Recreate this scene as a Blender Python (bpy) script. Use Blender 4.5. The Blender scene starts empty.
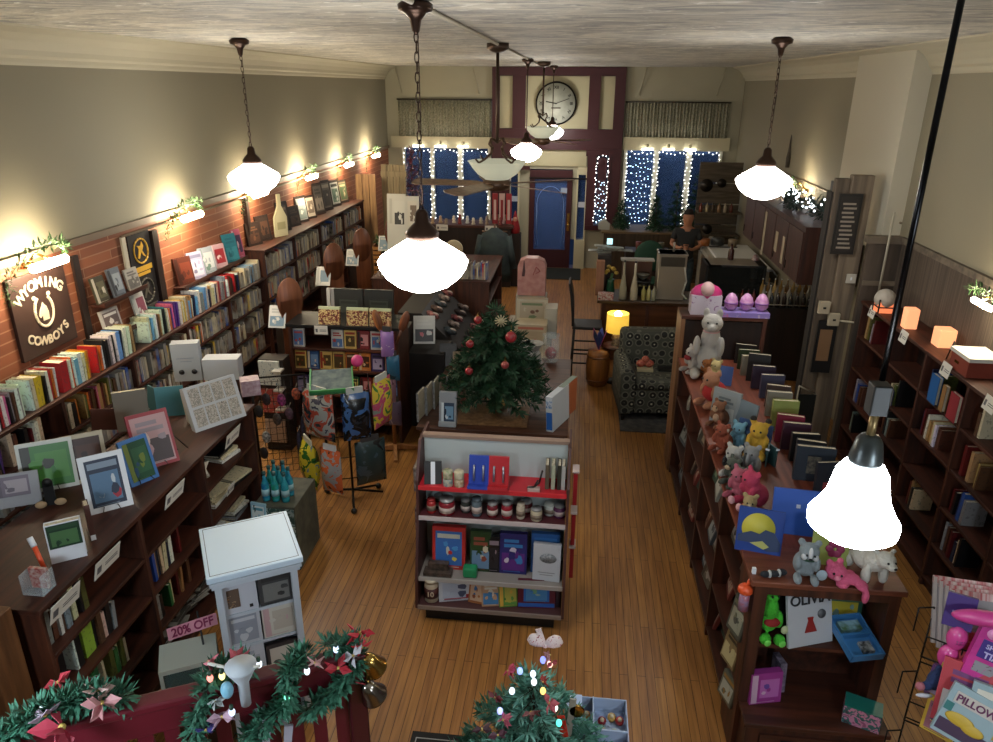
import bpy, math, random
from mathutils import Vector, Matrix, Euler
R = math.radians
random.seed(7)
S = bpy.context.scene
COL = S.collection

# ------------------------------------------------------------------ camera, world, exposure
CAM = Vector((0, 0, 3.9))
AX = (0.99384863, 0.04502874, -0.10117956)   # world X in (image right, image down, forward)
AY = (0.1106027, -0.35694507, 0.92755445)
AZ = (0.00565106, -0.93303946, -0.35972967)
F, CX, CY = 738.0, 496.5, 371.0
cd = bpy.data.cameras.new('camera'); cam = bpy.data.objects.new('camera', cd); COL.objects.link(cam)
cd.sensor_width = 36; cd.lens = F / 993 * 36; cd.clip_start = .05; cd.clip_end = 100
cam.matrix_world = Matrix(((AX[0], -AX[1], -AX[2], CAM.x), (AY[0], -AY[1], -AY[2], CAM.y), (AZ[0], -AZ[1], -AZ[2], CAM.z), (0, 0, 0, 1)))
S.camera = cam
S.view_settings.view_transform = 'Standard'; S.view_settings.look = 'None'
S.view_settings.gamma = 1; S.view_settings.exposure = 1.65
try:
    S.cycles.use_denoising = True; S.cycles.max_bounces = 6; S.cycles.diffuse_bounces = 3
    S.cycles.sample_clamp_indirect = 4; S.cycles.caustics_reflective = False; S.cycles.caustics_refractive = False
except Exception: pass
W = bpy.data.worlds.new('night'); S.world = W; W.use_nodes = True
W.node_tree.nodes['Background'].inputs[0].default_value = (.055, .12, .30, 1)
W.node_tree.nodes['Background'].inputs[1].default_value = .28

def ray(px, py):
    d = (px - CX, py - CY, F)
    return Vector([sum(a * b for a, b in zip(d, A)) for A in (AX, AY, AZ)])
def at(px, py, z):
    r = ray(px, py); return CAM + r * ((z - CAM.z) / r.z)
def aty(px, py, y):
    r = ray(px, py); return CAM + r * (y / r.y)
def atx(px, py, x):
    r = ray(px, py); return CAM + r * (x / r.x)

# ------------------------------------------------------------------ materials
def lin(h):
    if not isinstance(h, str): return tuple(h) + ((1,) if len(h) == 3 else ())
    c = [int(h[i:i + 2], 16) / 255 for i in (0, 2, 4)]
    return tuple(x / 12.92 if x <= .04045 else ((x + .055) / 1.055) ** 2.4 for x in c) + (1,)
_M = {}
def mat(col, rough=.6, metal=0, es=0, noise=None, bump=None, alpha=None, coat=0):
    """plain surface; noise=(scale, other colour, stretch) mottles it; bump=(scale, strength)"""
    key = (str(col), rough, metal, es, str(noise), str(bump), alpha, coat)
    if key in _M: return _M[key]
    m = bpy.data.materials.new('mat_%d' % len(_M)); m.use_nodes = True; nt = m.node_tree
    b = nt.nodes['Principled BSDF']; b.inputs['Roughness'].default_value = rough; b.inputs['Metallic'].default_value = metal
    c = lin(col); b.inputs['Base Color'].default_value = c
    if coat: b.inputs['Coat Weight'].default_value = coat
    if es:
        b.inputs['Emission Color'].default_value = c; b.inputs['Emission Strength'].default_value = es
    if alpha is not None: b.inputs['Alpha'].default_value = alpha
    if noise or bump:
        tc = nt.nodes.new('ShaderNodeTexCoord'); mp = nt.nodes.new('ShaderNodeMapping'); nt.links.new(tc.outputs['Object'], mp.inputs[0])
        if noise:
            mp.inputs['Scale'].default_value = noise[2] if len(noise) > 2 else (1, 1, 1)
            n = nt.nodes.new('ShaderNodeTexNoise'); n.inputs['Scale'].default_value = noise[0]; n.inputs['Detail'].default_value = 4
            nt.links.new(mp.outputs[0], n.inputs['Vector'])
            r = nt.nodes.new('ShaderNodeValToRGB'); r.color_ramp.elements[0].position = .35; r.color_ramp.elements[1].position = .65
            r.color_ramp.elements[0].color = c; r.color_ramp.elements[1].color = lin(noise[1])
            nt.links.new(n.outputs[0], r.inputs[0]); nt.links.new(r.outputs[0], b.inputs['Base Color'])
        if bump:
            n2 = nt.nodes.new('ShaderNodeTexNoise'); n2.inputs['Scale'].default_value = bump[0]; n2.inputs['Detail'].default_value = 3
            nt.links.new(mp.outputs[0], n2.inputs['Vector'])
            bp = nt.nodes.new('ShaderNodeBump'); bp.inputs['Strength'].default_value = bump[1]; bp.inputs['Distance'].default_value = .02
            nt.links.new(n2.outputs[0], bp.inputs['Height']); nt.links.new(bp.outputs[0], b.inputs['Normal'])
    _M[key] = m; return m
def art(cols, scale=12, seed=0, rough=.35, warp=1.0):
    """printed picture: irregular patches of several inks"""
    key = ('art', str(cols), scale, seed)
    if key in _M: return _M[key]
    m = bpy.data.materials.new('print_%d' % len(_M)); m.use_nodes = True; nt = m.node_tree
    b = nt.nodes['Principled BSDF']; b.inputs['Roughness'].default_value = rough
    tc = nt.nodes.new('ShaderNodeTexCoord'); mp = nt.nodes.new('ShaderNodeMapping'); nt.links.new(tc.outputs['Object'], mp.inputs[0])
    mp.inputs['Location'].default_value = (seed * 1.7, seed * 2.3, seed * .9)
    n = nt.nodes.new('ShaderNodeTexNoise'); n.inputs['Scale'].default_value = scale * 1.5; n.inputs['Detail'].default_value = 3.5; n.inputs['Distortion'].default_value = warp
    nt.links.new(mp.outputs[0], n.inputs['Vector'])
    r = nt.nodes.new('ShaderNodeValToRGB'); r.color_ramp.interpolation = 'CONSTANT'
    k = len(cols)
    while len(r.color_ramp.elements) < k: r.color_ramp.elements.new(.5)
    for i, c in enumerate(cols):
        r.color_ramp.elements[i].position = 0 if i == 0 else .36 + .28 * (i - 1) / max(1, k - 2)
        r.color_ramp.elements[i].color = lin(c)
    nt.links.new(n.outputs[0], r.inputs[0]); nt.links.new(r.outputs[0], b.inputs['Base Color'])
    m['cols'] = ','.join(cols); m['seed'] = int(seed); _M[key] = m; return m
def wood(c1, c2, rough=.45, stretch=(1, 1, .08), scale=22):
    return mat(c1, rough, noise=(scale, c2, stretch), bump=(40, .08))

WOOD = wood('482112', '2c1308', .55, (1, .06, 1)); WOODV = wood('4e2716', '2c140b', .55); WOODX = wood('4c2414', '30150b', .52, (.06, 1, 1))
DARKW = wood('24140e', '160c08', .5); REDW = mat('3c0a12', .5, bump=(30, .05)); REDRAIL = mat('520f1c', .42, bump=(20, .05))
IRON = mat('15110f', .45, .6); BLACK = mat('09090a', .5); WHITE = mat('d6dbe2', .45); CREAM = mat('c8c0a0', .6); STEEL = mat('a39a8c', .3, .45)
BRASS = mat('b08a4a', .25, 1); BRONZE = mat('3a2a22', .35, .8); PAGES = mat('cfc8b4', .8, noise=(90, 'a89f88', (1, 1, 9)))
CARD = mat('cfcdc4', .6); GLASS = mat('cfe0e8', .05, alpha=.22)
LAMP = mat((1, .96, .9), .3, es=9)
COOL = mat((.80, .91, 1), .3, es=25)

# ------------------------------------------------------------------ mesh builder
class MB:
    def __init__(s): s.v, s.f, s.m, s.s = [], [], [], []
    def add(s, v, f, m=0, sm=False, M=None):
        o = len(s.v); s.v += [tuple(M @ Vector(p)) if M else tuple(p) for p in v]
        for q in f: s.f.append([o + i for i in q]); s.m.append(m); s.s.append(sm)
        return s
    def box(s, a, b, m=0, M=None):
        x0, y0, z0 = [min(p, q) for p, q in zip(a, b)]; x1, y1, z1 = [max(p, q) for p, q in zip(a, b)]
        return s.add([(x0, y0, z0), (x1, y0, z0), (x1, y1, z0), (x0, y1, z0), (x0, y0, z1), (x1, y0, z1), (x1, y1, z1), (x0, y1, z1)],
                     [(0, 3, 2, 1), (4, 5, 6, 7), (0, 1, 5, 4), (1, 2, 6, 5), (2, 3, 7, 6), (3, 0, 4, 7)], m, False, M)
    def cb(s, c, d, m=0, M=None):
        return s.box([c[i] - d[i] / 2 for i in range(3)], [c[i] + d[i] / 2 for i in range(3)], m, M)
    def prism(s, pts, y0, y1, m=0, M=None):       # outline in XZ, extruded along Y
        n = len(pts); v = [(x, y0, z) for x, z in pts] + [(x, y1, z) for x, z in pts]
        return s.add(v, [list(range(n)), list(range(2 * n - 1, n - 1, -1))] + [(i, n + i, n + (i + 1) % n, (i + 1) % n) for i in range(n)], m, False, M)
    def lathe(s, prof, c=(0, 0, 0), n=20, m=0, M=None, sm=True):
        v = []; f = []
        for r, z in prof:
            for i in range(n):
                a = 2 * math.pi * i / n; v.append((c[0] + r * math.cos(a), c[1] + r * math.sin(a), c[2] + z))
        for k in range(len(prof) - 1):
            for i in range(n):
                j = (i + 1) % n; f.append((k * n + i, k * n + j, (k + 1) * n + j, (k + 1) * n + i))
        f.append(list(range(n - 1, -1, -1))); f.append([(len(prof) - 1) * n + i for i in range(n)])
        return s.add(v, f, m, sm, M)
    def cyl(s, p, q, r, r2=None, n=10, m=0, sm=True):
        p, q = Vector(p), Vector(q); d = q - p; M = Matrix.Translation(p) @ d.to_track_quat('Z', 'Y').to_matrix().to_4x4()
        return s.lathe([(r, 0), (r2 if r2 is not None else r, d.length)], n=n, m=m, M=M, sm=sm)
    def sph(s, c, r, n=12, k=8, m=0, M=None):
        if not hasattr(r, '__len__'): r = (r, r, r)
        prof = [(max(.001, math.sin(math.pi * i / k)), -math.cos(math.pi * i / k)) for i in range(k + 1)]
        T = Matrix.Translation(Vector(c)) @ Matrix.Diagonal((*r, 1)); T = M @ T if M else T
        return s.lathe(prof, n=n, m=m, M=T)
    def tube(s, pts, r, n=6, m=0):
        for a, b in zip(pts, pts[1:]):
            if (Vector(a) - Vector(b)).length > 1e-4: s.cyl(a, b, r, n=n, m=m)
        return s
    def build(s, name, mats, parent=None, loc=None, rot=None, bevel=0):
        me = bpy.data.meshes.new(name); me.from_pydata(s.v, [], s.f)
        for x in (mats if isinstance(mats, (list, tuple)) else [mats]): me.materials.append(x)
        me.polygons.foreach_set('material_index', s.m); me.polygons.foreach_set('use_smooth', s.s); me.update()
        o = bpy.data.objects.new(name, me); COL.objects.link(o); o.parent = parent
        if loc is not None: o.location = loc
        if rot is not None: o.rotation_euler = rot
        if bevel:
            b = o.modifiers.new('b', 'BEVEL'); b.width = bevel; b.segments = 2; b.limit_method = 'ANGLE'
        return o
def tag(o, label=None, cat=None, group=None, kind=None):
    if label: o['label'] = label
    if cat: o['category'] = cat
    if group: o['group'] = group
    if kind: o['kind'] = kind
    return o
def empty(name, loc, label, cat, group=None, rz=0):
    o = bpy.data.objects.new(name, None); COL.objects.link(o); o.location = loc; o.rotation_euler = (0, 0, rz); o.empty_display_size = .1
    return tag(o, label, cat, group)
def struct(name, mb, m, bevel=0): return tag(mb.build(name, m, bevel=bevel), kind='structure')
def kids(o): return [c for c in bpy.data.objects if c.parent == o]
def copy_tree(o, parent=None):
    c = o.copy(); COL.objects.link(c); c.parent = parent
    for ch in kids(o): copy_tree(ch, c)
    return c
def deco_mb(mb, w, h, cols, seed, x0=0, z0=0, y=-.001, first=0):
    rnd = random.Random(seed * 7 + int(w * 1000)); k = len(cols); c = lambda i: first + i % k; t = .0012
    style = rnd.randrange(4)
    def bx(a, b, p, q, i, d=1): mb.box((x0 + a * w, y - t * d, z0 + p * h), (x0 + b * w, y, z0 + q * h), c(i))
    bx(-.46, .46, .04, .96, 0)
    if style == 0: bx(-.40, .40, .78, .90, k - 1, 2); bx(-.38, .38, .12, .70, 1, 2)
    elif style == 1: bx(-.42, .42, .08, .52, 1, 2); bx(-.34, .34, .66, .74, k - 1, 2); bx(-.34, .2, .78, .86, k - 1, 2)
    elif style == 2: bx(-.46, -.28, .04, .96, k - 1, 2); bx(-.20, .40, .20, .80, 1, 2)
    else: bx(-.40, .40, .10, .90, 1, 2); bx(-.34, .34, .74, .84, k - 1, 3)
    for j in range(rnd.randint(3, 6)):
        cx_, cz_ = rnd.uniform(-.24, .26), rnd.uniform(.2, .6); a, b_ = rnd.uniform(.05, .15), rnd.uniform(.05, .14); n = rnd.choice((5, 7, 9, 12)); pts = []
        for q in range(n):
            an = 2 * math.pi * q / n; rr = rnd.uniform(.7, 1.15); pts.append((x0 + (cx_ + a * rr * math.cos(an)) * w, z0 + (cz_ + b_ * rr * math.sin(an)) * h))
        mb.prism(pts, y - t * (3 + j * .5), y, c(2 + j))
    for j in range(3): bx(-.36, rnd.uniform(.0, .34), .055 + .0 * j, .068, k - 1, 2)
def deco(parent, w, h, m, x0=0, z0=0, y=-.001, name='printed_cover'):
    cols = m['cols'].split(','); mb = MB(); deco_mb(mb, w, h, cols, m['seed'], x0, z0, y)
    return mb.build(name, [mat(c, .4) for c in cols], parent)
def text(s, size, m, parent, loc, rot=(R(90), 0, 0), name='lettering', ext=.002, align='CENTER', sx=1):
    c = bpy.data.curves.new(name, 'FONT'); c.body = s; c.size = size; c.extrude = ext; c.align_x = align; c.align_y = 'CENTER'; c.offset = size * .018
    t = bpy.data.objects.new(name, c); COL.objects.link(t)
    me = bpy.data.meshes.new_from_object(t.evaluated_get(bpy.context.evaluated_depsgraph_get())); bpy.data.objects.remove(t)
    me.materials.clear(); me.materials.append(m)
    o = bpy.data.objects.new(name, me); COL.objects.link(o); o.parent = parent; o.location = loc; o.rotation_euler = rot; o.scale = (sx, 1, 1)
    return o
def arc_text(s, size, m, parent, c, rad, a0, a1, flip=False, name='lettering'):
    mb = bpy.data.meshes.new(name); vs = []; fs = []
    n = len(s)
    for i, ch in enumerate(s):
        if ch == ' ': continue
        a = R(a0 + (a1 - a0) * (i + .5) / n)
        cu = bpy.data.curves.new('x', 'FONT'); cu.body = ch; cu.size = size; cu.extrude = .002; cu.align_x = 'CENTER'; cu.align_y = 'CENTER'; cu.offset = size * .03
        t = bpy.data.objects.new('x', cu); COL.objects.link(t)
        me = bpy.data.meshes.new_from_object(t.evaluated_get(bpy.context.evaluated_depsgraph_get())); bpy.data.objects.remove(t)
        rot = a + R(90) if flip else a - R(90)
        M = Matrix.Translation((c[0] + rad * math.cos(a), c[1], c[2] + rad * math.sin(a))) @ Matrix.Rotation(-rot, 4, 'Y') @ Matrix.Rotation(R(90), 4, 'X')
        o = len(vs); vs += [tuple(M @ v.co) for v in me.vertices]; fs += [[o + k for k in p.vertices] for p in me.polygons]
        bpy.data.meshes.remove(me)
    mb.from_pydata(vs, [], fs); mb.materials.append(m)
    o = bpy.data.objects.new(name, mb); COL.objects.link(o); o.parent = parent
    return o

# ------------------------------------------------------------------ THE SETTING
XL, XR, YB, ZC = -4.32, 3.30, 16.88, 4.30
def floor_mat():
    m = bpy.data.materials.new('maple_floor'); m.use_nodes = True; nt = m.node_tree; b = nt.nodes['Principled BSDF']
    tc = nt.nodes.new('ShaderNodeTexCoord'); mp = nt.nodes.new('ShaderNodeMapping'); mp.inputs['Rotation'].default_value = (0, 0, R(90))
    nt.links.new(tc.outputs['Object'], mp.inputs[0])
    br = nt.nodes.new('ShaderNodeTexBrick'); br.offset = .37; br.inputs['Scale'].default_value = 1
    br.inputs['Brick Width'].default_value = 1.4; br.inputs['Row Height'].default_value = .062; br.inputs['Mortar Size'].default_value = .0022; br.inputs['Bias'].default_value = 0
    br.inputs['Color1'].default_value = lin('aa7a41'); br.inputs['Color2'].default_value = lin('97683a'); br.inputs['Mortar'].default_value = lin('4a2a12')
    nt.links.new(mp.outputs[0], br.inputs['Vector'])
    m2 = nt.nodes.new('ShaderNodeMapping'); m2.inputs['Scale'].default_value = (14, .7, 1); nt.links.new(tc.outputs['Object'], m2.inputs[0])
    n = nt.nodes.new('ShaderNodeTexNoise'); n.inputs['Scale'].default_value = 3; n.inputs['Detail'].default_value = 5; nt.links.new(m2.outputs[0], n.inputs['Vector'])
    r = nt.nodes.new('ShaderNodeValToRGB'); r.color_ramp.elements[0].color = (.62, .56, .5, 1); r.color_ramp.elements[1].color = (1.15, 1.12, 1.05, 1)
    r.color_ramp.elements[0].position = .3; r.color_ramp.elements[1].position = .7
    nt.links.new(n.outputs[0], r.inputs[0])
    mx = nt.nodes.new('ShaderNodeMix'); mx.data_type = 'RGBA'; mx.blend_type = 'MULTIPLY'; mx.inputs[0].default_value = 1
    nt.links.new(br.outputs[0], mx.inputs[6]); nt.links.new(r.outputs[0], mx.inputs[7]); nt.links.new(mx.outputs[2], b.inputs['Base Color'])
    b.inputs['Roughness'].default_value = .38
    return m
def brick_mat():
    m = bpy.data.materials.new('brick'); m.use_nodes = True; nt = m.node_tree; b = nt.nodes['Principled BSDF']
    tc = nt.nodes.new('ShaderNodeTexCoord'); sp = nt.nodes.new('ShaderNodeSeparateXYZ'); cb = nt.nodes.new('ShaderNodeCombineXYZ')
    nt.links.new(tc.outputs['Object'], sp.inputs[0]); nt.links.new(sp.outputs[1], cb.inputs[0]); nt.links.new(sp.outputs[2], cb.inputs[1])
    br = nt.nodes.new('ShaderNodeTexBrick'); br.inputs['Scale'].default_value = 1; br.inputs['Brick Width'].default_value = .85; br.inputs['Row Height'].default_value = .085
    br.inputs['Mortar Size'].default_value = .006
    br.inputs['Color1'].default_value = lin('8a4f30'); br.inputs['Color2'].default_value = lin('6e3a22'); br.inputs['Mortar'].default_value = lin('94664a')
    nt.links.new(cb.outputs[0], br.inputs['Vector']); nt.links.new(br.outputs[0], b.inputs['Base Color']); b.inputs['Roughness'].default_value = .7
    bp = nt.nodes.new('ShaderNodeBump'); bp.inputs['Strength'].default_value = .5; bp.invert = True; nt.links.new(br.outputs[1], bp.inputs['Height']); nt.links.new(bp.outputs[0], b.inputs['Normal'])
    return m
def ceil_mat():
    m = bpy.data.materials.new('old_ceiling'); m.use_nodes = True; nt = m.node_tree; b = nt.nodes['Principled BSDF']
    tc = nt.nodes.new('ShaderNodeTexCoord'); mpc = nt.nodes.new('ShaderNodeMapping'); mpc.inputs['Scale'].default_value = (1.0, 2.4, 1); nt.links.new(tc.outputs['Object'], mpc.inputs[0])
    n = nt.nodes.new('ShaderNodeTexNoise'); n.inputs['Scale'].default_value = 1.6; n.inputs['Detail'].default_value = 9; n.inputs['Roughness'].default_value = .68; n.inputs['Distortion'].default_value = 1.8
    n2 = nt.nodes.new('ShaderNodeTexNoise'); n2.inputs['Scale'].default_value = 5; n2.inputs['Detail'].default_value = 6; n2.inputs['Distortion'].default_value = 1.5
    for q in (n, n2): nt.links.new(mpc.outputs[0], q.inputs['Vector'])
    r = nt.nodes.new('ShaderNodeValToRGB'); r.color_ramp.elements[0].color = lin('989794'); r.color_ramp.elements[1].color = lin('d2cdbf')
    r.color_ramp.elements[0].position = .4; r.color_ramp.elements[1].position = .58
    nt.links.new(n.outputs[0], r.inputs[0]); 
    r2 = nt.nodes.new('ShaderNodeValToRGB'); r2.color_ramp.elements[0].position = .62; r2.color_ramp.elements[1].position = .68
    r2.color_ramp.elements[0].color = (0, 0, 0, 1); nt.links.new(n2.outputs[0], r2.inputs[0])
    mx = nt.nodes.new('ShaderNodeMix'); mx.data_type = 'RGBA'; nt.links.new(r2.outputs[0], mx.inputs[0]); nt.links.new(r.outputs[0], mx.inputs[6]); mx.inputs[7].default_value = lin('f2f0e8')
    nt.links.new(mx.outputs[2], b.inputs['Base Color']); b.inputs['Roughness'].default_value = .6
    bp = nt.nodes.new('ShaderNodeBump'); bp.inputs['Strength'].default_value = 1; bp.inputs['Distance'].default_value = .07; nt.links.new(n2.outputs[0], bp.inputs['Height']); nt.links.new(bp.outputs[0], b.inputs['Normal'])
    return m
PAINT = mat('867f6b', .75, bump=(6, .05)); PAINTB = mat('aba690', .75); BRICK = brick_mat()
WAINS = wood('5a4e43', '3a322b', .7, (1, 8, .12), 9)
struct('floor', MB().box((XL - .3, -2.5, -.1), (XR + .8, YB + .3, 0)), floor_mat())
struct('ceiling', MB().box((XL - .3, -2.5, ZC), (XR + .8, YB + .3, ZC + .1)), ceil_mat())
struct('wall_left', MB().box((XL - .2, -2.5, 2.62), (XL, YB, ZC)).box((XL - .2, -2.5, 0), (XL, YB, 2.62), 1), [PAINT, BRICK])
struct('wall_right', MB().box((XR, -2.5, 2.46), (XR + .2, YB, ZC)).box((XR, 8.0, 0), (XR + .2, YB, 2.46)).box((XR, -2.5, 0), (XR + .2, 8.0, 2.46), 1), [PAINT, WAINS])
struct('wall_front', MB().box((XL - .2, -2.7, 0), (XR + .2, -2.5, ZC)), PAINT)
# cove mouldings
def cove(x, sgn):
    mb = MB(); prof = [(0, 4.03), (.012, 4.05), (.02, 4.08), (.045, 4.10), (.06, 4.14), (.11, 4.20), (.18, 4.25), (.27, 4.285), (.28, 4.301), (0, 4.301)]
    return mb.prism([(x + sgn * a, z) for a, z in prof], -2.5, YB)
COVE = mat('aca58e', .6)
struct('trim_1', cove(XL, 1), COVE); struct('trim_2', cove(XR, -1), COVE)
struct('trim_3', MB().box((XL, -2.4, 2.60), (XL + .035, YB, 2.66)), mat('6b5a48', .6))
struct('trim_4', MB().box((XR - .04, -2.4, 2.44), (XR, 7.9, 2.50)), mat('6e6355', .6, noise=(14, '4d443b')))
struct('trim_5', MB().box((2.98, 7.92, 0), (XR, 8.0, 2.42)).box((2.96, 7.9, 2.42), (XR, 8.02, 2.49), 1).box((2.98, 7.905, 1.98), (XR, 7.92, 2.03), 1), [WAINS, mat('6e6355', .6)])
struct('trim_6', MB().box((3.12, 8.02, 2.3), (XR, 9.6, ZC)), mat('b9b3a0', .75))
# ceiling conduit
struct('trim_7', MB().cyl((-.86, 3.2, 4.285), (-.86, 16.8, 4.285), .014), mat('b5ad9c', .5))
# landing under the red rail (below the picture)
struct('floor_landing', MB().box((XL, -2.4, 0), (-.80, 1.6, .55)), wood('5a3a20', '3e2613'))

# back wall with its openings: two shop windows, two curtained transoms, entry with door, sidelights
mb = MB()
def wallrect(x0, x1, z0, z1, m=0, y=YB, t=.2): mb.box((x0, y, z0), (x1, y + t, z1), m)
wallrect(XL - .2, -4.0, 0, ZC); wallrect(-4.0, -1.98, 0, 1.0); wallrect(-4.0, -1.98, 2.62, 2.86); wallrect(-4.0, -1.98, 3.62, ZC); wallrect(-1.98, -1.58, 0, ZC)
wallrect(-1.58, .66, 2.6, ZC); wallrect(.66, .92, 0, ZC); wallrect(.92, 3.0, 0, 1.0); wallrect(.92, 3.0, 2.62, 2.90); wallrect(.92, 3.0, 3.60, ZC); wallrect(3.0, XR + .2, 0, ZC)
wallrect(-1.58, -1.36, 0, 0.7); wallrect(-.06, .14, 0, .66); wallrect(.14, .66, 0, 1.0); wallrect(.14, .33, 1, 2.6); wallrect(.60, .66, 1, 2.6)
wallrect(-1.36, -.06, 2.2, 2.6)
wallrect(-1.58, -1.56, 0.7, 2.6); wallrect(-1.36, -1.12, 0, 2.2); wallrect(-.17, -.06, .66, 2.2); wallrect(-1.56, -1.36, 2.12, 2.6); wallrect(-.06, .14, 2.14, 2.6); wallrect(.33, .60, 2.54, 2.6)
struct('wall_back', mb, PAINTB)
# dark red timber framing of the entry bay
mb = MB(); yy = YB - .10
for x0, x1, z0, z1 in ((-1.96, -1.80, 2.62, 4.26), (-1.52, -1.24, 2.4, 4.26), (.10, .34, 2.5, 4.26), (.64, .86, .9, 4.26), (-1.96, .86, 4.12, 4.29), (-1.96, .86, 2.62, 3.05), (-1.96, -1.56, 1.2, 2.62),
                       (.14, .33, .9, 2.6), (-1.34, -1.12, 2.19, 2.26), (.60, .64, .9, 2.62), (.14, .86, 2.52, 2.64), (.14, .86, .9, 1.0)):
    yy -= .004; mb.box((x0, yy, z0), (x1, YB - .001, z1))
struct('trim_8', mb, REDW)
mb = MB().box((-1.24, YB - .04, 3.06), (.10, YB + .001, 4.11)).box((-1.8, YB - .04, 3.06), (-1.52, YB, 4.11)).box((.34, YB - .04, 3.06), (.64, YB, 4.11)).box((-1.24, YB - .04, 2.27), (.12, YB, 2.62))
struct('trim_9', mb, mat('b8b08f', .7))
# cream casings
mb = MB()
for x0, x1, z0, z1 in ((-4.22, -1.97, 2.62, 2.86), (.88, 3.12, 2.64, 2.90), (-1.58, -1.54, .0, 2.2), (-1.38, -1.34, .0, 2.2), (-.08, -.04, 0, 2.2), (.12, .16, 0, 2.2), (-1.58, -1.34, 0, .7), (-.08, .16, 0, .66), (-1.56, -1.36, 2.1, 2.26), (-.06, .14, 2.1, 2.26)):
    yy -= .002; mb.box((x0, yy + .07, z0), (x1, YB - .001, z1))
struct('trim_10', mb, CREAM)
mb = MB()
for a, b in ((-3.99, -3.93), (-3.35, -3.27), (-2.73, -2.62), (-2.06, -1.99)): mb.box((a, YB - .06, 1.0), (b, YB + .05, 2.64))
for a, b in ((.92, .99), (1.56, 1.66), (2.25, 2.36), (2.93, 3.0)): mb.box((a, YB - .06, 1.0), (b, YB + .05, 2.64))
struct('trim_11', mb, mat('cfccbc', .5), bevel=.004)
mb = MB()
for x in (-3.95, -2.25, 1.15, 2.75): mb.cyl((x, YB - .02, 3.75), (x + (.12 if x > 0 else -.12), YB - .10, 4.28), .012)
struct('trim_12', mb, COVE)
PANE = mat('5b7fc0', .08, alpha=.25)
k = 1
for x0, x1, z0, z1 in ((-3.93, -3.35, 1, 2.62), (-3.27, -2.73, 1, 2.62), (-2.62, -2.06, 1, 2.62), (.99, 1.56, 1, 2.62), (1.66, 2.25, 1, 2.62), (2.36, 2.93, 1, 2.62),
                       (-4.0, -1.98, 2.86, 3.62), (.92, 3.0, 2.9, 3.6), (-1.56, -1.36, .7, 2.12), (-.06, .14, .66, 2.14), (.33, .60, 1, 2.54)):
    struct('window_%d' % k, MB().box((x0, YB + .06, z0), (x1, YB + .07, z1)), PANE); k += 1
# door
d = tag(MB().box((-1.12, YB - .05, 0), (-1.0, YB, 2.18)).box((-.29, YB - .05, 0), (-.17, YB, 2.18)).box((-1.0, YB - .05, 0), (-.29, YB, .42)).box((-1.0, YB - .05, 1.98), (-.29, YB, 2.18)).build('door_1', REDW, bevel=.005), kind='structure')
MB().box((-1.0, YB - .03, .42), (-.29, YB - .02, 1.98)).build('door_glass', mat('4f6eae', .25, alpha=.55), d)
MB().cyl((-.23, YB - .05, 1.0), (-.23, YB - .1, 1.0), .02).sph((-.23, YB - .12, 1.0), .035).box((-.26, YB - .06, .85), (-.2, YB - .05, 1.25)).build('door_handle', BRASS, d)
mb = MB(); pts = [(-.645 + .30 * math.cos(R(a)), YB - .032, 1.45 + .38 * math.sin(R(a))) for a in range(0, 181, 15)]
mb.tube([(-.345, YB - .032, .5)] + pts + [(-.945, YB - .032, .5)], .006); mb.build('glass_etching', mat('8fa6cc', .4), d)
MB().box((-1.12, YB - .12, 2.0), (.18, YB - .09, 2.03)).build('push_bar', IRON, d)
# night street behind the glass
struct('floor_street', MB().box((-12, YB + .4, -.15), (12, YB + 12, -.05)), mat('20242c', .6))
struct('wall_street', MB().box((-12, YB + 12, -.1), (12, YB + 12.3, 1.6)).box((-5, YB + 11.5, 0), (-1, YB + 12, 2.3)), mat('1c2c4c', .8, noise=(2, '0f1830')))
tag(MB().box((-1.15, 15.7, 0), (.1, 16.75, .015)).build('door_mat', mat('1d211c', .9, noise=(80, '12140f'))), 'dark door mat lying in front of the red entry door', 'mat')

# ------------------------------------------------------------------ BOOKS
def book_cover():
    m = bpy.data.materials.new('book_cover'); m.use_nodes = True; nt = m.node_tree; b = nt.nodes['Principled BSDF']
    oi = nt.nodes.new('ShaderNodeObjectInfo'); tc = nt.nodes.new('ShaderNodeTexCoord')
    ad = nt.nodes.new('ShaderNodeVectorMath'); ad.operation = 'ADD'
    cx = nt.nodes.new('ShaderNodeCombineXYZ'); mu = nt.nodes.new('ShaderNodeMath'); mu.operation = 'MULTIPLY'; mu.inputs[1].default_value = 31
    nt.links.new(oi.outputs['Random'], mu.inputs[0])
    for i in range(3): nt.links.new(mu.outputs[0], cx.inputs[i])
    nt.links.new(tc.outputs['Object'], ad.inputs[0]); nt.links.new(cx.outputs[0], ad.inputs[1])
    n = nt.nodes.new('ShaderNodeTexNoise'); n.inputs['Scale'].default_value = 48; n.inputs['Detail'].default_value = 1
    nt.links.new(ad.outputs[0], n.inputs['Vector'])
    r = nt.nodes.new('ShaderNodeValToRGB'); r.color_ramp.interpolation = 'CONSTANT'; r.color_ramp.elements[0].color = (0, 0, 0, 1); r.color_ramp.elements[1].position = .62; r.color_ramp.elements[1].color = (.6, .6, .6, 1)
    nt.links.new(n.outputs[0], r.inputs[0])
    inv = nt.nodes.new('ShaderNodeHueSaturation'); inv.inputs['Saturation'].default_value = .7; inv.inputs['Value'].default_value = .38
    nt.links.new(oi.outputs['Color'], inv.inputs['Color'])
    mx = nt.nodes.new('ShaderNodeMix'); mx.data_type = 'RGBA'; nt.links.new(r.outputs[0], mx.inputs[0]); nt.links.new(oi.outputs['Color'], mx.inputs[6]); nt.links.new(inv.outputs[0], mx.inputs[7])
    nt.links.new(mx.outputs[2], b.inputs['Base Color']); b.inputs['Roughness'].default_value = .45
    return m
BC = book_cover()
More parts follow.
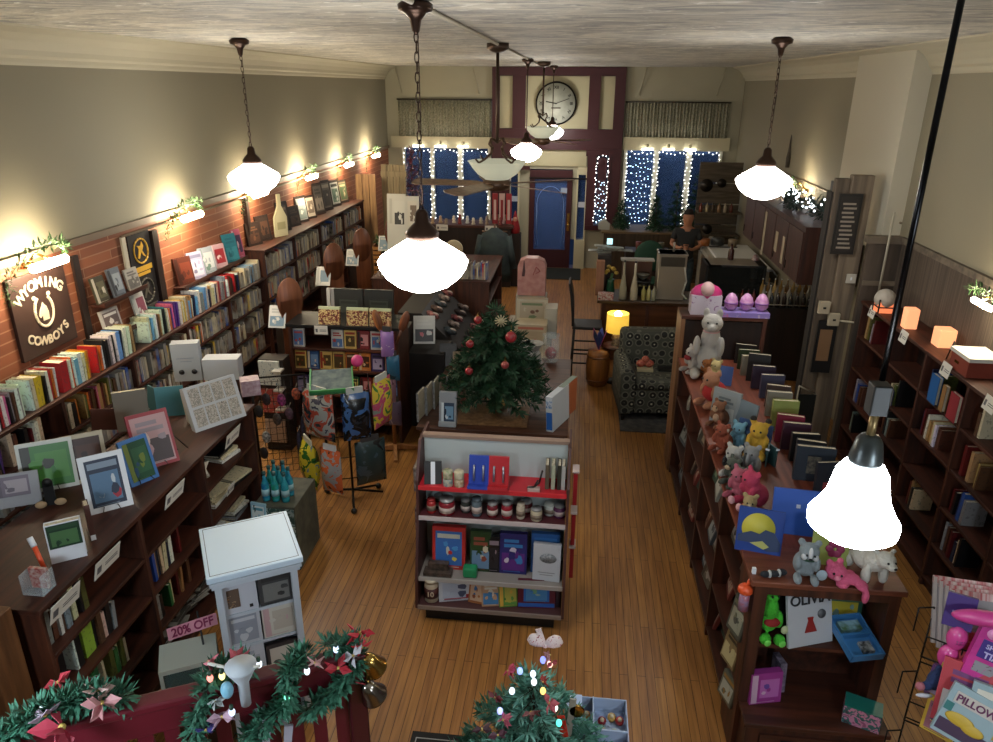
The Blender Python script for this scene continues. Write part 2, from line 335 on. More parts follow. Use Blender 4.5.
def book_mb(mb, t, h, d, M=None, mc=0, mp=1):      # spine faces +X, thickness along Y from 0
    e = min(.004, t * .2)
    mb.box((-d, 0, 0), (0, e, h), mc, M); mb.box((-d, t - e, 0), (0, t, h), mc, M); mb.box((-e, e, 0), (0, t - e, h), mc, M)
    mb.box((-d + .006, e, .005), (-e, t - e, h - .006), mp, M); return mb
_B = {}
def book_mesh(t, h, d):
    k = (round(t, 3), round(h, 2), round(d, 2))
    if k not in _B:
        mb = book_mb(MB(), *k); me = bpy.data.meshes.new('book'); me.from_pydata(mb.v, [], mb.f)
        me.materials.append(BC); me.materials.append(PAGES); me.polygons.foreach_set('material_index', mb.m); me.update(); _B[k] = me
    return _B[k]
COLS = {'white': 'dcdcd4', 'cream': 'cfc3a0', 'grey': '84868a', 'black': '141416', 'brown': '5b3a26', 'red': 'a81f24', 'dark red': '5c1418', 'orange': 'cc6a24', 'yellow': 'd8b32a',
        'olive': '5a5a2a', 'green': '2f6b3a', 'lime green': '8cc03a', 'teal': '2f7d86', 'light blue': '6aa6d0', 'blue': '274f9c', 'navy': '16213f', 'purple': '5e3a8c', 'pink': 'd0688c', 'tan': 'a98250'}
def wchoice(s): return random.choice(s.split(','))
ordn = lambda n: ['zeroth', 'first', 'second', 'third', 'fourth', 'fifth', 'sixth', 'seventh', 'eighth', 'ninth', 'tenth', 'eleventh', 'twelfth'][n] if n < 13 else '%d%s' % (n, {1: 'st', 2: 'nd', 3: 'rd'}.get(n % 10 if n % 100 not in (11, 12, 13) else 0, 'th'))
NB = [0]; LAB = set()
def row(M, length, pal, desc, group, hs=(.19, .25), ts=(.02, .045), d=.17, seq=None, gap=.06, end='near end'):
    """books side by side from the near end; M maps local (+X spine, +Y along the row) to the world"""
    y = 0; items = []; i = 0
    while y < length:
        if seq and i < len(seq): c, t, h = seq[i]
        else: c, t, h = wchoice(pal), random.choice([x / 1000 for x in range(int(ts[0] * 1000), int(ts[1] * 1000), 5)]), random.choice([x / 100 for x in range(int(hs[0] * 100), int(hs[1] * 100) + 1)])
        i += 1
        if c == '-': y += t; continue
        if y + t > length: break
        lean = random.choice((0, 0, 0, R(-2), R(-4))) if gap else 0
        items.append((c, t, h, y, lean)); y += t + .0015 + (h * math.sin(abs(lean)) * .9 if lean else 0)
        if random.random() < gap: y += random.uniform(.02, .09)
    for k, (c, t, h, y, lean) in enumerate(items):
        o = bpy.data.objects.new('book', book_mesh(t, h, d)); COL.objects.link(o)
        o.matrix_world = M @ Matrix.Translation((random.uniform(-.02, 0), y + (0), 0)) @ Matrix.Rotation(lean, 4, 'X')
        o.color = tuple(a * random.uniform(.8, 1.1) for a in lin(COLS[c])[:3]) + (1,)
        size = 'thick' if t >= .04 else 'slim' if t <= .02 else 'tall' if h >= .24 else 'short' if h <= .2 else 'medium'
        lab = None
        if 0 < k < len(items) - 1:
            lab = '%s %s book in %s, between %s and %s ones' % (size, c, desc, items[k - 1][0], items[k + 1][0])
        if lab is None or lab in LAB or len(lab.split()) > 16:
            lab = '%s %s book, %s along %s' % (size, c, ordn(k + 1), desc)
            if k == len(items) - 1: lab = '%s %s book, last one along %s' % (size, c, desc)
        LAB.add(lab); tag(o, lab, 'book', group); NB[0] += 1
    return items
class Stuff:
    def __init__(s): s.mb = MB()
    pal = ['white', 'cream', 'grey', 'black', 'brown', 'red', 'orange', 'yellow', 'green', 'light blue', 'blue', 'purple']
    def row(s, M, length, pal, hs=(.18, .25), ts=(.02, .05), d=.16, gap=.08):
        y = 0
        while y < length:
            t = random.uniform(*ts); h = random.uniform(*hs); c = wchoice(pal)
            if c not in s.pal: c = {'navy': 'blue', 'teal': 'light blue', 'tan': 'cream', 'pink': 'red', 'dark red': 'red', 'olive': 'brown', 'lime green': 'green'}[c]
            book_mb(s.mb, t, h, d, M @ Matrix.Translation((random.uniform(-.02, 0), y, 0)), s.pal.index(c), len(s.pal)); y += t + .002
            if random.random() < gap: y += random.uniform(.03, .15)
    def done(s):
        ms = [mat(COLS[c], .5, noise=(9, 'a09a8c')) for c in s.pal] + [PAGES]
        return tag(s.mb.build('far_book_rows', ms), 'rows of small distant books filling the remaining shelves', 'books', kind='stuff')
ST = Stuff()
def faces(x, y, z, rz=0):    # frame at a shelf point; rz=0 spines face +X
    return Matrix.Translation((x, y, z)) @ Matrix.Rotation(rz, 4, 'Z')
def upright(name, label, cat, loc, w, h, t, yaw, tilt, m, group=None, pic=None, pages=True, pm=None, title=None, tcol=None, tsz=.05, tz=.8, easel=False):
    """book, box or card standing with its face out; yaw 0 faces the camera end of the shop, 90 faces right"""
    e = empty(name, loc, label, cat, group); e.rotation_euler = Euler((R(-tilt), 0, R(yaw)), 'XYZ')
    am = m if 'cols' in m.keys() else None
    if am: m = mat(am['cols'].split(',')[0], .45)
    if pages:
        mb = MB().box((-w / 2, 0, 0), (w / 2, .004, h)).box((-w / 2, t - .004, 0), (w / 2, t, h)).box((-w / 2, .004, 0), (-w / 2 + .004, t - .004, h)); mb.build('cover', m, e)
        MB().box((-w / 2 + .004, .004, .004), (w / 2 - .006, t - .004, h - .004)).build('pages', PAGES, e)
    else: MB().box((-w / 2, 0, 0), (w / 2, t, h)).build('body' if cat in ('box', 'toy') else 'cover', m, e)
    cv = kids(e)[0] if (pic or title or am) else None
    if am: deco(cv, w, h, am)
    if pic and 'cols' in pic[3].keys(): deco(cv, w * pic[0], h * (pic[2] - pic[1]), pic[3], 0, h * pic[1])
    elif pic: MB().box((-w * pic[0] / 2, -.002, h * pic[1]), (w * pic[0] / 2, 0, h * pic[2])).build('picture', pic[3], cv)
    if title: text(title, tsz, tcol or BLACK, cv, (0, -.004, h * tz))
    if easel:
        MB().tube([(-.05, -.03, 0), (-.04, -.012, .03), (-.04, t + .01, .02), (0, t + .07, 0)], .003).tube([(.05, -.03, 0), (.04, -.012, .03), (.04, t + .01, .02), (0, t + .07, 0)], .003).build('easel', BLACK, e)
    return e

# ------------------------------------------------------------------ BOOKCASES
def bookcase(label, x0, x1, y0, y1, shelves, top, div, open_=(1,), m=WOOD, mv=WOODV, back=None, name='bookcase', th=.025):
    """a run of open shelving along Y; open_ lists the open faces (+1 right, -1 left)"""
    e = empty(name, ((x0 + x1) / 2, (y0 + y1) / 2, 0), label, 'bookcase'); ox, oy = e.location.x, e.location.y
    L = lambda a: (a[0] - ox, a[1] - oy, a[2])
    def p(n, a, b, mm): return MB().box(L(a), L(b)).build(n, mm, e, bevel=.003)
    p('top', (x0 - .015, y0 - .015, top - .03), (x1 + .015, y1 + .015, top), m)
    for y in div: p('side_panel' if y in (div[0], div[-1]) else 'divider', (x0, max(y0, y - .0175), 0), (x1, min(y1, y + .0175), top - .03), mv)
    for z in shelves: p('shelf', (x0 + .004, y0 + .01, z - th), (x1 - .004, y1 - .01, z), WOOD)
    xb = back if back is not None else (x0 + .01 if open_ == (1,) else x1 - .01 if open_ == (-1,) else (x0 + x1) / 2)
    p('back_panel', (xb - .006, y0 + .01, .02), (xb + .006, y1 - .01, top - .03), DARKW)
    p('plinth', (x0 + .03, y0 + .01, 0), (x1 - .03, y1 - .01, shelves[0] - th), mv)
    return e
# left wall runs
bookcase('long dark wooden wall bookcase along the brick wall, near run', XL + .02, -4.03, 2.9, 9.0, (.10, .38, .66, .95, 1.25), 1.57, (2.9, 4.0, 5.0, 6.0, 7.0, 8.0, 9.0))
e = bookcase('taller dark wooden wall bookcase along the brick wall, far run', XL + .02, -4.0, 9.02, 13.6, (.10, .38, .66, .95, 1.25, 1.57), 1.92, (9.02, 10.1, 11.2, 12.4, 13.6))
G1 = 'books standing on the top ledge of the left wall bookcase'
seq1 = [('white', .03, .22), ('orange', .02, .2), ('black', .035, .2), ('grey', .03, .2), ('white', .02, .2), ('black', .02, .19), ('red', .02, .23), ('white', .03, .23), ('pink', .015, .22), ('black', .015, .2), ('grey', .02, .23), ('brown', .02, .22),
        ('white', .03, .24), ('grey', .02, .23), ('white', .02, .25), ('white', .025, .24), ('cream', .03, .25), ('yellow', .07, .24), ('black', .015, .22), ('white', .03, .25), ('red', .025, .25), ('orange', .02, .24), ('white', .02, .24),
        ('-', .05, 0), ('red', .09, .25), ('white', .02, .24), ('orange', .015, .25), ('white', .02, .25), ('light blue', .05, .22), ('white', .045, .25), ('cream', .02, .24), ('yellow', .02, .24), ('orange', .015, .24), ('red', .02, .23), ('tan', .02, .23), ('orange', .015, .22),
        ('white', .02, .21), ('black', .03, .25), ('black', .035, .24), ('grey', .02, .24), ('white', .04, .26), ('black', .03, .25), ('white', .02, .26), ('light blue', .06, .26), ('navy', .015, .26), ('white', .045, .27), ('white', .045, .26), ('tan', .03, .26), ('black', .03, .2), ('-', .2, 0),
        ('white', .03, .2), ('cream', .045, .24), ('light blue', .03, .22), ('white', .03, .24), ('white', .04, .24), ('brown', .02, .22), ('tan', .02, .22), ('white', .045, .25), ('black', .02, .25), ('teal', .025, .26), ('cream', .03, .24), ('white', .015, .22), ('orange', .03, .22), ('tan', .02, .22), ('purple', .02, .22),
        ('pink', .03, .25), ('purple', .03, .26), ('purple', .02, .25), ('white', .045, .24), ('yellow', .04, .24), ('cream', .03, .22), ('yellow', .015, .22), ('cream', .03, .25), ('tan', .045, .25)]
PW = 'white,cream,white,grey,black,black,brown,red,cream,yellow,light blue,tan,navy,tan'
PD = 'black,black,brown,brown,grey,navy,dark red,tan,cream,olive,grey,blue'
ST.row(faces(-4.05, 8.42, 1.571), .56, PW + ',purple,yellow')
row(faces(-4.05, 4.10, 1.571), 4.3, PW, "left wall's top row", G1, seq=[(a, max(t, .02), h) for a, t, h in seq1])
row(faces(-4.05, 4.15, 1.251), 1.6, PD + ',light blue,white', "left wall's second row", 'books in the second row of the left wall bookcase', seq=[('black', .045, .26), ('brown', .03, .24), ('light blue', .03, .23), ('blue', .045, .25), ('purple', .02, .24), ('cream', .045, .26), ('brown', .03, .24), ('black', .04, .24), ('dark red', .02, .2), ('white', .04, .24), ('cream', .04, .25), ('-', .3, 0), ('cream', .045, .22), ('black', .045, .2), ('orange', .02, .22), ('tan', .02, .22), ('olive', .02, .2), ('orange', .02, .22), ('dark red', .02, .22), ('brown', .02, .2), ('brown', .03, .22), ('dark red', .015, .2), ('pink', .02, .22)])
for a, b in ((5.75, 7.0), (7.05, 8.9)): ST.row(faces(-4.05, a, 1.251), b - a, PD + ',orange,yellow,white,cream', (.18, .24))
for z in (.951, .661): ST.row(faces(-4.05, 4.2, z), 4.7, PD + ',white,yellow,cream', (.17, .23))
for z, pl in ((1.571, PD + ',white,orange,tan,blue'), (1.251, PD + ',tan,orange,cream'), (.951, PD)): ST.row(faces(-4.03, 9.1, z), 4.4, pl, (.18, .26))

# left island
LI = bookcase('waist high double-sided dark wooden bookcase on the left, books displayed on top', -3.42, -2.70, 2.85, 5.52, (.09, .42, .72, 1.02), 1.35, (2.86, 3.78, 4.62, 5.51), (1, -1))
tag(MB().box((-3.62, 2.60, 0), (-2.78, 2.78, 1.42)).build('end_panel', wood('6b4526', '4a2d16', .5), bevel=.006), 'tall tan wooden panel closing the near end of the left bookcase', 'panel')
GI = "books in the left island's aisle shelves"
for (y0, L_), z, pl, n in (((3.83, .7), 1.021, 'black', 0), ((2.92, .78), .721, 'x', 1), ((3.84, .6), .721, 'x', 2), ((2.92, .78), .421, 'x', 3), ((3.84, .7), .421, 'x', 4), ((2.92, .5), 1.021, 'x', 5)):
    if n == 0: continue
    bay = 'near bay' if y0 < 3.5 else 'middle bay'
    lvl = {1.021: 'upper', .721: 'second', .421: 'third', .091: 'bottom'}[z]
    row(faces(-2.76, y0, z), L_ * .8, PD + ',cream,white,green', "left island's %s, %s shelf" % (bay, lvl), GI, (.18, .25), (.02, .045), .18,
        seq={1: [('brown', .03, .22), ('black', .045, .24), ('white', .015, .22), ('black', .045, .24), ('-', .03, 0), ('lime green', .09, .27), ('black', .02, .2)]}.get(n), gap=.25)
# star shaped card and stacked white books in the far bay
e = empty('paper_star', (-2.82, 4.78, 1.021), "white folded paper star on the left island's far bay shelf", 'ornament')
pts = [((.10 if i % 2 == 0 else .05) * math.cos(R(36 * i + 90)), .09 + (.10 if i % 2 == 0 else .05) * math.sin(R(36 * i + 90))) for i in range(10)]
MB().prism(pts, -.02, .02).build('star_body', mat('c8c0ae', .8), e); MB().cb((0, .02, .02), (.12, .08, .03)).build('foot', mat('8a8172', .8), e); e.rotation_euler = (R(-15), 0, R(70))
for i, (y, z, n) in enumerate(((5.05, 1.021, 3), (4.85, .721, 4), (5.15, .421, 5), (4.8, .421, 3), (5.2, .721, 2))):
    for j in range(n):
        o = MB(); book_mb(o, .022, .24, .17); o = o.build('book', [BC, PAGES], None, (-2.79 - .01 * j, y + .02 * (j % 2), z + .001 + j * .023)); o.rotation_euler = (R(-90), 0, R(random.uniform(-15, 15)))
        o.location.z += .022; c = random.choice(('white', 'grey', 'black', 'cream')); o.color = lin(COLS[c])
        tag(o, "%s book lying %s from the bottom in the %s flat pile, left island" % (c, ordn(j + 1), ordn(i + 1)), 'book', 'books lying flat in the left island'); NB[0] += 1

for i in range(12):
    w, h = random.uniform(.2, .26), random.uniform(.26, .32); cs = random.choice((['8a8880', '4a4844', '6a6a64', 'a09c90'], ['4a4640', '8a8478', '2a2826', '9a988c'], ['9a9890', '5a4a44', '7a7a74', '3a3836']))
    gm = MB().box((-w / 2, 0, 0), (w / 2, .006, h)); deco_mb(gm, w, h, cs, 500 + i)
    tag(gm.build('magazine', [mat(q, .5) for q in cs], None, (-2.84 + .03 * (i % 3), 3.95 + (i % 6) * .115, .101 + .014 * i), (R(-90), 0, R(90 + random.uniform(-25, 25)))), 'loose magazine on the left island bottom shelf heap, %s from the bottom' % ordn(i + 1), 'magazine', 'heap of magazines on the left island bottom shelf')
e = upright('book', 'dark book with pale lettering ija, far left in the second wall row', 'book', (-3.98, 4.06, 1.252), .24, .27, .02, 62, 8, mat('14161a', .4)); text('ija', .07, mat('b8b4ac', .5), e, (.02, -.004, .19)); MB().box((-.11, -.002, .02), (.11, 0, .12)).build('picture', mat('7a5a4a', .5, noise=(12, '4a342c')), e)
# shelf cards
def price_card(loc, label, yaw=0, w=.16, h=.09, tilt=-15, group='white shelf cards'):
    e = empty('shelf_card', loc, label, 'card', group); e.rotation_euler = Euler((R(-tilt), 0, R(yaw)), 'XYZ')
    MB().box((-w / 2, 0, -h / 2), (w / 2, .003, h / 2)).build('card', CARD, e)
    MB().box((-w * .42, -.001, -h * .25), (-w * .25, 0, h * .15)).box((-w * .1, -.001, .0), (w * .4, 0, .006)).box((-w * .1, -.001, -.015), (w * .4, 0, -.009)).build('print', mat('5a5a5e', .6), e)
    return e
for (y, s) in ((3.00, 'nearest the red railing'), (3.38, 'second from the red railing'), (4.15, 'above the middle bay'), (5.05, 'above the far bay')):
    price_card((-2.665, y, 1.28), "white shelf card on the left island's top edge, " + s, 90, .24, .12)
price_card((-2.69, 4.95, .86), "white shelf card hanging from a lower shelf of the left island", 90, .12)

# items displayed on top of the left island
def P(px, py, z=1.351): return at(px, py, z)
def base(px, py, z, x=None): return at(px, py, z)
items = [
 # name, label, (px,py) base centre, w, h, t, yaw, tilt, cover, picture
 ('book', 'wide pale grey book on a wire easel, nearest on the left island', (16, 507), .30, .22, .02, 28, 14, mat('9a9ca2', .4), (.7, .3, .95, art(['7a7280', 'a8a0a8', '6a6470'], 14, 1))),
 ('book', 'large white framed green picture book on the left island', (52, 490), .33, .34, .02, 32, 14, mat('c8ccc6', .4), (.94, .04, .96, art(['3f7a3c', '4d8a3e', '5a5f52', '3a3a34'], 5, 3))),
 ('book', 'cream edged brown book standing behind the white dust-jacket book', (90, 482), .26, .34, .02, 35, 16, mat('b5ab94', .5), (.88, .05, .95, art(['3a2018', '4a2a1e', '2a1610'], 6, 2))),
 ('book', 'thick white book with a red and blue cover picture, front edge of left island', (112, 510), .26, .37, .045, 40, 22, WHITE, (.82, .06, .95, art(['232f45', '4f7090', 'b9c4cc', 'a02a3a', '7a8a9c'], 20, 4))),
 ('book', 'green jacketed book standing half open near the orange pen', (70, 560), .18, .24, .05, 35, 4, WHITE, (1.0, .35, 1.0, art(['1f3a2a', '4a7048', '2d4a34'], 12, 5))),
 ('book', 'slim dark book with a white label standing beside the green jacketed one', (94, 540), .03, .22, .14, 40, 12, mat('4a2a24', .5), (.9, .0, .14, WHITE)),
 ('book', 'tall green and blue landscape book leaning on the left island', (146, 482), .20, .32, .03, 60, 16, mat('3f6ea8', .4), (.86, .04, .96, art(['1f4a34', '2f5a3e', '274a6a', '6a7a3a'], 10, 6))),
 ('book', 'red spined patterned book leaning on a black easel, middle of left island', (160, 466), .28, .40, .04, 45, 24, mat('8c2430', .4), (.94, .02, .97, art(['b08a8c', '3a2c30', 'c8b4ac', '6a3c4a', '8a7c84'], 42, 7))),
 ('book', 'pale teal booklet standing open behind the patterned book', (172, 416), .22, .25, .01, 20, 8, mat('4f8a94', .5), None),
 ('book', 'dark teal booklet beside the pale teal one', (152, 410), .16, .2, .01, -35, 8, mat('2f545c', .5), None),
 ('book', 'white book leaning sideways between teal booklet and calendar', (198, 428), .03, .28, .17, 50, 14, mat('b0aca4', .5), None),
 ('book', 'grey upright book behind the patterned one with fanned pages', (135, 430), .24, .32, .05, 30, 6, mat('7a7468', .5), None),
]
for nm, lb, (px, py), w, h, t, yaw, tl, cv, pc in items:
    upright(nm, lb, 'book', P(px, py), w, h, t, yaw, tl, cv, 'books displayed on top of the left island', pic=pc, easel=h > .26)
e = upright('calendar_box', 'white boxed calendar with two rows of small pictures, far end of left island', 'calendar', P(222, 424), .44, .36, .06, 55, 20, mat('b8bcc0', .4), pages=False)
for r_ in range(2):
    for c_ in range(4):
        MB().box((-.19 + c_ * .098, -.003, .03 + r_ * .165), (-.105 + c_ * .098, 0, .175 + r_ * .165)).build('picture', art(['c8c4b8', '8a867e', 'b8b0a4', '5a544c'], 34, 10 + r_ * 4 + c_), e)
e = upright('display_box', 'white cardboard box printed with two small round marks beside the calendar', 'box', P(189, 381), .24, .36, .12, 18, 0, mat('9ea4ac', .5), pages=False)
for x in (-.05, .06): MB().lathe([(.024, 0), (.024, .002)], M=Matrix.Translation((x, -.001, .09)) @ Matrix.Rotation(R(90), 4, 'X')).build('printed_mark', mat('20222a', .5), e)
MB().box((-.08, -.002, .22), (.07, 0, .224)).box((-.05, -.002, .19), (.05, 0, .193)).build('printed_line', mat('6a7484', .5), e)
upright('carton', 'low white carton behind the calendar', 'box', P(222, 380), .32, .20, .16, 10, 0, mat('a9afb8', .5), pages=False)
upright('carton', 'pinkish white rounded carton at the far corner of the left island', 'box', at(252, 396, 1.351), .16, .14, .14, 30, 0, mat('b8a4ac', .5, noise=(30, '9a7a88')), pages=False)
upright('card_holder', 'brown folded card standing under the patterned book', 'card', P(105, 430), .2, .17, .01, 10, 12, mat('5a3226', .6), pages=False)
# orange pen in a clear box, tall cream cards, black stand
e = empty('orange_marker', P(46, 572), 'orange marker standing in a clear box at the near end', 'pen')
MB().cyl((0, 0, 0), (-.05, .02, .15), .013).build('barrel', mat('d8502a', .35), e); MB().cyl((-.05, .02, .15), (-.075, .03, .2), .016).build('cap', WHITE, e)
e = empty('clear_box', P(40, 590, 1.352), 'clear plastic box holding red cards beside the orange marker', 'box')
MB().box((-.06, -.05, 0), (.06, .05, .004)).box((-.06, -.05, 0), (-.057, .05, .12)).box((.057, -.05, 0), (.06, .05, .12)).build('tray', GLASS, e); MB().box((-.05, .01, .005), (.05, .03, .13)).build('cards', mat('8a3a34', .5, noise=(40, 'b8a8a0')), e)
e = empty('display_stand', P(52, 505), 'black wooden paddle shaped display stand with two cream feet', 'stand')
MB().box((-.03, 0, 0), (.03, .015, .16)).lathe([(.03, 0), (.03, .015)], M=Matrix.Translation((0, 0, .16)) @ Matrix.Rotation(R(-90), 4, 'X')).build('paddle', BLACK, e)
for x in (-.055, .055): MB().sph((x, -.02, .025), (.035, .015, .025)).build('foot', mat('b89c78', .7), e)
e.rotation_euler = (0, 0, R(30))
e = empty('oyster_pendant', P(178, 450), 'thin black easel stand holding a pale oval shell beside the patterned book', 'stand')
MB().tube([(0, 0, 0), (-.08, .02, .16)], .004).tube([(.06, .04, 0), (-.08, .02, .16)], .004).build('easel', BLACK, e); MB().sph((-.08, 0, .17), (.025, .01, .035)).build('shell', mat('b5b79a', .5), e)

# ------------------------------------------------------------------ left wall: sign, lights, hangings
e = empty('wall_sign', (XL + .03, 5.34, 1.84), 'brown wooden WYOMING COWBOYS sign with a horseshoe on the brick wall', 'sign'); e.rotation_euler = (0, 0, R(90))
SG = mat('c9bba2', .6)
MB().box((-.33, 0, 0), (.33, .03, .66)).build('board', mat('2c1a14', .55, noise=(3, '3a241b')), e, bevel=.004)
arc_text('WYOMING', .115, SG, e, (0, -.004, .18), .385, 133, 47)
arc_text('COWBOYS', .10, SG, e, (0, -.004, .50), .405, 233, 307, flip=True)
mb = MB()
for a in range(-50, 231, 10):
    x0, z0 = .105 * math.cos(R(-a)), .13 * math.sin(R(-a)); x1, z1 = .105 * math.cos(R(-a - 10)), .13 * math.sin(R(-a - 10))
    mb.tube([(x0, -.003, .34 + z0), (x1, -.003, .34 + z1)], .012, 5)
mb.sph((-.085, -.003, .46), (.022, .008, .018)).sph((.085, -.003, .46), (.022, .008, .018)); mb.build('horseshoe', SG, e)
mb = MB().prism([(-.03, .26), (-.025, .31), (-.055, .29), (-.066, .31), (-.045, .355), (-.015, .39), (-.004, .41), (.006, .39), (.03, .37), (.045, .32), (.04, .26)], -.006, -.001); mb.build('horse_head', SG, e)
upright('price_strip', 'small tan wooden tag lying under the cowboys sign', 'tag', (XL + .06, 5.85, 1.575), .16, .04, .01, 90, 20, mat('a58f6c', .6), pages=False)
def wreath(mb, pts, r, n, seed, m=0, L=.06):
    rnd = random.Random(seed)
    for i in range(n):
        t = rnd.random() * (len(pts) - 1); k = int(t); p = Vector(pts[k]).lerp(Vector(pts[min(k + 1, len(pts) - 1)]), t - k)
        d = Vector((rnd.gauss(0, 1), rnd.gauss(0, 1), rnd.gauss(0, 1))).normalized(); a = p + d * r * rnd.random() * .5; b = a + (d + Vector((0, 0, rnd.uniform(-.3, .3)))) * L * rnd.uniform(.6, 1.2)
        s = d.cross(Vector((0, 0, 1))).normalized() * L * .12 if abs(d.z) < .95 else Vector((L * .12, 0, 0)); mid = (a + b) / 2; up = d.cross(s) * .6
        mb.add([a, mid + s, b, mid - s, mid + up], [(0, 1, 4), (1, 2, 4), (2, 3, 4), (3, 0, 4), (0, 3, 2, 1)], m)
GREEN = mat('2c4a2c', .7, noise=(30, '4a6a3c')); GREEN2 = mat('1f4a38', .6, noise=(25, '34705a')); PINE = mat('12301c', .7, noise=(20, '1f4a2c'))
GLOW = mat((1, .84, .58), .3, es=62)
for i, y in enumerate((5.26, 7.52, 9.3, 11.24, 13.16, 15.02)):
    e = empty('picture_light', (XL + .03, y, 2.57), 'glowing brass picture light with greenery, %s from the front on the brick wall' % ordn(i + 1), 'lamp', 'picture lights along the brick wall')
    MB().cyl((0, 0, -.02), (0, 0, .02), .05).tube([(0, 0, 0), (.1, 0, .10), (.2, 0, .06)], .01).build('bracket', BRASS, e)
    MB().cyl((.2, -.19, .02), (.2, .19, .02), .034).build('tube_bulb', GLOW, e)
    mb = MB(); wreath(mb, [(.12, -.34, -.02), (.18, -.2, .13), (.2, 0, .17), (.18, .2, .15), (.12, .34, .05)], .05, 170 if i < 3 else 80, i, L=.07); wreath(mb, [(.1, -.34, 0), (.08, -.35, -.22)], .03, 50, i + 9, L=.05); mb.build('greenery', GREEN, e)
# lamp rail and pipe
tag(MB().cyl((XL + .05, 6.5, 2.56), (XL + .05, 15.8, 2.56), .012).build('pipe', mat('8a7a66', .4, .5)), 'thin metal pipe running along the top of the brick wall', 'pipe')
tag(MB().box((XL + .03, 6.50, 1.9), (XL + .05, 6.56, 2.55)).build('pale_batten', mat('b5ac98', .5)), 'pale upright batten fixed to the brick wall beside the yellow banner', 'batten')
for i, (y, c1, sd) in enumerate(((6.15, '6b2f22', 1), (7.2, '2a1410', 2), (8.0, '2a1410', 3), (9.95, '1e1814', 4), (10.9, '1e1814', 5))):
    pass
tag(MB().box((XL + .005, 5.80, 1.6), (XL + .03, 5.88, 2.52)).build('batten', DARKW), 'dark upright batten between the cowboys sign and the wall shelves', 'batten')
tag(MB().box((XL + .005, 7.02, 1.6), (XL + .05, 7.12, 2.52)).build('batten', DARKW), 'dark upright batten right of the yellow banner', 'batten')
tag(MB().box((XL + .005, 9.22, 1.6), (XL + .06, 9.30, 2.55)).build('batten', DARKW), 'dark upright batten left of the cream bottle shaped cutout', 'batten')
e = empty('wall_banner', (XL + .02, 6.82, 1.66), 'black banner with a yellow round emblem above a grey one on the brick wall', 'banner'); e.rotation_euler = (0, 0, R(90))
MB().box((-.19, 0, 0), (.19, .01, .88)).build('cloth', mat('17100e', .8), e)
YEL = mat('c99a2a', .6); GRY = mat('4a463c', .6)
for z, mm, n in ((.70, YEL, 'yellow_emblem'), (.30, GRY, 'grey_emblem')):
    mb = MB(); mb.tube([(.12 * math.cos(R(a)), -.004, z + .12 * math.sin(R(a))) for a in range(0, 361, 20)], .009)
    mb.prism([(-.07, z - .06), (-.03, z + .02), (-.06, z + .06), (0, z + .05), (.03, z + .09), (.05, z + .04), (.02, z), (.07, z - .07), (.03, z - .05), (0, z - .01), (-.04, z - .07)], -.006, 0)
    mb.box((-.15, -.004, z - .2), (.15, 0, z - .15)).box((-.11, -.004, z - .24), (.11, 0, z - .21)); mb.build(n, mm, e)
# wall ledges with face-out books
def ledge(y0, y1, z, lab): return tag(MB().box((XL + .02, y0, z - .02), (XL + .16, y1, z)).box((XL + .15, y0, z), (XL + .16, y1, z + .02)).build('wall_ledge', WOOD), lab, 'shelf', 'narrow ledges on the brick wall')
ledge(5.92, 6.62, 2.06, 'upper narrow ledge between the cowboys sign and the banner'); ledge(5.92, 6.72, 1.74, 'lower narrow ledge between the cowboys sign and the banner')
ledge(7.3, 8.9, 1.86, 'narrow ledge holding colourful books right of the banner')
wb = [(6.0, 2.06, .16, .24, ['3f3a2c', '5f5a44', 'b8b0a0'], 'dark framed book on the upper wall ledge, leftmost'), (6.25, 2.06, .16, .26, ['6a7078', '9aa0a4', '3a3c40'], 'grey book on the upper wall ledge beside the dark framed one'), (6.5, 2.06, .18, .2, ['a8a298', '6a6660'], 'pale leaning book on the upper wall ledge, rightmost'),
      (6.08, 1.74, .24, .24, ['b8b0aa', '6a5a58', 'd8d0c8'], 'pale patterned book on the lower wall ledge, leftmost'), (6.55, 1.74, .18, .27, ['c8c4bc', '8a4a58', 'b0b0ac'], 'pale book with pink title on the lower wall ledge'),
      (7.45, 1.86, .22, .3, ['5a2a1c', '7a3a28', '3a1c14'], 'dark orange book beneath the second picture light, leftmost'), (7.72, 1.86, .2, .3, ['a8a4c0', 'd0ccd8', '7a7894'], 'lilac book leaning on the colourful wall ledge'), (7.98, 1.86, .2, .3, ['9aa0a8', 'c4c8c8', '6a8478'], 'silvery green book on the colourful wall ledge'),
      (8.25, 1.86, .22, .28, ['c8a0a4', 'a02c34', 'e0ccc8'], 'pink and red book on the colourful wall ledge'), (8.6, 1.86, .2, .34, ['2f7a88', '3f8c98', '2a6a7a'], 'teal book on the colourful wall ledge'), (8.8, 1.86, .14, .36, ['a8506a', '3a2a4a', 'c8a8b4'], 'purple and pink book behind the teal one')]
for i, (y, z, w, h, cs, lb) in enumerate(wb): upright('book', lb, 'book', (XL + .11, y, z + .001), w, h, .02, 68 if y > 7.3 else 85, 10, art(cs, 14, 20 + i), 'face-out books on the wall ledges')
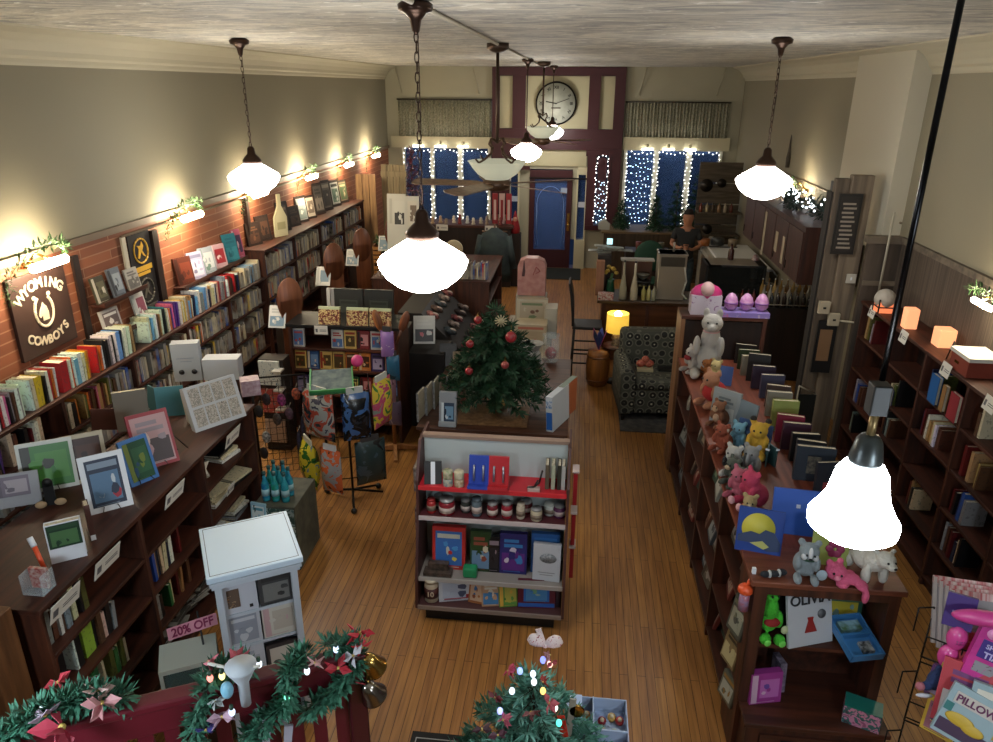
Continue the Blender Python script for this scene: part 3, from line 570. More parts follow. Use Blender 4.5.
# row of open face-out items on the far upper ledge
far = [(9.3, .3, ['2a1c16', '4a3024', '6a4a34'], 'brown framed print on the tall far ledge, nearest'), (9.62, .34, ['33251c', '5a3c2a', '2a1c16'], 'dark framed print left of the cream bottle cutout'),
       (10.35, .42, ['2a2420', '4a4038', '7a6a58'], 'dark framed photograph right of the cream bottle cutout'), (10.75, .3, ['1c1614', '3a2c24'], 'small black framed picture on the far ledge'), (11.1, .4, ['b8bab8', '8a9894', 'd8d8d0'], 'white poster under the fourth picture light'),
       (11.45, .36, ['a89c8c', '6a5c50', 'c8bcac'], 'tan poster beside the white poster'), (11.9, .5, ['4a443c', '7a7064', '2c2824'], 'grey textured picture on the far ledge'), (12.3, .5, ['5a544a', '3a342c', '8a8070'], 'second grey textured picture on the far ledge'),
       (12.75, .45, ['c8c8c0', '6a8070', '3a3a34'], 'white and green poster under the fifth picture light'), (13.2, .4, ['7a6a54', '4a5a3c', 'a89878'], 'olive coloured poster at the end of the far ledge')]
for i, (y, h, cs, lb) in enumerate(far): upright('framed_picture', lb, 'picture', (-4.22, y, 1.921), .26, h, .02, 72, 8, mat('2a1c14', .5), 'framed pictures on the far upper ledge', pages=False, pic=(.86, .06, .94, art(cs, 12, 40 + i)))
e = empty('bottle_cutout', (-4.12, 9.95, 1.921), 'cream bottle shaped cutout standing on the far ledge', 'sign')
MB().prism([(-.11, 0), (.11, 0), (.11, .26), (.06, .36), (.03, .42), (.03, .58), (-.03, .58), (-.03, .42), (-.06, .36), (-.11, .26)], 0, .03).build('cutout', mat('b8b090', .6), e, bevel=.004); MB().cb((0, -.003, .15), (.14, .004, .10)).build('label_patch', mat('96906e', .6), e); e.rotation_euler = (0, 0, R(60))
# oval boards ending the shelves (guitar like silhouettes)
OVAL = wood('7d4a2e', '5c3320', .4)
for i, (px, py, z, y, h) in enumerate(((290, 300, .9, 7.9, .62), (334, 262, 1.0, 9.6, .6), (362, 245, 1.0, 11.0, .6), (393, 232, 1.0, 12.2, .6))):
    p = aty(px, py, y)
    e = empty('display_rack', (p.x, y, 0), 'wooden rack with an oval end board, %s from the front beside the wall shelves' % ordn(i + 1), 'rack', 'racks with oval end boards'); zt = p.z
    M = Matrix.Translation((0, 0, zt)) @ Matrix.Rotation(R(90), 4, 'Y') @ Matrix.Diagonal((1.7, 1, 1, 1))
    MB().lathe([(.15, -.012), (.155, 0), (.15, .012)], n=28, M=M).box((-.012, -.12, zt - .8), (.012, .12, zt)).build('oval_board', OVAL, e)
    MB().box((-.25, -.12, .0), (0, .12, zt - .28)).build('case', DARKW, e); e.rotation_euler = (0, 0, R(-48))
    upright('magazine', 'white magazine on the rack with an oval board, %s from the front' % ordn(i + 1), 'magazine', (p.x - .14, y - .13, zt - .30), .2, .26, .01, 0, 25, art(['c8c8c4', '6a8498', 'a8aaa8'], 9, 60 + i), 'magazines on the oval ended racks')

# ------------------------------------------------------------------ PENDANTS AND FANS
def pendant(x, y, zg, r, label, chain=True, far=False, shade=None):
    e = empty('pendant_lamp', (x, y, 0), label, 'lamp', 'schoolhouse globe pendants')
    MB().lathe([(.005, -.16), (.02, -.14), (.03, -.09), (.055, -.06), (.085, -.05), (.09, -.02), (.06, 0)], c=(0, 0, ZC), n=20).build('canopy', BRONZE, e)
    top = zg + .66 * r + .13; mb = MB()
    if far: mb.cyl((0, 0, ZC - .15), (0, 0, top), .008, n=6)
    else:
        z = ZC - .14; k = 0
        while z > top:
            M = Matrix.Translation((0, 0, z - .028)) @ Matrix.Rotation(R(90 * (k % 2) + 20), 4, 'Z'); q = [(.011 * math.cos(R(a)), 0, .03 * math.sin(R(a))) for a in range(0, 361, 45)]
            mb.tube([M @ Vector(w) for w in q], .0035, 5); z -= .048; k += 1
        mb.tube([(.008, .005, ZC - .14), (.012, -.004, (ZC + top) / 2), (.004, .004, top)], .003, 5)
    mb.build('chain', BRONZE, e)
    MB().lathe([(r * .36, -.14), (r * .37, -.11), (r * .28, -.08), (r * .16, -.05), (r * .14, 0), (.02, .02)], c=(0, 0, top), n=20).build('fitter', BRONZE, e)
    MB().lathe([(.012, -.60), (.30, -.56), (.58, -.44), (.82, -.24), (.96, -.02), (1.0, .12), (.93, .24), (.62, .45), (.36, .62)], c=(0, 0, 0), n=32, M=Matrix.Translation((0, 0, zg)) @ Matrix.Diagonal((r, r, r * .95, 1))).build('globe_shade', shade or LAMP, e)
    return e
pendant(-3.16, 7.08, 3.04, .245, 'schoolhouse globe pendant hanging beside the left wall', True)
pendant(-.86, 4.03, 2.95, .255, 'largest, nearest schoolhouse globe pendant hanging over the middle aisle', True)
pendant(1.63, 6.99, 3.10, .245, 'schoolhouse globe pendant hanging over the long right bookcase', True)
pendant(-.86, 11.96, 2.93, .245, 'far globe pendant hanging behind the first ceiling fan', far=True)
pendant(-.62, 15.9, 3.02, .24, 'most distant globe pendant hanging in front of the round clock', far=True)
pendant(-2.0, .75, 2.45, .245, 'cool white globe pendant over the loft stairs, left of the viewer', far=True, shade=COOL)
pendant(1.75, .25, 2.45, .245, 'cool white globe pendant over the loft, right of the viewer', far=True, shade=COOL)
GLASSB = mat('a8a893', .3, es=.25)
def fan(x, y, zb, label, r=.92, tilt=12):
    e = empty('ceiling_fan', (x, y, 0), label, 'fan', 'ceiling fans with glass bowls')
    MB().lathe([(.02, -.09), (.06, -.08), (.11, -.05), (.11, 0)], c=(0, 0, ZC), n=20).cyl((0, 0, ZC - .08), (0, 0, zb + .28), .016).build('downrod', mat('4a3a30', .4, .6), e)
    MB().lathe([(.05, -.16), (.13, -.14), (.15, -.06), (.10, -.02), (.04, 0)], c=(0, 0, zb - .04), n=20).build('motor', mat('5a4434', .4, .5), e)
    mb = MB()
    for i in range(4):
        a = R(45 + 90 * i); c, s_ = math.cos(a), math.sin(a)
        mb.tube([(c * rr, s_ * rr, zb + zz) for rr, zz in ((.02, .30), (.08, .33), (.11, .28), (.07, .24), (.09, .18), (.16, .13), (.24, .10), (.28, .14))], .010, 6)
    mb.build('scroll_arms', mat('5a4638', .4, .6), e)
    MB().lathe([(.03, -.15), (.12, -.13), (.20, -.08), (.26, -.01), (.30, .05), (.31, .055), (.29, .05), (.20, -.06), (.03, -.12)], c=(0, 0, zb + .05), n=32).build('glass_bowl', GLASSB, e)
    MB().sph((0, 0, zb - .12), .03).build('finial', BRONZE, e)
    for i in range(5):
        M = Matrix.Translation((0, 0, zb - .13)) @ Matrix.Rotation(R(72 * i + tilt), 4, 'Z') @ Matrix.Rotation(R(-10), 4, 'X')
        mb = MB(); o = [(.12, -.02), (.2, -.07), (.26, -.09), (r - .06, -.11), (r, -.06), (r, .06), (r - .06, .11), (.26, .09), (.2, .07), (.12, .02)]; n = len(o)
        mb.add([(a, b, 0) for a, b in o] + [(a, b, .008) for a, b in o], [list(range(n - 1, -1, -1)), list(range(n, 2 * n))] + [(k, (k + 1) % n, n + (k + 1) % n, n + k) for k in range(n)], 0, False, M)
        mb.build('blade', wood('8a6c54', '6a503c', .4), e)
    return e
fan(-.87, 7.91, 3.07, 'nearest ceiling fan with an amber glass bowl and scrolled arms', tilt=175)
fan(-.70, 13.6, 3.14, 'distant ceiling fan with a glass bowl, in front of the clock wall', tilt=20)
# near right lamp on its long rod
p = aty(857, 500, 2.0)
e = empty('stem_lamp', (p.x, 2.0, 0), 'brilliant white bell shaded lamp on a long black rod at the right', 'lamp')
zb = p.z
MB().cyl((0, 0, zb + .38), (0, 0, ZC), .0085, m=0).build('rod', mat('0c0c0e', .25, .8), e)
MB().cb((0, 0, zb + .325), (.05, .05, .09)).build('switch_block', BLACK, e, bevel=.004)
MB().cyl((0, 0, zb + .20), (0, 0, zb + .29), .012).build('brass_neck', mat('8a7650', .4, .7), e)
MB().lathe([(.045, -.045), (.047, -.03), (.042, 0), (.036, .03), (.026, .045), (.014, .05)], c=(0, 0, zb + .165), n=20).build('socket_cap', mat('4a4f50', .35, .8), e)
MB().lathe([(.02, .125), (.055, .118), (.072, .09), (.080, .05), (.088, .01), (.108, -.03), (.128, -.06), (.126, -.085), (.10, -.105), (.06, -.115), (.01, -.118)], c=(0, 0, zb), n=28).build('bell_shade', mat((.9, .96, 1), .3, es=16), e)

# ------------------------------------------------------------------ BACK OF THE SHOP
# clock
e = empty('wall_clock', (-.585, YB - .12, 3.57), 'large round clock with roman numerals on the red timber wall', 'clock')
Mx = Matrix.Rotation(R(90), 4, 'X')
MB().lathe([(.40, -.02), (.44, 0), (.44, .02), (.40, .03)], n=40, M=Mx).build('rim', mat('12100f', .4, .5), e)
MB().lathe([(.405, .021), (.405, .031)], n=40, M=Mx).build('dial', mat('b5b6a8', .6, noise=(6, 'a0a294')), e)
mb = MB()
for k, s in enumerate('XII I II III IV V VI VII VIII IX X XI'.split()):
    a = R(90 - 30 * k); t = text(s, .085, BLACK, e, (.32 * math.cos(a), -.034, .32 * math.sin(a)), rot=Euler((R(90), 0, 0)), name='numeral'); t.rotation_euler = (Matrix.Rotation(-(a - R(90)), 4, 'Y') @ Matrix.Rotation(R(90), 4, 'X')).to_euler()
MB().cb((0, -.04, .1), (.02, .005, .24)).build('hour_hand', BLACK, e, rot=(0, R(-80), 0)); MB().cb((0, -.045, .13), (.012, .005, .32)).build('minute_hand', BLACK, e, rot=(0, R(70), 0)); MB().cb((0, -.036, -.09), (.2, .004, .03)).build('dial_inscription', mat('5a564c', .6), e)
# curtains
def curtain(x0, x1, z0, z1, lab):
    e = empty('lace_curtain', ((x0 + x1) / 2, YB - .06, z0), lab, 'curtain', 'lace curtains over the shop windows'); w = (x1 - x0) / 2; v = []; f = []; n = 220
    for i in range(n + 1):
        x = -w + 2 * w * i / n; y = .02 * math.sin(i * .9) + .012 * math.sin(i * .37 + 1); v += [(x, y, .02), (x, y * .5, z1 - z0 - .01)]
    for i in range(n): f.append((2 * i, 2 * i + 2, 2 * i + 3, 2 * i + 1))
    mb = MB(); mb.add(v, f, 0, True); o = mb.build('lace', mat('a8a590', .9, noise=(30, '74725f', (2, 1, 1))), e); s = o.modifiers.new('s', 'SOLIDIFY'); s.thickness = .004
    MB().cyl((-w - .02, 0, z1 - z0), (w + .02, 0, z1 - z0), .015).build('curtain_rod', mat('3a342c', .5), e)
    MB().cyl((-w, 0, .0), (w, 0, .0), .01).build('lower_rod', mat('3a342c', .5), e)
curtain(-4.04, -1.98, 2.84, 3.63, 'grey lace curtain above the left shop window'); curtain(.90, 3.04, 2.88, 3.61, 'grey lace curtain above the right shop window')
# string lights round the window panes
BULB = mat((1, .97, .9), .3, es=3.5); BLUEB = mat((.6, .78, 1), .3, es=2)
def string_lights(name, lab, pts, step, m, r=.010, group='string lights in the shop windows'):
    e = empty(name, pts[0], lab, 'string lights', group); q = [Vector(p) - Vector(pts[0]) for p in pts]
    MB().tube(q, .004, 4).build('cord', mat('1c241c', .6), e)
    tot = sum((b - a).length for a, b in zip(q, q[1:])); n = min(96, int(tot / step)); rnd = random.Random(len(lab))
    base = MB().sph((0, 0, 0), r, 6, 4).build('bulb', m, e)
    for i in range(n):
        s = (i + .5) * tot / n
        for a, b in zip(q, q[1:]):
            L = (b - a).length
            if s <= L: pt = a.lerp(b, s / L); break
            s -= L
        o = base if i == 0 else base.copy()
        if i: COL.objects.link(o)
        o.location = pt + Vector((rnd.uniform(-.02, .02), -.02, rnd.uniform(-.03, .03)))
yq = YB - .08
nmw = ['left window left pane', 'left window middle pane', 'left window right pane', 'right window left pane', 'right window middle pane', 'right window right pane']
for (a, b), s in zip(((-3.93, -3.35), (-3.27, -2.73), (-2.62, -2.06), (.99, 1.56), (1.66, 2.25), (2.36, 2.93)), nmw):
    string_lights('string_lights', 'warm white string lights outlining the ' + s, [(a, yq, 1.05), (a, yq, 2.58), (b, yq, 2.58), (b, yq, 1.05)], .085 if a > 0 else .1, BULB)
string_lights('string_lights', 'string lights outlining the narrow red framed sidelight', [(.34, yq - .06, 1.05), (.34, yq - .06, 2.5), (.59, yq - .06, 2.5), (.59, yq - .06, 1.05)], .08, BULB)
zig = [(1.02 + .5 * (i % 2), yq + .03, 2.5 - i * .09) for i in range(17)]
string_lights('string_lights', 'bluish white icicle lights filling the leftmost pane of the right window', zig, .09, BLUEB)
string_lights('string_lights', 'cool white string lights bunched in the lower narrow sidelight', [(.36 + .2 * (i % 2), yq - .05, 2.0 - i * .09) for i in range(12)], .07, BLUEB)
# valance lights
for x, s in ((-3.6, 'left'), (-3.1, 'left'), (-2.6, 'left'), (1.4, 'right'), (1.85, 'right'), (2.3, 'right')):
    e = empty('spot_lamp', (x, YB - .1, 2.66), 'small lit spot lamp above the %s window, %s of three' % (s, {-3.6: 'leftmost', -3.1: 'middle', -2.6: 'rightmost', 1.4: 'leftmost', 1.85: 'middle', 2.3: 'rightmost'}[x]), 'lamp', 'spot lamps above the %s window' % s)
    MB().cyl((0, .03, .08), (0, -.04, .02), .03).build('housing', CREAM, e); MB().cyl((-.12, -.05, .0), (.12, -.05, .0), .018).build('bulb', mat((1, .95, .85), .3, es=5), e)
tag(MB().box((.37, YB - .12, 1.35), (.56, YB - .10, 2.35)).sph((.465, YB - .11, 2.38), (.1, .02, .1)).build('hanging_ornament', mat('3a1218', .7)), 'dark red long hanging ornament in the narrow sidelight', 'ornament')
for x, z, s, c in ((-1.45, 1.05, 'white', 'c8ccd0'), (-1.45, .72, 'round pale', 'b8a8b4'), (-1.44, 1.55, 'narrow white', 'a8b4c8'), (.05, 1.45, 'small white', 'c8ccd8'), (-.35, 1.75, 'white square', 'a8b8d0'), (.24, 1.33, 'pinkish', 'c8a0a8')):
    tag(MB().cb((x, YB - .075 if x != .24 else YB - .11, z), (.14, .006, .12)).build('notice', mat(c, .6)), '%s notice stuck at the entry, %s' % (s, 'on the door glass' if x == -.35 else 'left of the door' if x < 0 else 'right of the door'), 'notice')
# left: wooden shutters, tinsel tree, ledge with trinkets
e = empty('wood_screen', (-3.62, 14.2, 0), 'pale weathered plank screen standing at the far end of the brick wall', 'screen')
for i in range(4): MB().box((-.17 + i * .12, 0, 0), (-.06 + i * .12, .03, 2.5)).build('plank', wood('8f8062', '6a5c44', .7), e)
MB().box((-.18, -.02, 2.28), (.32, 0, 2.38)).build('crossbar', wood('8f8062', '6a5c44', .7), e)
e = empty('wood_screen', (-4.0, 13.85, 0), 'warm lit plank panel beside the last picture light', 'screen')
for i in range(3): MB().box((-.2 + i * .13, 0, 0), (-.08 + i * .13, .03, 2.35)).build('plank', wood('9a7850', '6a4c30', .7), e)
def conifer(name, loc, label, h, r, m, n=1400, L=.10, base=.12, trunk=.012, group=None, seed=1, tiers=11, stand=True):
    e = empty(name, loc, label, 'tree', group); rnd = random.Random(seed); mb = MB()
    MB().cyl((0, 0, 0), (0, 0, h * .97), trunk * 1.6, trunk * .5).build('trunk', mat('3a2a1c', .8), e)
    br = []
    for t in range(tiers):
        f = t / (tiers - 1); z = base + (h - base) * f * .96; rr = r * (1 - f) ** .78 + r * .09; k = max(4, int(11 * (1 - f) + 4))
        for i in range(k):
            a = 2 * math.pi * (i + rnd.random() * .6) / k + t; br.append((Vector((0, 0, z)), Vector((math.cos(a) * rr, math.sin(a) * rr, z - rr * .05 + rnd.uniform(-.02, .05) * h))))
    tot = sum((b - a).length for a, b in br)
    tw = MB()
    for a, b in br:
        tw.cyl(a, b, trunk * .35, trunk * .15, n=4); k = max(8, int(n * (b - a).length / tot))
        dd = (b - a).normalized()
        for i in range(k):
            p = a.lerp(b, rnd.uniform(.12, 1.04)); side = dd.cross(Vector((rnd.gauss(0, 1), rnd.gauss(0, 1), rnd.gauss(0, 1)))).normalized()
            q = p + (dd * .75 + side).normalized() * L * rnd.uniform(.6, 1.1); s = dd.cross(side) * L * .09; mid = (p + q) / 2
            mb.add([p, mid + s, q, mid - s, mid + side.cross(s).normalized() * L * .06], [(0, 1, 2, 3), (0, 1, 4), (1, 2, 4)], 0)
    mb.build('needles', m, e); tw.build('branches', mat('2f2a1c', .8), e)
    if stand:
        sm = MB()
        for i in range(3): a = R(120 * i + 30); sm.cyl((0, 0, .05), (.3 * r * 1.3 * math.cos(a), .3 * r * 1.3 * math.sin(a), .01), .012)
        sm.build('stand', mat('1c3424', .5), e)
    return e
conifer('tinsel_tree', (-3.32, 14.75, 1.272), 'slim red tinsel tree in front of the left shop window', 1.55, .22, art(['3a1418', '8a2a30', '24201c', 'a85a5c'], 60, 3), 900, .09, tiers=14, stand=False)
tb = empty('display_table', (-2.3, 15.2, 0), 'long dark table under the left shop window', 'table')
MB().box((-1.05, -.35, 1.22), (1.0, .35, 1.27)).build('tabletop', WOODX, tb, bevel=.004); MB().box((-1.0, -.3, 0), (.95, .3, 1.22)).build('front_cabinet', DARKW, tb)
tagd = 'small items on the table under the left shop window'
for i in range(14):
    x = -3.25 + i * .14; c = random.choice(['a8a08c', 'c8c0ac', '8a7a6a', 'b89a78', 'c8c8c4', '7a2a28']); y = 15.0 + .12 * (i % 2); h = random.uniform(.08, .2)
    e = empty('figurine', (x, y, 1.271), '%s figurine, %s from the left on the table under the left shop window' % ({'a8a08c': 'grey', 'c8c0ac': 'cream', '8a7a6a': 'taupe', 'b89a78': 'tan', 'c8c8c4': 'white', '7a2a28': 'red'}[c], ordn(i + 1)), 'figurine', tagd)
    MB().lathe([(.045, 0), (.04, .02), (.025, h * .4), (.04, h * .7), (.02, h * .9)], n=10).build('base', mat(c, .5), e); MB().sph((0, 0, h), .03).build('head', mat(c, .5), e)
for x, s in ((-2.75, 'left'), (-1.75, 'right')): price_card((x, 14.83, 1.22), 'cream card on the front of the window table, %s of the two' % s, 0, .24, .12, 0)
e = empty('letter_ornament', (-1.55, 15.05, 1.271), 'red and white upright holiday word block by the entry', 'ornament')
for i in range(3): MB().cb((-.14 + i * .14, 0, .32), (.11, .05, .6)).build('letter_block', mat(['8a1c24', 'c8a8a4', '9a2028'][i], .5), e); MB().cb((-.14 + i * .14, -.03, .3), (.05, .01, .4)).build('inlay', mat(['c8b0a8', '8a1c24', 'c8b0a8'][i], .5), e)
e = empty('santa_figure', (-1.28, 15.1, 1.1), 'red santa figure standing beside the entry sidelight', 'figurine'); MB().lathe([(.10, 0), (.10, .1), (.05, .3), (.01, .45)], n=14).build('coat', mat('9a2028', .7), e); MB().sph((0, -.03, .28), .05).build('face', mat('c8907a', .6), e)
tag(MB().box((-1.40, 15.0, 0), (-1.16, 15.2, 1.1)).build('pedestal', DARKW), 'dark narrow pedestal beside the entry sidelight', 'pedestal')
# crates of slats, framed prints in front
for j, (x, y, z, s) in enumerate(((-3.35, 12.75, .95, 'upper'), (-3.35, 12.75, .60, 'lower'))):
    e = empty('slatted_crate', (x, y, z), 'orange slatted wooden crate, %s of the stack at the end of the brick wall' % s, 'crate')
    for k in range(4): MB().box((-.22, -.2, .02 + k * .08), (.22, -.18, .07 + k * .08)).box((.20, -.18, .02 + k * .08), (.22, .2, .07 + k * .08)).build('slat', mat('b07a40', .6), e)
    MB().box((-.22, -.18, 0), (.22, .2, .02)).box((-.22, -.18, 0), (-.2, .2, .34)).build('crate_body', mat('7a5028', .6), e)
tag(MB().box((-3.62, 12.5, 0), (-3.08, 13.0, .59)).build('low_chest', DARKW), 'dark low chest carrying the two slatted crates', 'chest')
e = empty('wreath', (-3.32, 12.72, 1.30), 'green wreath lying on the upper slatted crate', 'wreath'); mb = MB(); wreath(mb, [(.2 * math.cos(R(a)), .12 * math.sin(R(a)), .05) for a in range(0, 361, 20)], .07, 260, 5, L=.1); mb.build('leaves', GREEN, e)
e = bookcase('dark middle bookcase beyond the media shelves, stacked with magazines', -3.0, -1.25, 10.4, 12.2, (.1, .5, .9), 1.25, (10.4, 12.2), (1, -1), name='bookcase')
for i, (px, py, w, h, cs, lb, cat) in enumerate(((398, 205, .2, .26, ['c8c8c0', '1c1c1e', 'c8c8c0'], 'white framed black silhouette print, left of the pair', 'picture'), (411, 205, .18, .26, ['c8c4b8', '6a5a4c', 'c8c4b8'], 'white framed pencil print, right of the pair', 'picture'), (393, 196, .26, .14, ['c8c8c0', 'b0b0a8'], 'white oblong card above the framed prints', 'card'))):
    p = at(px, py + 9, 1.30); y = 11.9
    p = aty(px, py + 8, y); upright('framed_print', lb, cat, (p.x, y + .1 * (i == 2), 1.251), w * 1.2, p.z - 1.251 + h if p.z > 1.25 else h, .02, 0, 8, mat('c4c4bc', .5), pages=False, pic=(.8, .5 if p.z > 1.4 else .1, .94, art(cs, 9, 70 + i)))
e = empty('round_tambourine', (-2.0, 11.8, 1.42), 'cream round framed hoop standing behind the nearest pendant', 'ornament')
MB().lathe([(.13, -.02), (.15, -.02), (.15, .02), (.13, .02)], n=24, M=Mx).build('hoop', mat('b8a888', .5), e); MB().lathe([(.13, -.005), (.13, .005)], n=24, M=Mx).build('skin', mat('5a6a5c', .6), e)
MB().cb((0, 0, -.16), (.10, .08, .02)).build('foot', DARKW, e)
ST.row(faces(-1.9, 10.5, 1.251, R(-90)) if 0 else Matrix.Translation((-2.9, 10.5, 1.251)) @ Matrix.Rotation(R(-90), 4, 'Z'), 1.6, PD + ',white,pink,cream', (.2, .28), (.01, .03))
ST.row(Matrix.Translation((-2.9, 10.42, .901)) @ Matrix.Rotation(R(-90), 4, 'Z') , 1.5, PD + ',white,pink,cream', (.2, .28), (.01, .03))

# coats on a stand, scarf displays behind the tree
e = empty('coat_stand', (-1.42, 12.6, 0), 'dark green coat hung on a tall wooden stand behind the tree', 'clothing')
MB().cyl((0, 0, 0), (0, 0, 1.7), .018).cyl((-.22, 0, 1.58), (.22, 0, 1.58), .012).cyl((-.2, -.2, .01), (.2, .2, .01), .015).cyl((-.2, .2, .01), (.2, -.2, .01), .015).build('stand', wood('6a4a30', '4a3020'), e)
mb = MB(); mb.lathe([(.30, .72), (.31, .9), (.29, 1.2), (.28, 1.42), (.22, 1.54), (.08, 1.62), (.06, 1.64)], n=24, M=Matrix.Diagonal((1, .5, 1, 1)))
for s in (-1, 1): mb.cyl((s * .22, 0, 1.50), (s * .34, -.05, .95), .075, .06)
mb.build('coat', mat('20282a', .85, noise=(7, '2c3836')), e)
MB().cyl((-.12, -.02, .0), (-.12, -.02, .75), .07, .08).build('hanging_trouser', mat('1c3028', .9), e)
ds = empty('sloped_rack', (-1.75, 9.4, 0), 'black sloped rack of slippers and scarves behind the tree', 'rack')
MB().prism([(-.45, 0), (.45, 0), (.38, .75), (-.15, 1.25), (-.45, 1.25)], -.7, .7).build('rack_body', mat('16110f', .6), ds)
cols = [('8a4a50', 'rose'), ('3a2c30', 'dark'), ('7a6a64', 'taupe'), ('a86a6a', 'pink'), ('5a4034', 'brown'), ('3c4a52', 'slate'), ('8a7a74', 'beige')]
k = 0
for i in range(3):
    for j in range(5):
        c, cn = cols[(i * 5 + j) % 7]; s_ = .12 + .30 * i / 1.0; x = -1.75 + .40 - .22 * i; z = .72 + .20 * i; y = 8.85 + j * .27
        o = MB(); o.sph((0, 0, 0), (.055, .12, .035), 12, 6).sph((0, .05, .02), (.05, .06, .04), 10, 6)
        e = empty('slipper', (x + .0, y, z + .06), '%s slipper on the sloped black rack, %s up, %s from the front' % (cn, ['lowest row', 'middle row', 'top row'][i].split()[0] + ' row', ordn(j + 1)), 'slipper', 'slippers on the sloped rack')
        o.build('slipper_body', mat(c, .8, noise=(30, '201a1a')), e); e.rotation_euler = (R(0), R(40), R(60)); MB().sph((0, -.04, .03), (.035, .05, .02), 8, 5).build('fleece_lining', mat('b8a8a0', .9), e)
for i, (px, py, y, w, h, cs, lb) in enumerate(((424, 322, 8.3, .26, .34, ['c0c0bc', '2a2a2c', 'b05a60', 'c8c8c4'], 'white graphic tea towel on the rack under the nearest pendant'),
                                                (448, 345, 8.1, .2, .28, ['141416', '1c1c1e'], 'black sleeved booklet on the rack under the nearest pendant'))):
    p = aty(px, py + 10, y); upright('tea_towel' if i == 0 else 'booklet', lb, 'towel' if i == 0 else 'booklet', (p.x, y, p.z - .15), w, h, .015, 8, 20, art(cs, 16, 80 + i), pages=False)
tag(MB().box((-1.94, 8.06, 0), (-1.50, 8.6, .95)).build('black_plinth', mat('110e0e', .6), bevel=.005), 'black plinth in front of the sloped slipper rack', 'plinth')

# ------------------------------------------------------------------ MEDIA SHELVES (boxed games and discs)
mc = empty('media_shelf', (-2.55, 7.8, 0), 'dark wooden shelf of small boxed games facing the front', 'shelf unit')
for x in (-.62, .60): MB().box((x, -.25, 0), (x + .03, .25, 1.39)).build('side_panel', WOODV, mc)
for z in (.26, .58, .88, 1.14): MB().box((-.6, -.25, z - .02), (.6, .25, z)).build('shelf', WOODX, mc)
MB().box((-.64, -.26, 1.39), (.65, .26, 1.42)).build('top', BLACK, mc); MB().box((-.6, .2, .02), (.6, .22, 1.39)).build('back_panel', wood('5a3020', '3a1c12'), mc)
for s, z in enumerate((1.141, .881, .581)):
    for j in range(8):
        cs = random.choice((['2a4a7a', '6a8ab8', 'c8b8a0'], ['7a2a2c', 'c88a8a', '2a2024'], ['c8a860', '4a3a1c', '8a3020'], ['2c5a3a', 'c8c070', '1c2a24'], ['b8b8b4', '4a6a9a', '9a3a3c'], ['c87a3c', '4a2a1c', 'c8b89a'], ['4a3a6a', 'a8a0c0', '2a2438']))
        w = random.uniform(.13, .145)
        if s == 0 and j in (1, 2): continue
        gm = MB().box((-w / 2, 0, 0), (w / 2, .03, .21)); deco_mb(gm, w, .21, cs, s * 8 + j); e = tag(gm.build('game_box', [mat(q, .4) for q in cs], None, (-3.08 + j * .15, 7.60, z + .0), (R(-6), 0, 0)), 'small printed game box on the media shelf, %s shelf down, %s from left' % (ordn(s + 1), ordn(j + 1)), 'game', 'boxed games on the media shelf')
for j in range(4):
    x = -2.92 + j * .0; 
for j, (x, lb) in enumerate(((-2.70, 'left'), (-2.38, 'middle'), (-2.12, 'right'))):
    tag(MB().box((-.12, 0, 0), (.12, .04, .17)).box((-.12, 0, .17), (.12, .045, .20), 1).build('game_box', [art(['4a3424', 'c8b078', '6a2420', '2c3a24'], 24, 90 + j), mat('b8c09a', .5)], None, (x, 7.58, 1.421), (R(-10), 0, 0)), '%s pale topped game box standing on the media shelf top' % lb, 'game', 'boxed games on the media shelf')
price_card((-2.78, 7.53, 1.37), 'white shelf card on the media shelf top edge', 0, .15, .1, 0)
for j in range(4): upright('large_game', 'large black game box standing upright behind the media shelf, %s from the left' % ordn(j + 1), 'game', (-2.86 + j * .05 if j < 2 else -2.62 + (j - 2) * .36, 8.05, 1.22), .04 if j < 2 else .34, .48, .05, 0, 4, mat(['b8b4ac', '8a8684', '20211f', '1c1e1c'][j], .5), 'large games behind the media shelf', pages=False, pic=None if j < 2 else (.8, .2, .8, art(['20211f', '3a3e38', '2a2c28'], 14, j)))
tag(MB().box((-3.15, 8.07, 0), (-1.95, 8.45, 1.22)).build('back_counter', DARKW, bevel=.004), 'dark counter behind the media shelf carrying the large black games', 'counter')
e = empty('card_rack', (-3.28, 7.35, 0), 'dark rack with patterned cards and white hooks left of the media shelf', 'rack')
MB().box((-.14, -.1, 0), (.14, .1, 1.1)).build('body', mat('1c1210', .6), e)
for j, (z, c) in enumerate(((.95, ['8aa0a8', 'c8ccc8', '4a6a80']), (.62, ['b8a88c', 'a84a44', '5a7a80']), (.25, ['6a5040', 'a89080', '3a2a24']))): MB().box((-.13, -.13, z - .14), (.1, -.10, z + .14)).build('card_pocket', art(c, 22, 95 + j), e)
for z in (1.0, .78, .55): MB().cb((.1, -.16, z), (.10, .12, .02)).build('hook', mat('b8b4ac', .4), e)

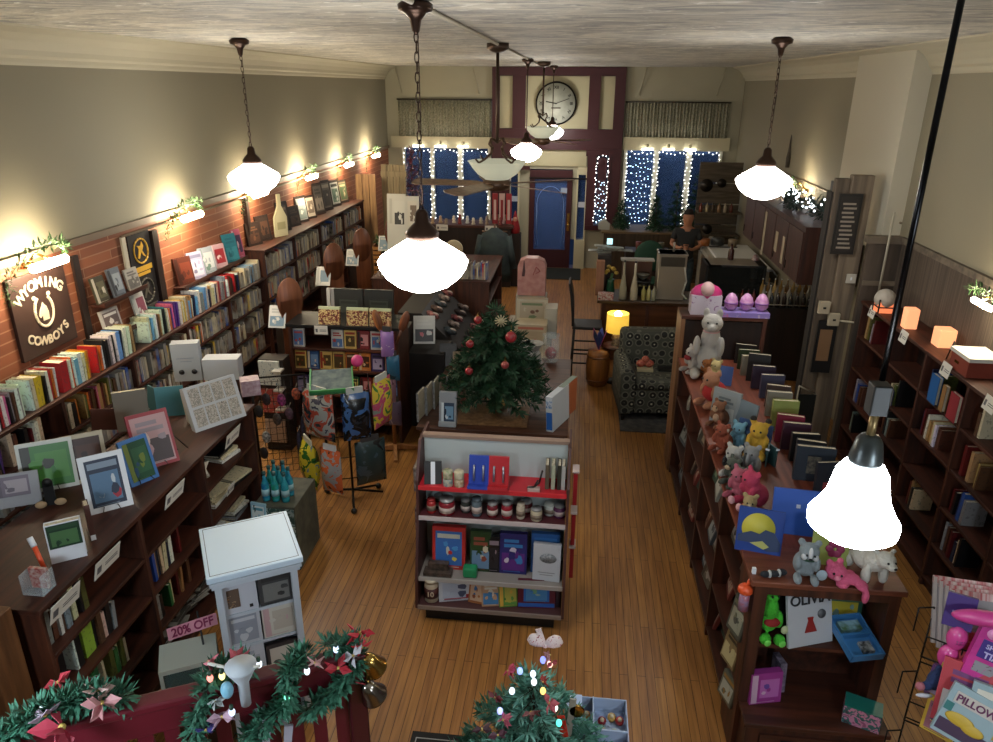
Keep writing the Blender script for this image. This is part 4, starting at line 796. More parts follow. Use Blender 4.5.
# ------------------------------------------------------------------ WIRE SPINNERS AND HANGING BAGS
sp = empty('wire_spinner', (-2.14, 6.32, 0), 'black wire spinner rack hung with clear toy bags', 'rack')
mb = MB(); mb.cyl((0, 0, .05), (0, 0, 1.3), .012)
for z in (.35, .8, 1.25):
    mb.tube([(-.22, -.22, z), (.22, -.22, z), (.22, .22, z), (-.22, .22, z), (-.22, -.22, z)], .005, 5)
for i in range(5):
    a = -.22 + .11 * i
    for p, q in (((a, -.22), (a, -.22)), ((a, .22), (a, .22)), ((-.22, a), (-.22, a)), ((.22, a), (.22, a))): mb.cyl((p[0], p[1], .35), (q[0], q[1], 1.25), .003, n=4)
mb.build('wire_cage', IRON, sp)
mb = MB()
for a in (30, 150, 270, 0): mb.cyl((0, 0, .10), (.30 * math.cos(R(a)), .30 * math.sin(R(a)), .04), .012)
mb.build('base_legs', IRON, sp)
for a in (30, 150, 270): MB().sph((.3 * math.cos(R(a)), .3 * math.sin(R(a)), .03), .03).build('caster', BLACK, sp)
sp.rotation_euler = (0, 0, R(18))
def bag(loc, w, h, t, yaw, tilt, cs, lab, seed, cat='toy', name='toy_bag', rim=None, group='bagged toys on the wire spinner'):
    e = empty(name, loc, lab, cat, group); e.rotation_euler = Euler((R(-tilt), 0, R(yaw)), 'XYZ')
    mb = MB(); n = 8; v = []; f = []
    for k in range(2):
        for i in range(n + 1):
            for j in range(n + 1):
                u, q = i / n, j / n; b = t / 2 * (math.sin(math.pi * u) * math.sin(math.pi * q)) ** .5; v.append((w * (u - .5), (-b if k == 0 else b), h * q))
    N = (n + 1) ** 2
    for k in range(2):
        for i in range(n):
            for j in range(n):
                a = k * N + i * (n + 1) + j; f.append((a, a + n + 1, a + n + 2, a + 1) if k == 0 else (a, a + 1, a + n + 2, a + n + 1))
    mb.add(v, f, 0, True); mb.build('bag', art(cs, 4.5, seed, .25), e)
    MB().box((-w * .3, -.008, h - .01), (w * .3, .008, h + .05)).build('header_card', mat(rim or 'b0b4b0', .5), e)
    return e
BA = ['1c2020', '2c3436', '9a4434', '8a8a86', '3a3a48']
bag((-2.32, 6.04, .80), .38, .48, .20, -25, 0, BA, 'clear bag with orange and white toy parts, upper front of the spinner', 1)
bag((-1.97, 6.06, .80), .26, .48, .16, 30, 0, ['1c2a4a', '3a5a8a', '101418', '2a2a30'], 'dark blue bagged toy, upper right face of the spinner', 2)
bag((-1.80, 6.36, .82), .30, .48, .14, 70, 0, ['4a7a3a', 'c8b040', 'b04a6a', '7a8a80'], 'green and yellow floral bag, far right of the spinner', 3)
bag((-2.46, 6.06, .28), .32, .46, .18, -50, 0, ['1f3a1c', '2c5a24', 'b8a830', '6a7a80'], 'green and yellow bagged toy, lower left of the spinner', 4, rim='b8b8a8')
bag((-2.22, 5.98, .26), .24, .46, .14, -20, 0, ['201c20', 'b85a34', '8a8a8c', '3a2c48'], 'orange and silver bagged figure, lower front of the spinner', 5, rim='c8c8c8')
bag((-1.88, 6.14, .30), .30, .46, .14, 35, 0, ['14181c', '2a3a3c', '3a4c58'], 'dark bagged toy, lower right face of the spinner', 6, rim='3a3a3c')
tag(MB().box((-.2, -.2, 0), (.2, .2, .03)).box((-.2, -.2, 0), (-.185, .2, .05), 1).box((.185, -.2, 0), (.2, .2, .05), 1).box((-.2, -.2, 0), (.2, -.185, .05), 1).build('toy_case', [mat('44525a', .25, noise=(14, '6a7a7a')), mat('3a8a4a', .4)], None, (-2.22, 6.18, 1.31), (R(10), 0, R(18))), 'green rimmed clear toy case lying on top of the wire spinner', 'toy')
tag(MB().sph((0, 0, 0), .06).build('pink_ball', mat('c83a7a', .5), None, (-2.08, 6.55, 1.40)), 'bright pink ball behind the green rimmed case', 'ball')
e = empty('goggle_strap', (-2.42, 6.15, 1.1), 'white curved rubber strap hanging at the spinner corner', 'toy'); MB().tube([(0, 0, .15), (-.05, 0, .1), (-.07, 0, 0), (-.03, 0, -.1)], .015).build('strap', mat('b0b4a8', .5), e)
# wooden post display with cross foot
ws = empty('post_stand', (-1.97, 7.40, 0), 'pale wooden post on a cross foot hung with patterned socks', 'stand')
MB().cyl((0, 0, .05), (0, 0, 1.55), .022).build('post', wood('a8784a', '8a5c34'), ws)
for a in (15, 105, 195, 285): MB().prism([(0, .02), (.30, 0), (.30, .03), (.22, .045), (0, .09)], -.02, .02, M=Matrix.Rotation(R(a), 4, 'Z')).build('foot', wood('a8784a', '8a5c34'), ws)
for i, (z, c, s) in enumerate(((1.15, ['3a2a5a', '8a6aa8', 'b8a8c0'], 'purple'), (.88, ['1c3a4a', '2a5a78', '6a8a9a'], 'teal'), (.60, ['5a3a4a', '8a6a7a', 'b8a4ac'], 'mauve'), (.34, ['2a2638', '5a5068', '8a8090'], 'dusky'))):
    bag((-1.99 + .05 * (i % 2), 7.36, z), .15, .30, .08, -5, 0, c, '%s patterned socks hung on the wooden post, %s from the top' % (s, ordn(i + 1)), 20 + i, 'socks', 'sock_pack', '3a3a3c', 'sock packs on the wooden post')
for a, s in ((.12, 'left'), (-.1, 'right')):
    e = empty('wooden_hand', (-1.97 - a, 7.5, 1.4), 'flat wooden paddle end, %s of the sock post' % s, 'paddle'); MB().sph((0, 0, .12), (.05, .02, .13)).cyl((0, 0, -.15), (0, 0, .02), .015).build('paddle', wood('a86a3c' if s == 'left' else '7a4426', '5a3420'), e); e.rotation_euler = (0, R(-15 if s == 'left' else 20), 0)
# keyring rack at the far end of the left island
kr = empty('grid_rack', (-2.82, 6.35, 0), 'black wire grid rack hung with jewellery and belts', 'rack'); mb = MB()
for i in range(9): mb.cyl((-.24 + .06 * i, 0, .25), (-.24 + .06 * i, 0, 1.25), .003, n=4)
for i in range(15): mb.cyl((-.24, 0, .25 + i * .07), (.24, 0, .25 + i * .07), .003, n=4)
mb.build('wire_grid', IRON, kr); MB().cyl((-.25, 0, .0), (-.25, 0, 1.28), .01).cyl((.25, 0, 0), (.25, 0, 1.28), .01).cyl((-.25, -.2, .01), (-.25, .2, .01), .01).cyl((.25, -.2, .01), (.25, .2, .01), .01).cyl((-.25, 0, 1.28), (.25, 0, 1.28), .01).build('frame', IRON, kr); kr.rotation_euler = (0, 0, R(20))
hang = [(.16, 1.15, 'b85a3c', 'orange tassel'), (.02, 1.1, 'a03a7a', 'magenta tassel'), (-.12, 1.12, '3a2c34', 'dark purse'), (-.2, 1.0, '1c1c20', 'black purse'), (.08, .95, '5a3a4a', 'plum pouch'), (-.04, .9, '4a3c34', 'brown pouch'), (.2, .85, '2a2c44', 'navy belt'), (.15, .7, '34304c', 'long indigo belt'), (-.16, .72, 'a8a8a8', 'silver charm'), (-.2, .55, '141416', 'black charm')]
for i, (a, z, c, s) in enumerate(hang):
    M = Matrix.Rotation(R(20), 4, 'Z'); p = M @ Vector((a, -.06, 0)); e = empty('hanging_charm', (-2.82 + p.x, 6.35 + p.y, z), '%s hanging on the black wire grid rack' % s, 'accessory', 'trinkets on the wire grid rack')
    h = .34 if 'belt' in s else .13; MB().cyl((0, .05, .05), (0, 0, .02), .003, n=4).build('hook', STEEL, e); MB().sph((0, 0, -h / 2 + .02), (.03 if 'belt' in s else .045, .02, h / 2)).build('charm', mat(c, .6, noise=(40, '1a1416')), e)
# low box stand with blue and green bottles
bs = empty('bottle_stand', (-2.42, 5.35, 0), 'low dark stand holding blue and green bottles beside the white cabinet', 'stand'); MB().box((-.18, -.25, 0), (.18, .25, .62)).build('stand_body', mat('3a3c34', .7, noise=(8, '5a5a4a')), bs, bevel=.004)
MB().box((-.17, -.255, .3), (.17, -.25, .6)).build('front_print', art(['4a6a70', '8a9a98', '2f4a44', 'b0b4a8'], 10, 6), bs)
for i in range(8):
    x = -2.52 + .085 * (i % 3); y = 5.2 + .1 * (i // 3); c, cn = (('1c5a8a', 'blue'), ('1f7a5a', 'green'), ('2a7a8a', 'teal'))[(i + i // 3) % 3]
    e = empty('bottle', (x, y, .621), '%s bottle on the low stand, %s row, %s from the left' % (cn, ordn(i // 3 + 1), ordn(i % 3 + 1)), 'bottle', 'blue and green bottles on the low stand')
    MB().lathe([(.033, 0), (.034, .02), (.033, .15), (.015, .20), (.012, .24)], n=14).build('glass', mat(c, .15, noise=(20, '2f8f9a')), e); MB().lathe([(.016, .24), (.016, .27)], n=12).build('cap', mat('1c4a4a', .4), e); MB().lathe([(.0345, .05), (.0345, .11)], n=14).build('label_band', mat('8ab0b8', .5), e)
upright('card_pack', 'pale blue packaged card leaning on the low bottle stand', 'card', (-2.56, 5.08, .40), .14, .24, .02, -10, 5, art(['8ab0c0', 'c8d0d0', '4a8a9a'], 8, 7), pages=False)

# ------------------------------------------------------------------ WHITE CABINET
wc = empty('white_cabinet', (-1.905, 3.63, 0), 'pale blue-white painted cabinet with framed cards in its open front', 'cabinet', rz=R(-2))
WHT = mat('b3bdc8', .4, bump=(12, .05)); wc.rotation_euler = (0, 0, R(31.0))
MB().box((-.27, -.28, 1.26), (.27, .28, 1.30)).build('top_board', mat('c2d6e6', .35), wc, bevel=.006)
MB().box((-.25, -.26, 1.30), (.25, -.256, 1.301)).box((-.25, .256, 1.30), (.25, .26, 1.301)).box((-.25, -.256, 1.30), (-.246, .256, 1.301)).box((.246, -.256, 1.30), (.25, .256, 1.301)).build('inset_line', mat('5a6470', .5), wc)
MB().box((-.25, -.26, 1.20), (.25, .26, 1.26)).box((-.26, -.27, 1.225), (.26, .27, 1.25)).build('cornice', WHT, wc, bevel=.004)
for x in (-.235, .195): MB().box((x, -.24, 0), (x + .04, -.20, 1.20)).build('corner_post', WHT, wc, bevel=.003)
for x in (-.235, .215): MB().box((x, -.20, .0), (x + .02, .24, 1.20)).build('side_panel', WHT, wc)
MB().box((-.235, .22, 0), (.235, .24, 1.2)).build('back_panel', WHT, wc)
for z in (.03, .40, .72, .96): MB().box((-.215, -.20, z - .02), (.215, .22, z)).build('shelf', WHT, wc)
def wcp(x, y, z): return wc.matrix_basis @ Vector((x, y, z))
M31 = Matrix.Translation((-1.905, 3.63, 0)) @ Matrix.Rotation(R(31), 4, 'Z')
for i, (x, z, w, h, cs, lb) in enumerate(((-.105, .961, .20, .23, None, 'white boxed card with a small tan photo, upper left in the white cabinet'), (.105, .961, .20, .20, ['3a3c3e', '6a6c6a', '2a2c2e'], 'black and white calligraphy card, upper right in the white cabinet'),
                             (-.105, .721, .20, .22, ['b8bcc4', '8a909c', 'b8bcc4'], 'white printed card, second shelf left in the white cabinet'), (.105, .721, .20, .22, ['c0beb4', 'b0a89c', 'b89a9c'], 'cream marbled card, second shelf right in the white cabinet'),
                             (-.105, .401, .20, .28, ['b8bcc4', '9aa0ac'], 'white tall card, third shelf left in the white cabinet'), (.105, .401, .20, .24, ['3a3434', 'c0b8ac'], 'dark and cream card, third shelf right in the white cabinet'))):
    p = M31 @ Vector((x, -.195, z)); e = upright('boxed_card', lb, 'card', p, w, h, .03, 31, 6, art(cs, 16, 30 + i) if cs else mat('b4b8c2', .4), 'boxed cards in the white cabinet', pages=False)
    if not cs: MB().box((-.07, -.003, .04), (.0, 0, .16)).build('picture', art(['8a6a4c', '5a4a40', 'a08a70'], 26, 2), e); MB().cb((.06, -.002, .03), (.02, .003, .02)).build('seal', BLACK, e)

# 20% OFF sign, pale aquarium like box behind the railing
e = empty('discount_sign', (-2.35, 3.28, .80), 'pink 20% OFF sign strip on a thin black clip stand', 'sign'); p = at(192, 633, .85)
e.location = p; e.rotation_euler = (R(-12), 0, R(38))
MB().box((-.13, 0, 0), (.15, .004, .075)).build('strip', mat('c88a9a', .5), e); text('20% OFF', .075, mat('7a1c4a', .5), e, (.01, -.003, .037), sx=.85)
MB().cyl((.05, .02, -.85), (.05, .01, .12), .006).build('clip_post', BLACK, e); MB().box((0, -.04, -.855), (.1, .06, -.84)).build('clip_foot', BLACK, e)
e = empty('glass_front_box', at(188, 652, .75), 'small white framed glass box behind the red railing', 'box', rz=R(28))
MB().box((-.16, -.12, .30), (.16, .12, .33)).build('lid', mat('b0b8b0', .5), e); MB().box((-.16, -.12, 0), (-.14, .12, .3)).box((.14, -.12, 0), (.16, .12, .3)).box((-.16, -.12, 0), (.16, .12, .015)).build('frame', mat('b0b8b4', .5), e); MB().box((-.14, -.11, .015), (.14, -.105, .3)).build('pane', mat('4a6a6c', .1, alpha=.6), e)
MB().box((-.15, .09, .02), (.15, .1, .3)).build('back', mat('3a4a4a', .6), e)
e.location.z = 0.0; MB().box((-.15, -.11, 0), (.15, .11, .40)).build('stand', DARKW, e)
for c in kids(e):
    if c.name.split('.')[0] != 'stand': c.location.z += .42
for i in range(7): # pile of papers in the far bay
    pass

# ------------------------------------------------------------------ RED AND WHITE GONDOLA
gd = empty('gondola_shelf', (-.55, 5.02, 0), 'low metal gondola shelf with red and white tiers in the middle aisle', 'shelf unit')
GW = mat('aab4b4', .5); GRD = mat('b01c2a', .4); GDK = mat('4a1c22', .5)
MB().box((-.55, -.02, .06), (.55, .02, 1.40)).build('back_panel', GW, gd); MB().box((-.56, -.03, 1.395), (.56, .03, 1.42)).build('top_rail', mat('8a7466', .5), gd)
MB().box((-.50, -.39, 0), (.50, .25, .12)).build('base', BLACK, gd)
for x in (-.575, .555): MB().prism([(-.42, .11), (.22, .11), (.22, 1.41), (-.10, 1.41), (-.25, 1.14), (-.27, .85), (-.40, .36)], 0, .02, M=Matrix.Translation((x + .02, 0, 0)) @ Matrix.Rotation(R(90), 4, 'Z')).build('side_panel', mat('4a2a26', .5), gd)
for z, mm, fm in ((1.10, GRD, mat('c83038', .35)), (.85, GDK, mat('c0b4b4', .5)), (.36, mat('8a8480', .5), mat('a8a4a0', .4)), (.14, mat('4a2c2c', .5), mat('8a7c74', .4))):
    yf = {1.10: -.25, .85: -.27, .36: -.36, .14: -.42}[z]
    MB().box((-.55, yf, z - .015), (.55, -.02, z)).build('shelf', mm, gd); MB().box((-.555, yf - .012, z - .03), (.555, yf, z + .004)).build('shelf_edge', fm, gd)
for z in (1.15, .80, .5): 
    e = empty('red_sleeve', (.05, 4.86, z), 'long red packet clipped to the right side of the gondola, %s' % {1.15: 'topmost', .80: 'middle', .5: 'lowest'}[z], 'packet', 'red packets on the gondola side'); MB().box((0, -.05, -.16), (.03, .05, .1)).build('packet', mat('8a1420', .4), e); MB().cb((.015, 0, .12), (.05, .11, .015)).build('clip', mat('b8a8a4', .4), e)
gy = 4.80
def gpos(x, z, y=gy): return (x, y - (.06 if z == .36 else .12 if z == .10 else 0), (.14 if z == .10 else z) + .001)
upright('phone_case', 'black folded case with a white strip, far left on the red shelf', 'case', gpos(-1.00, 1.10), .13, .17, .06, 8, 22, mat('1c1a1a', .4), pages=False, pic=(.25, .0, 1.0, WHITE)).children
for i, (x, z, c, s) in enumerate(((-.885, 1.101, '5a7a8a', 'blue'), (-.80, 1.101, 'a07a50', 'tan'), (-.885, 1.166, '6a7a54', 'green'), (-.80, 1.166, 'b0a888', 'cream'))):
    tag(MB().lathe([(.036, 0), (.038, .01), (.038, .055), (.034, .063)], n=16).build('round_tin', mat(c, .4, noise=(40, 'c0b8a0')), None, (x, 4.80, z)), '%s round tin, %s of a stacked pair on the red shelf' % (s, 'lower' if i < 2 else 'upper'), 'tin', 'round tins on the red shelf')
for x, c, s in ((-.655, '1f3a9a', 'blue'), (-.505, 'a81c24', 'red')):
    e = upright('gift_pack', '%s packaged pair with two slim handles on the red shelf' % s, 'pack', gpos(x, 1.10), .15, .24, .03, 0, 14, mat(c, .4), pages=False)
    for q in (-.035, .035): MB().cyl((q, -.012, .05), (q, -.012, .17), .008).build('handle', mat('8a8c98', .3, .5), e)
    MB().cb((0, -.03, .012), (.15, .08, .024)).build('tray_foot', mat(c, .4), e)
e = empty('magnet_strip', (-.24, 4.80, 1.101), 'small black bent sculpture on the red shelf', 'ornament'); MB().tube([(-.05, 0, .02), (.0, 0, .03), (.04, 0, .07), (.06, 0, .17)], .008).tube([(0, 0, .03), (.03, 0, .09)], .006).build('sculpture', BLACK, e); MB().cb((0, 0, .012), (.09, .05, .024)).build('base', mat('b09a94', .5), e)
for i, (x, c, s) in enumerate(((-.145, '5a5040', 'brown'), (-.10, '9aa08a', 'pale green'), (-.055, '2a2c24', 'dark'), (-.025, 'a8a8a4', 'light grey'))): upright('book', 'slim %s book standing at the right end of the red shelf' % s, 'book', gpos(x, 1.10, 4.83), .028, .2, .12, 0, 0, mat(c, .5))
jars = [(-1.02, .035, .12, '9a2c2c', 'red', 0), (-.90, .062, .13, '7a1c28', 'wide dark red', 0), (-.76, .04, .11, '3a3c38', 'smoky', .04), (-.67, .04, .15, '5a6870', 'grey', 0), (-.55, .042, .12, '6a2028', 'wine red', 0), (-.44, .042, .13, '8a2430', 'crimson', 0), (-.335, .034, .13, 'b8ac98', 'cream', 0), (-.30, .05, .10, '5a1c20', 'maroon', .09), (-.215, .045, .10, 'b0a48c', 'ivory', -.01), (-.12, .045, .10, 'b4b8b0', 'white', .08), (.0 - .045, .048, .10, '5a3050', 'purple', .06), (-.98, .04, .1, '2c2a24', 'dark brown', .09)]
for i, (x, r, h, c, s, dy) in enumerate(jars):
    e = empty('jar_candle', (x, 4.815 + dy, .851), '%s jar candle, on the candle shelf of the gondola, %s from the left' % (s, ordn(sorted(j[0] for j in jars).index(x) + 1)), 'candle', 'jar candles on the gondola')
    MB().lathe([(r * .9, 0), (r, .01), (r, h * .75), (r * .8, h * .85)], n=18).build('jar', mat(c, .15), e); MB().lathe([(r * .85, h * .85), (r * .9, h * .9), (r * .88, h)], n=18).build('lid', mat('8a8a8a' if i % 3 else c, .25, .2), e)
    MB().lathe([(r * 1.01, h * .2), (r * 1.01, h * .55)], n=18).build('label_band', mat('b8a8a0' if c < '9' else '7a6a5a', .5), e)
bx = [(-.89, .26, .36, ['b8302c', '3a6ab0', '4a90c8', 'd0c04a', 'c8c8b8'], 'large board game with red border and blue picture', 0), (-.64, .16, .34, ['2c4424', '6a88a8', 'c0b8a0', '8a4a3a'], 'green topped box with pale picture', 3), (-.535, .09, .30, ['141214', '2a262a', '8a7a84'], 'narrow black box', 0), (-.385, .21, .34, ['2c2a6a', '5a2c7a', 'c0b8c8', '3a7ab8'], 'purple and blue game box with white pattern', 1), (-.14, .22, .33, ['2a5a9a', '3a70b0'], 'blue box behind the white one', 4)]
for i, (x, w, h, cs, lb, sd) in enumerate(bx): upright('board_game', lb + ' on the third tier of the gondola', 'game', gpos(x, .36, 4.84 + (.04 if i == 4 else 0)), w, h, .05, 0, 7, art(cs, 11, 50 + sd, .3), 'board games on the gondola', pages=False)
e = upright('white_box', 'white box with a silver oval leaning on the third tier, right end', 'box', gpos(-.125, .36, 4.78), .21, .30, .05, -4, 8, mat('b8bcc4', .4), pages=False); MB().lathe([(.065, -.001), (.065, .001)], n=24, M=Matrix.Translation((.01, -.002, .19)) @ Mx @ Matrix.Diagonal((1, .62, 1, 1))).build('oval_print', mat('6a7078', .3, noise=(60, 'a0a4a8')), e); MB().cb((0, -.001, .07), (.13, .002, .006)).cb((0, -.001, .05), (.10, .002, .006)).build('print', mat('8a8c90', .5), e)
tag(MB().box((-.055, -.04, 0), (.055, .04, .085)).build('green_cube', mat('1f8a58', .35), None, gpos(-.71, .36, 4.78), bevel=.015), 'bright green rounded cube on the third tier of the gondola', 'toy')
tag(MB().cb((0, 0, .05), (.16, .05, .09)).cb((0, -.02, .02), (.22, .09, .03)).build('dark_packet', mat('2a2420', .5, noise=(30, '5a4a40')), None, gpos(-.96, .36, 4.79)), 'dark lettered packet lying in front of the large board game', 'packet')
e = empty('vitamin_tub', gpos(-1.01, .10, 4.80), 'cream capped tub with a brown label numbered 10, bottom left of the gondola', 'tub'); MB().lathe([(.05, 0), (.055, .01), (.055, .15), (.045, .17)], n=20).build('tub', mat('a89a84', .5), e); MB().lathe([(.05, .17), (.052, .2)], n=20).build('cap', mat('c0b49c', .5), e); MB().lathe([(.056, .04), (.056, .13)], n=20).build('label_band', mat('4a2420', .5), e); text('10', .06, mat('c8b8a0'), e, (0, -.058, .085))
e = upright('white_box', 'white box with red stripe and dark picture, bottom tier left', 'box', gpos(-.83, .10, 4.80), .24, .22, .07, 14, 8, art(['b8bcc4', 'a8b0c0', '4a5068'], 9, 9), pages=False); MB().cb((.02, -.001, .035), (.2, .003, .035)).build('red_stripe', mat('a02430', .4), e)
for i, (x, cs, lb) in enumerate(((-.64, ['a86a3c', 'c8a88c', '3a6a9a', '8a4a2c'], 'orange and blue bagged dough cutters'), (-.56, ['b08a6a', '3a70a0', 'c8c0b0'], 'tan and blue packet'), (-.42, ['5a8a3a', 'a8a040', '3a6a2c', 'c89a3a'], 'green dinosaur-less leafy packet'))):
    pass
upright('toy_packet', 'orange and blue packet leaning on the bottom tier', 'packet', gpos(-.66, .10, 4.79), .13, .21, .04, -12, 15, art(['a86a3c', 'c8a88c', '3a6a9a', '8a4a2c'], 13, 60), pages=False)
upright('toy_packet', 'tan and white packet leaning on the bottom tier', 'packet', gpos(-.54, .10, 4.77), .14, .2, .04, 10, 20, art(['b08a6a', '3a70a0', 'c8c0b0'], 12, 61), pages=False)
upright('toy_packet', 'leafy green packet leaning on the bottom tier', 'packet', gpos(-.40, .10, 4.78), .15, .2, .04, 14, 18, art(['5a8a3a', 'a8a040', '3a6a2c', 'c89a3a'], 14, 62), pages=False)
e = upright('board_game', 'dark red game box with a blue map picture, bottom tier right', 'game', gpos(-.19, .10, 4.79), .29, .23, .05, 4, 12, mat('5a1a2c', .35), pages=False, pic=(.74, .2, .88, art(['2a6ab8', '4a8ac0', '6a9a7a', '8aa8a0'], 16, 63))); MB().cb((0, -.002, .025), (.28, .003, .03)).build('blue_stripe', mat('2a5aa8', .4), e)
upright('book', 'small dark book standing at the bottom tier far right', 'book', gpos(-.025, .10, 4.82), .03, .16, .1, 0, 0, mat('3a2c38', .5))
# goods on the left side of the gondola
for i, z in enumerate((1.1, .75)): tag(MB().cb((0, 0, 0), (.03, .14, .2)).build('hanging_packet', mat(['5a4a40', '4a2a34'][i], .5, noise=(30, '8a8078')), None, (-1.145, 4.92, z)), 'small packet clipped to the left side of the gondola, %s' % ['upper', 'lower'][i], 'packet')

# ------------------------------------------------------------------ TREE TABLE
tt = empty('tree_table', (-.75, 7.3, 0), 'dark wooden display table carrying the dark green tree with red baubles', 'table')
MB().box((-.73, -.92, .77), (.74, 1.2, .80)).build('tabletop', wood('5a3a2a', '3a2218', .45, (.06, 1, 1)), tt, bevel=.004)
MB().box((-.70, -.89, .52), (-.15, -.86, .77)).box((.35, -.89, .52), (.71, -.86, .77)).box((-.70, -.86, 0), (-.67, 1.15, .77)).box((.68, -.86, 0), (.71, 1.15, .77)).build('apron_panel', WOODX, tt)
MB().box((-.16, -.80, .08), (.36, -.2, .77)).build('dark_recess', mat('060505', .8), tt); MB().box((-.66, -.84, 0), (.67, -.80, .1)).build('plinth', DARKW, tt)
tag(MB().box((-.38, -.40, 0), (.33, .35, .012)).build('wood_board', wood('8a6a48', '6a4c30', .5), None, (-.74, 6.90, .801)), 'pale square board under the legs of the green tree', 'board')
tree = conifer('christmas_tree', (-.76, 6.95, .815), 'dark green artificial tree with few red baubles on the display table', 1.06, .50, PINE, 7500, .11, base=.20, tiers=12, seed=4)
baub = [(479, 360, 6.55, 'red ball'), (504, 318, 6.75, 'large red flower'), (471, 343, 6.6, 'pink red ball'), (499, 364, 6.5, 'coppery ball'), (505, 365, 6.5, 'pink ball'), (465, 398, 6.55, 'dark red ball')]
for i, (px, py, y, s) in enumerate(((470, 344, 6.62, 'pinkish red bauble'), (469, 371, 6.50, 'ruby bauble at the lower left'), (505, 365, 6.50, 'coppery pink bauble at the lower right'), (511, 337, 6.62, 'large patterned red bauble'), (478, 320, 6.75, 'small dark red bauble'), (464, 401, 6.55, 'dark red bauble at the very bottom'))):
    p = aty(px, py, y); e = empty('bauble', p, s + ' hanging on the dark green tree', 'ornament', 'baubles on the dark green tree')
    r = .055 if 'large' in s else .038; MB().sph((0, 0, 0), r).build('ball', mat('a8303a' if 'copper' not in s else 'b0605a', .3, noise=(20, '7a1c24')), e); MB().cyl((0, 0, r * .9), (0, 0, r * 1.25), .008).build('cap', BRASS, e); MB().tube([(0, 0, r * 1.2), (0, .03, r * 2)], .002, 4).build('hook', BRASS, e)
p = aty(503, 324, 6.72); e = empty('snowflake', aty(501, 321, 6.66), 'pale gold snowflake ornament near the tree top', 'ornament'); mb = MB()
for a in range(0, 180, 30): c, s_ = math.cos(R(a)), math.sin(R(a)); mb.cyl((-.06 * c, 0, -.06 * s_), (.06 * c, 0, .06 * s_), .006, n=5)
mb.build('arms', mat('b0a88a', .5), e)
tag(MB().lathe([(.02, 0), (.018, .05), (.008, .09), (.0, .12)], n=10).build('gold_figure', mat('c0a060', .4), None, aty(503, 405, 6.52)), 'small gold bell shaped ornament low on the dark green tree', 'ornament')
for i, (px, s) in enumerate(((421, 'leftmost'), (428, 'second from the left'), (434, 'third from the left'), (446, 'rightmost'))):
    p = at(px, 416 - i * 3, .80); e = upright('music_folder', 'pale magazine in the fanned stack left of the tree, ' + s, 'magazine', (p.x, 6.50 + .16 * i, .801), .02, .30, .20, -8 + 2 * i, 0, mat(['9a9a98', '8a8c8c', 'a0a09c', '7a7a78'][i], .6, noise=(20, '5a5a5a')), 'fanned magazines left of the tree')
e = upright('brochure_holder', 'silver brochure holder with a blue leaflet beside the tree', 'holder', (-1.18, 6.44, .801), .17, .34, .06, 0, 10, mat('8a9098', .35), pages=False, pic=(.8, .08, .72, art(['1c3450', '6a90b0', '0f1c30', 'c8d4dc'], 12, 8))); MB().box((-.085, -.03, 0), (.085, 0, .05)).build('lip', mat('9aa0a6', .3), e)
e = empty('puzzle_box', (.0 - .11, 6.62, .801), 'blue and white puzzle box standing at the right edge of the tree table', 'box'); MB().box((-.035, -.2, 0), (.035, .2, .36)).build('carton', mat('b8c0c8', .4), e, bevel=.003)
MB().box((-.037, -.18, .03), (-.035, .18, .33)).build('cover_picture', art(['2a5a98', '5a8ab8', '3a5068', 'a8b4bc'], 9, 4), e); MB().box((-.03, -.203, .02), (.03, -.2, .2)).build('blue_spine_print', mat('1f5aa8', .4), e); MB().box((-.03, -.203, .24), (.03, -.2, .32)).build('spine_print', mat('3a6aa0', .4, noise=(60, 'c8d0d8')), e); e.rotation_euler = (0, R(-3), R(-22))
e = empty('puzzle_box', (-.03, 6.86, .801), 'orange and green puzzle box standing behind the blue one', 'box'); MB().box((-.03, -.17, 0), (.03, .17, .36)).build('carton', mat('a8603c', .4), e, bevel=.003); MB().box((-.028, -.168, .36), (.028, .168, .363)).build('top_print', mat('7a8a7a', .4), e); e.rotation_euler = (0, 0, R(-22))
# goods behind the tree on white covered table
wt = empty('side_table', (-.65, 9.15, 0), 'white covered table behind the green tree', 'table'); MB().box((-.30, -.75, .66), (.35, 1.45, .70)).build('tabletop', mat('a89e8c', .6), wt); MB().box((-.28, -.73, 0), (.33, 1.43, .66)).build('skirt', mat('4a3a30', .7), wt)
upright('gift_box', 'cream and brown pictured holiday box standing on the white covered table', 'box', (-.58, 9.75, .861), .42, .32, .20, 0, 8, art(['b8b09c', 'a89c88', '6a4a3a', '6a7a5a'], 15, 12), pages=False)
upright('gift_box', 'white holiday box with a tan lower half, below the cream pictured one', 'box', (-.56, 9.25, .701), .42, .28, .30, 0, 0, art(['b0a68e', 'a89880', 'b06a5a'], 8, 13), pages=False)
tag(MB().box((-.2, -.13, 0), (.2, .13, .16)).build('white_carton', mat('b0aa9c', .6), None, (-.58, 9.83, .7005)), 'low white carton under the cream pictured holiday box', 'box')
tag(MB().box((-.22, -.13, 0), (.22, .13, .42)).build('white_carton', mat('a8a294', .6), None, (-.62, 10.3, .7005)), 'tall white carton under the pink rounded box', 'box')
e = empty('pink_hatbox', (-.62, 10.28, 1.122), 'pink rounded top box with a printed tower, highest behind the tree', 'box'); MB().prism([(-.2, 0), (.2, 0), (.2, .42), (.17, .50), (.08, .54), (-.08, .54), (-.17, .50), (-.2, .42)], -.1, .1).build('box_body', mat('b88a84', .5, noise=(12, 'a87470')), e, bevel=.01)
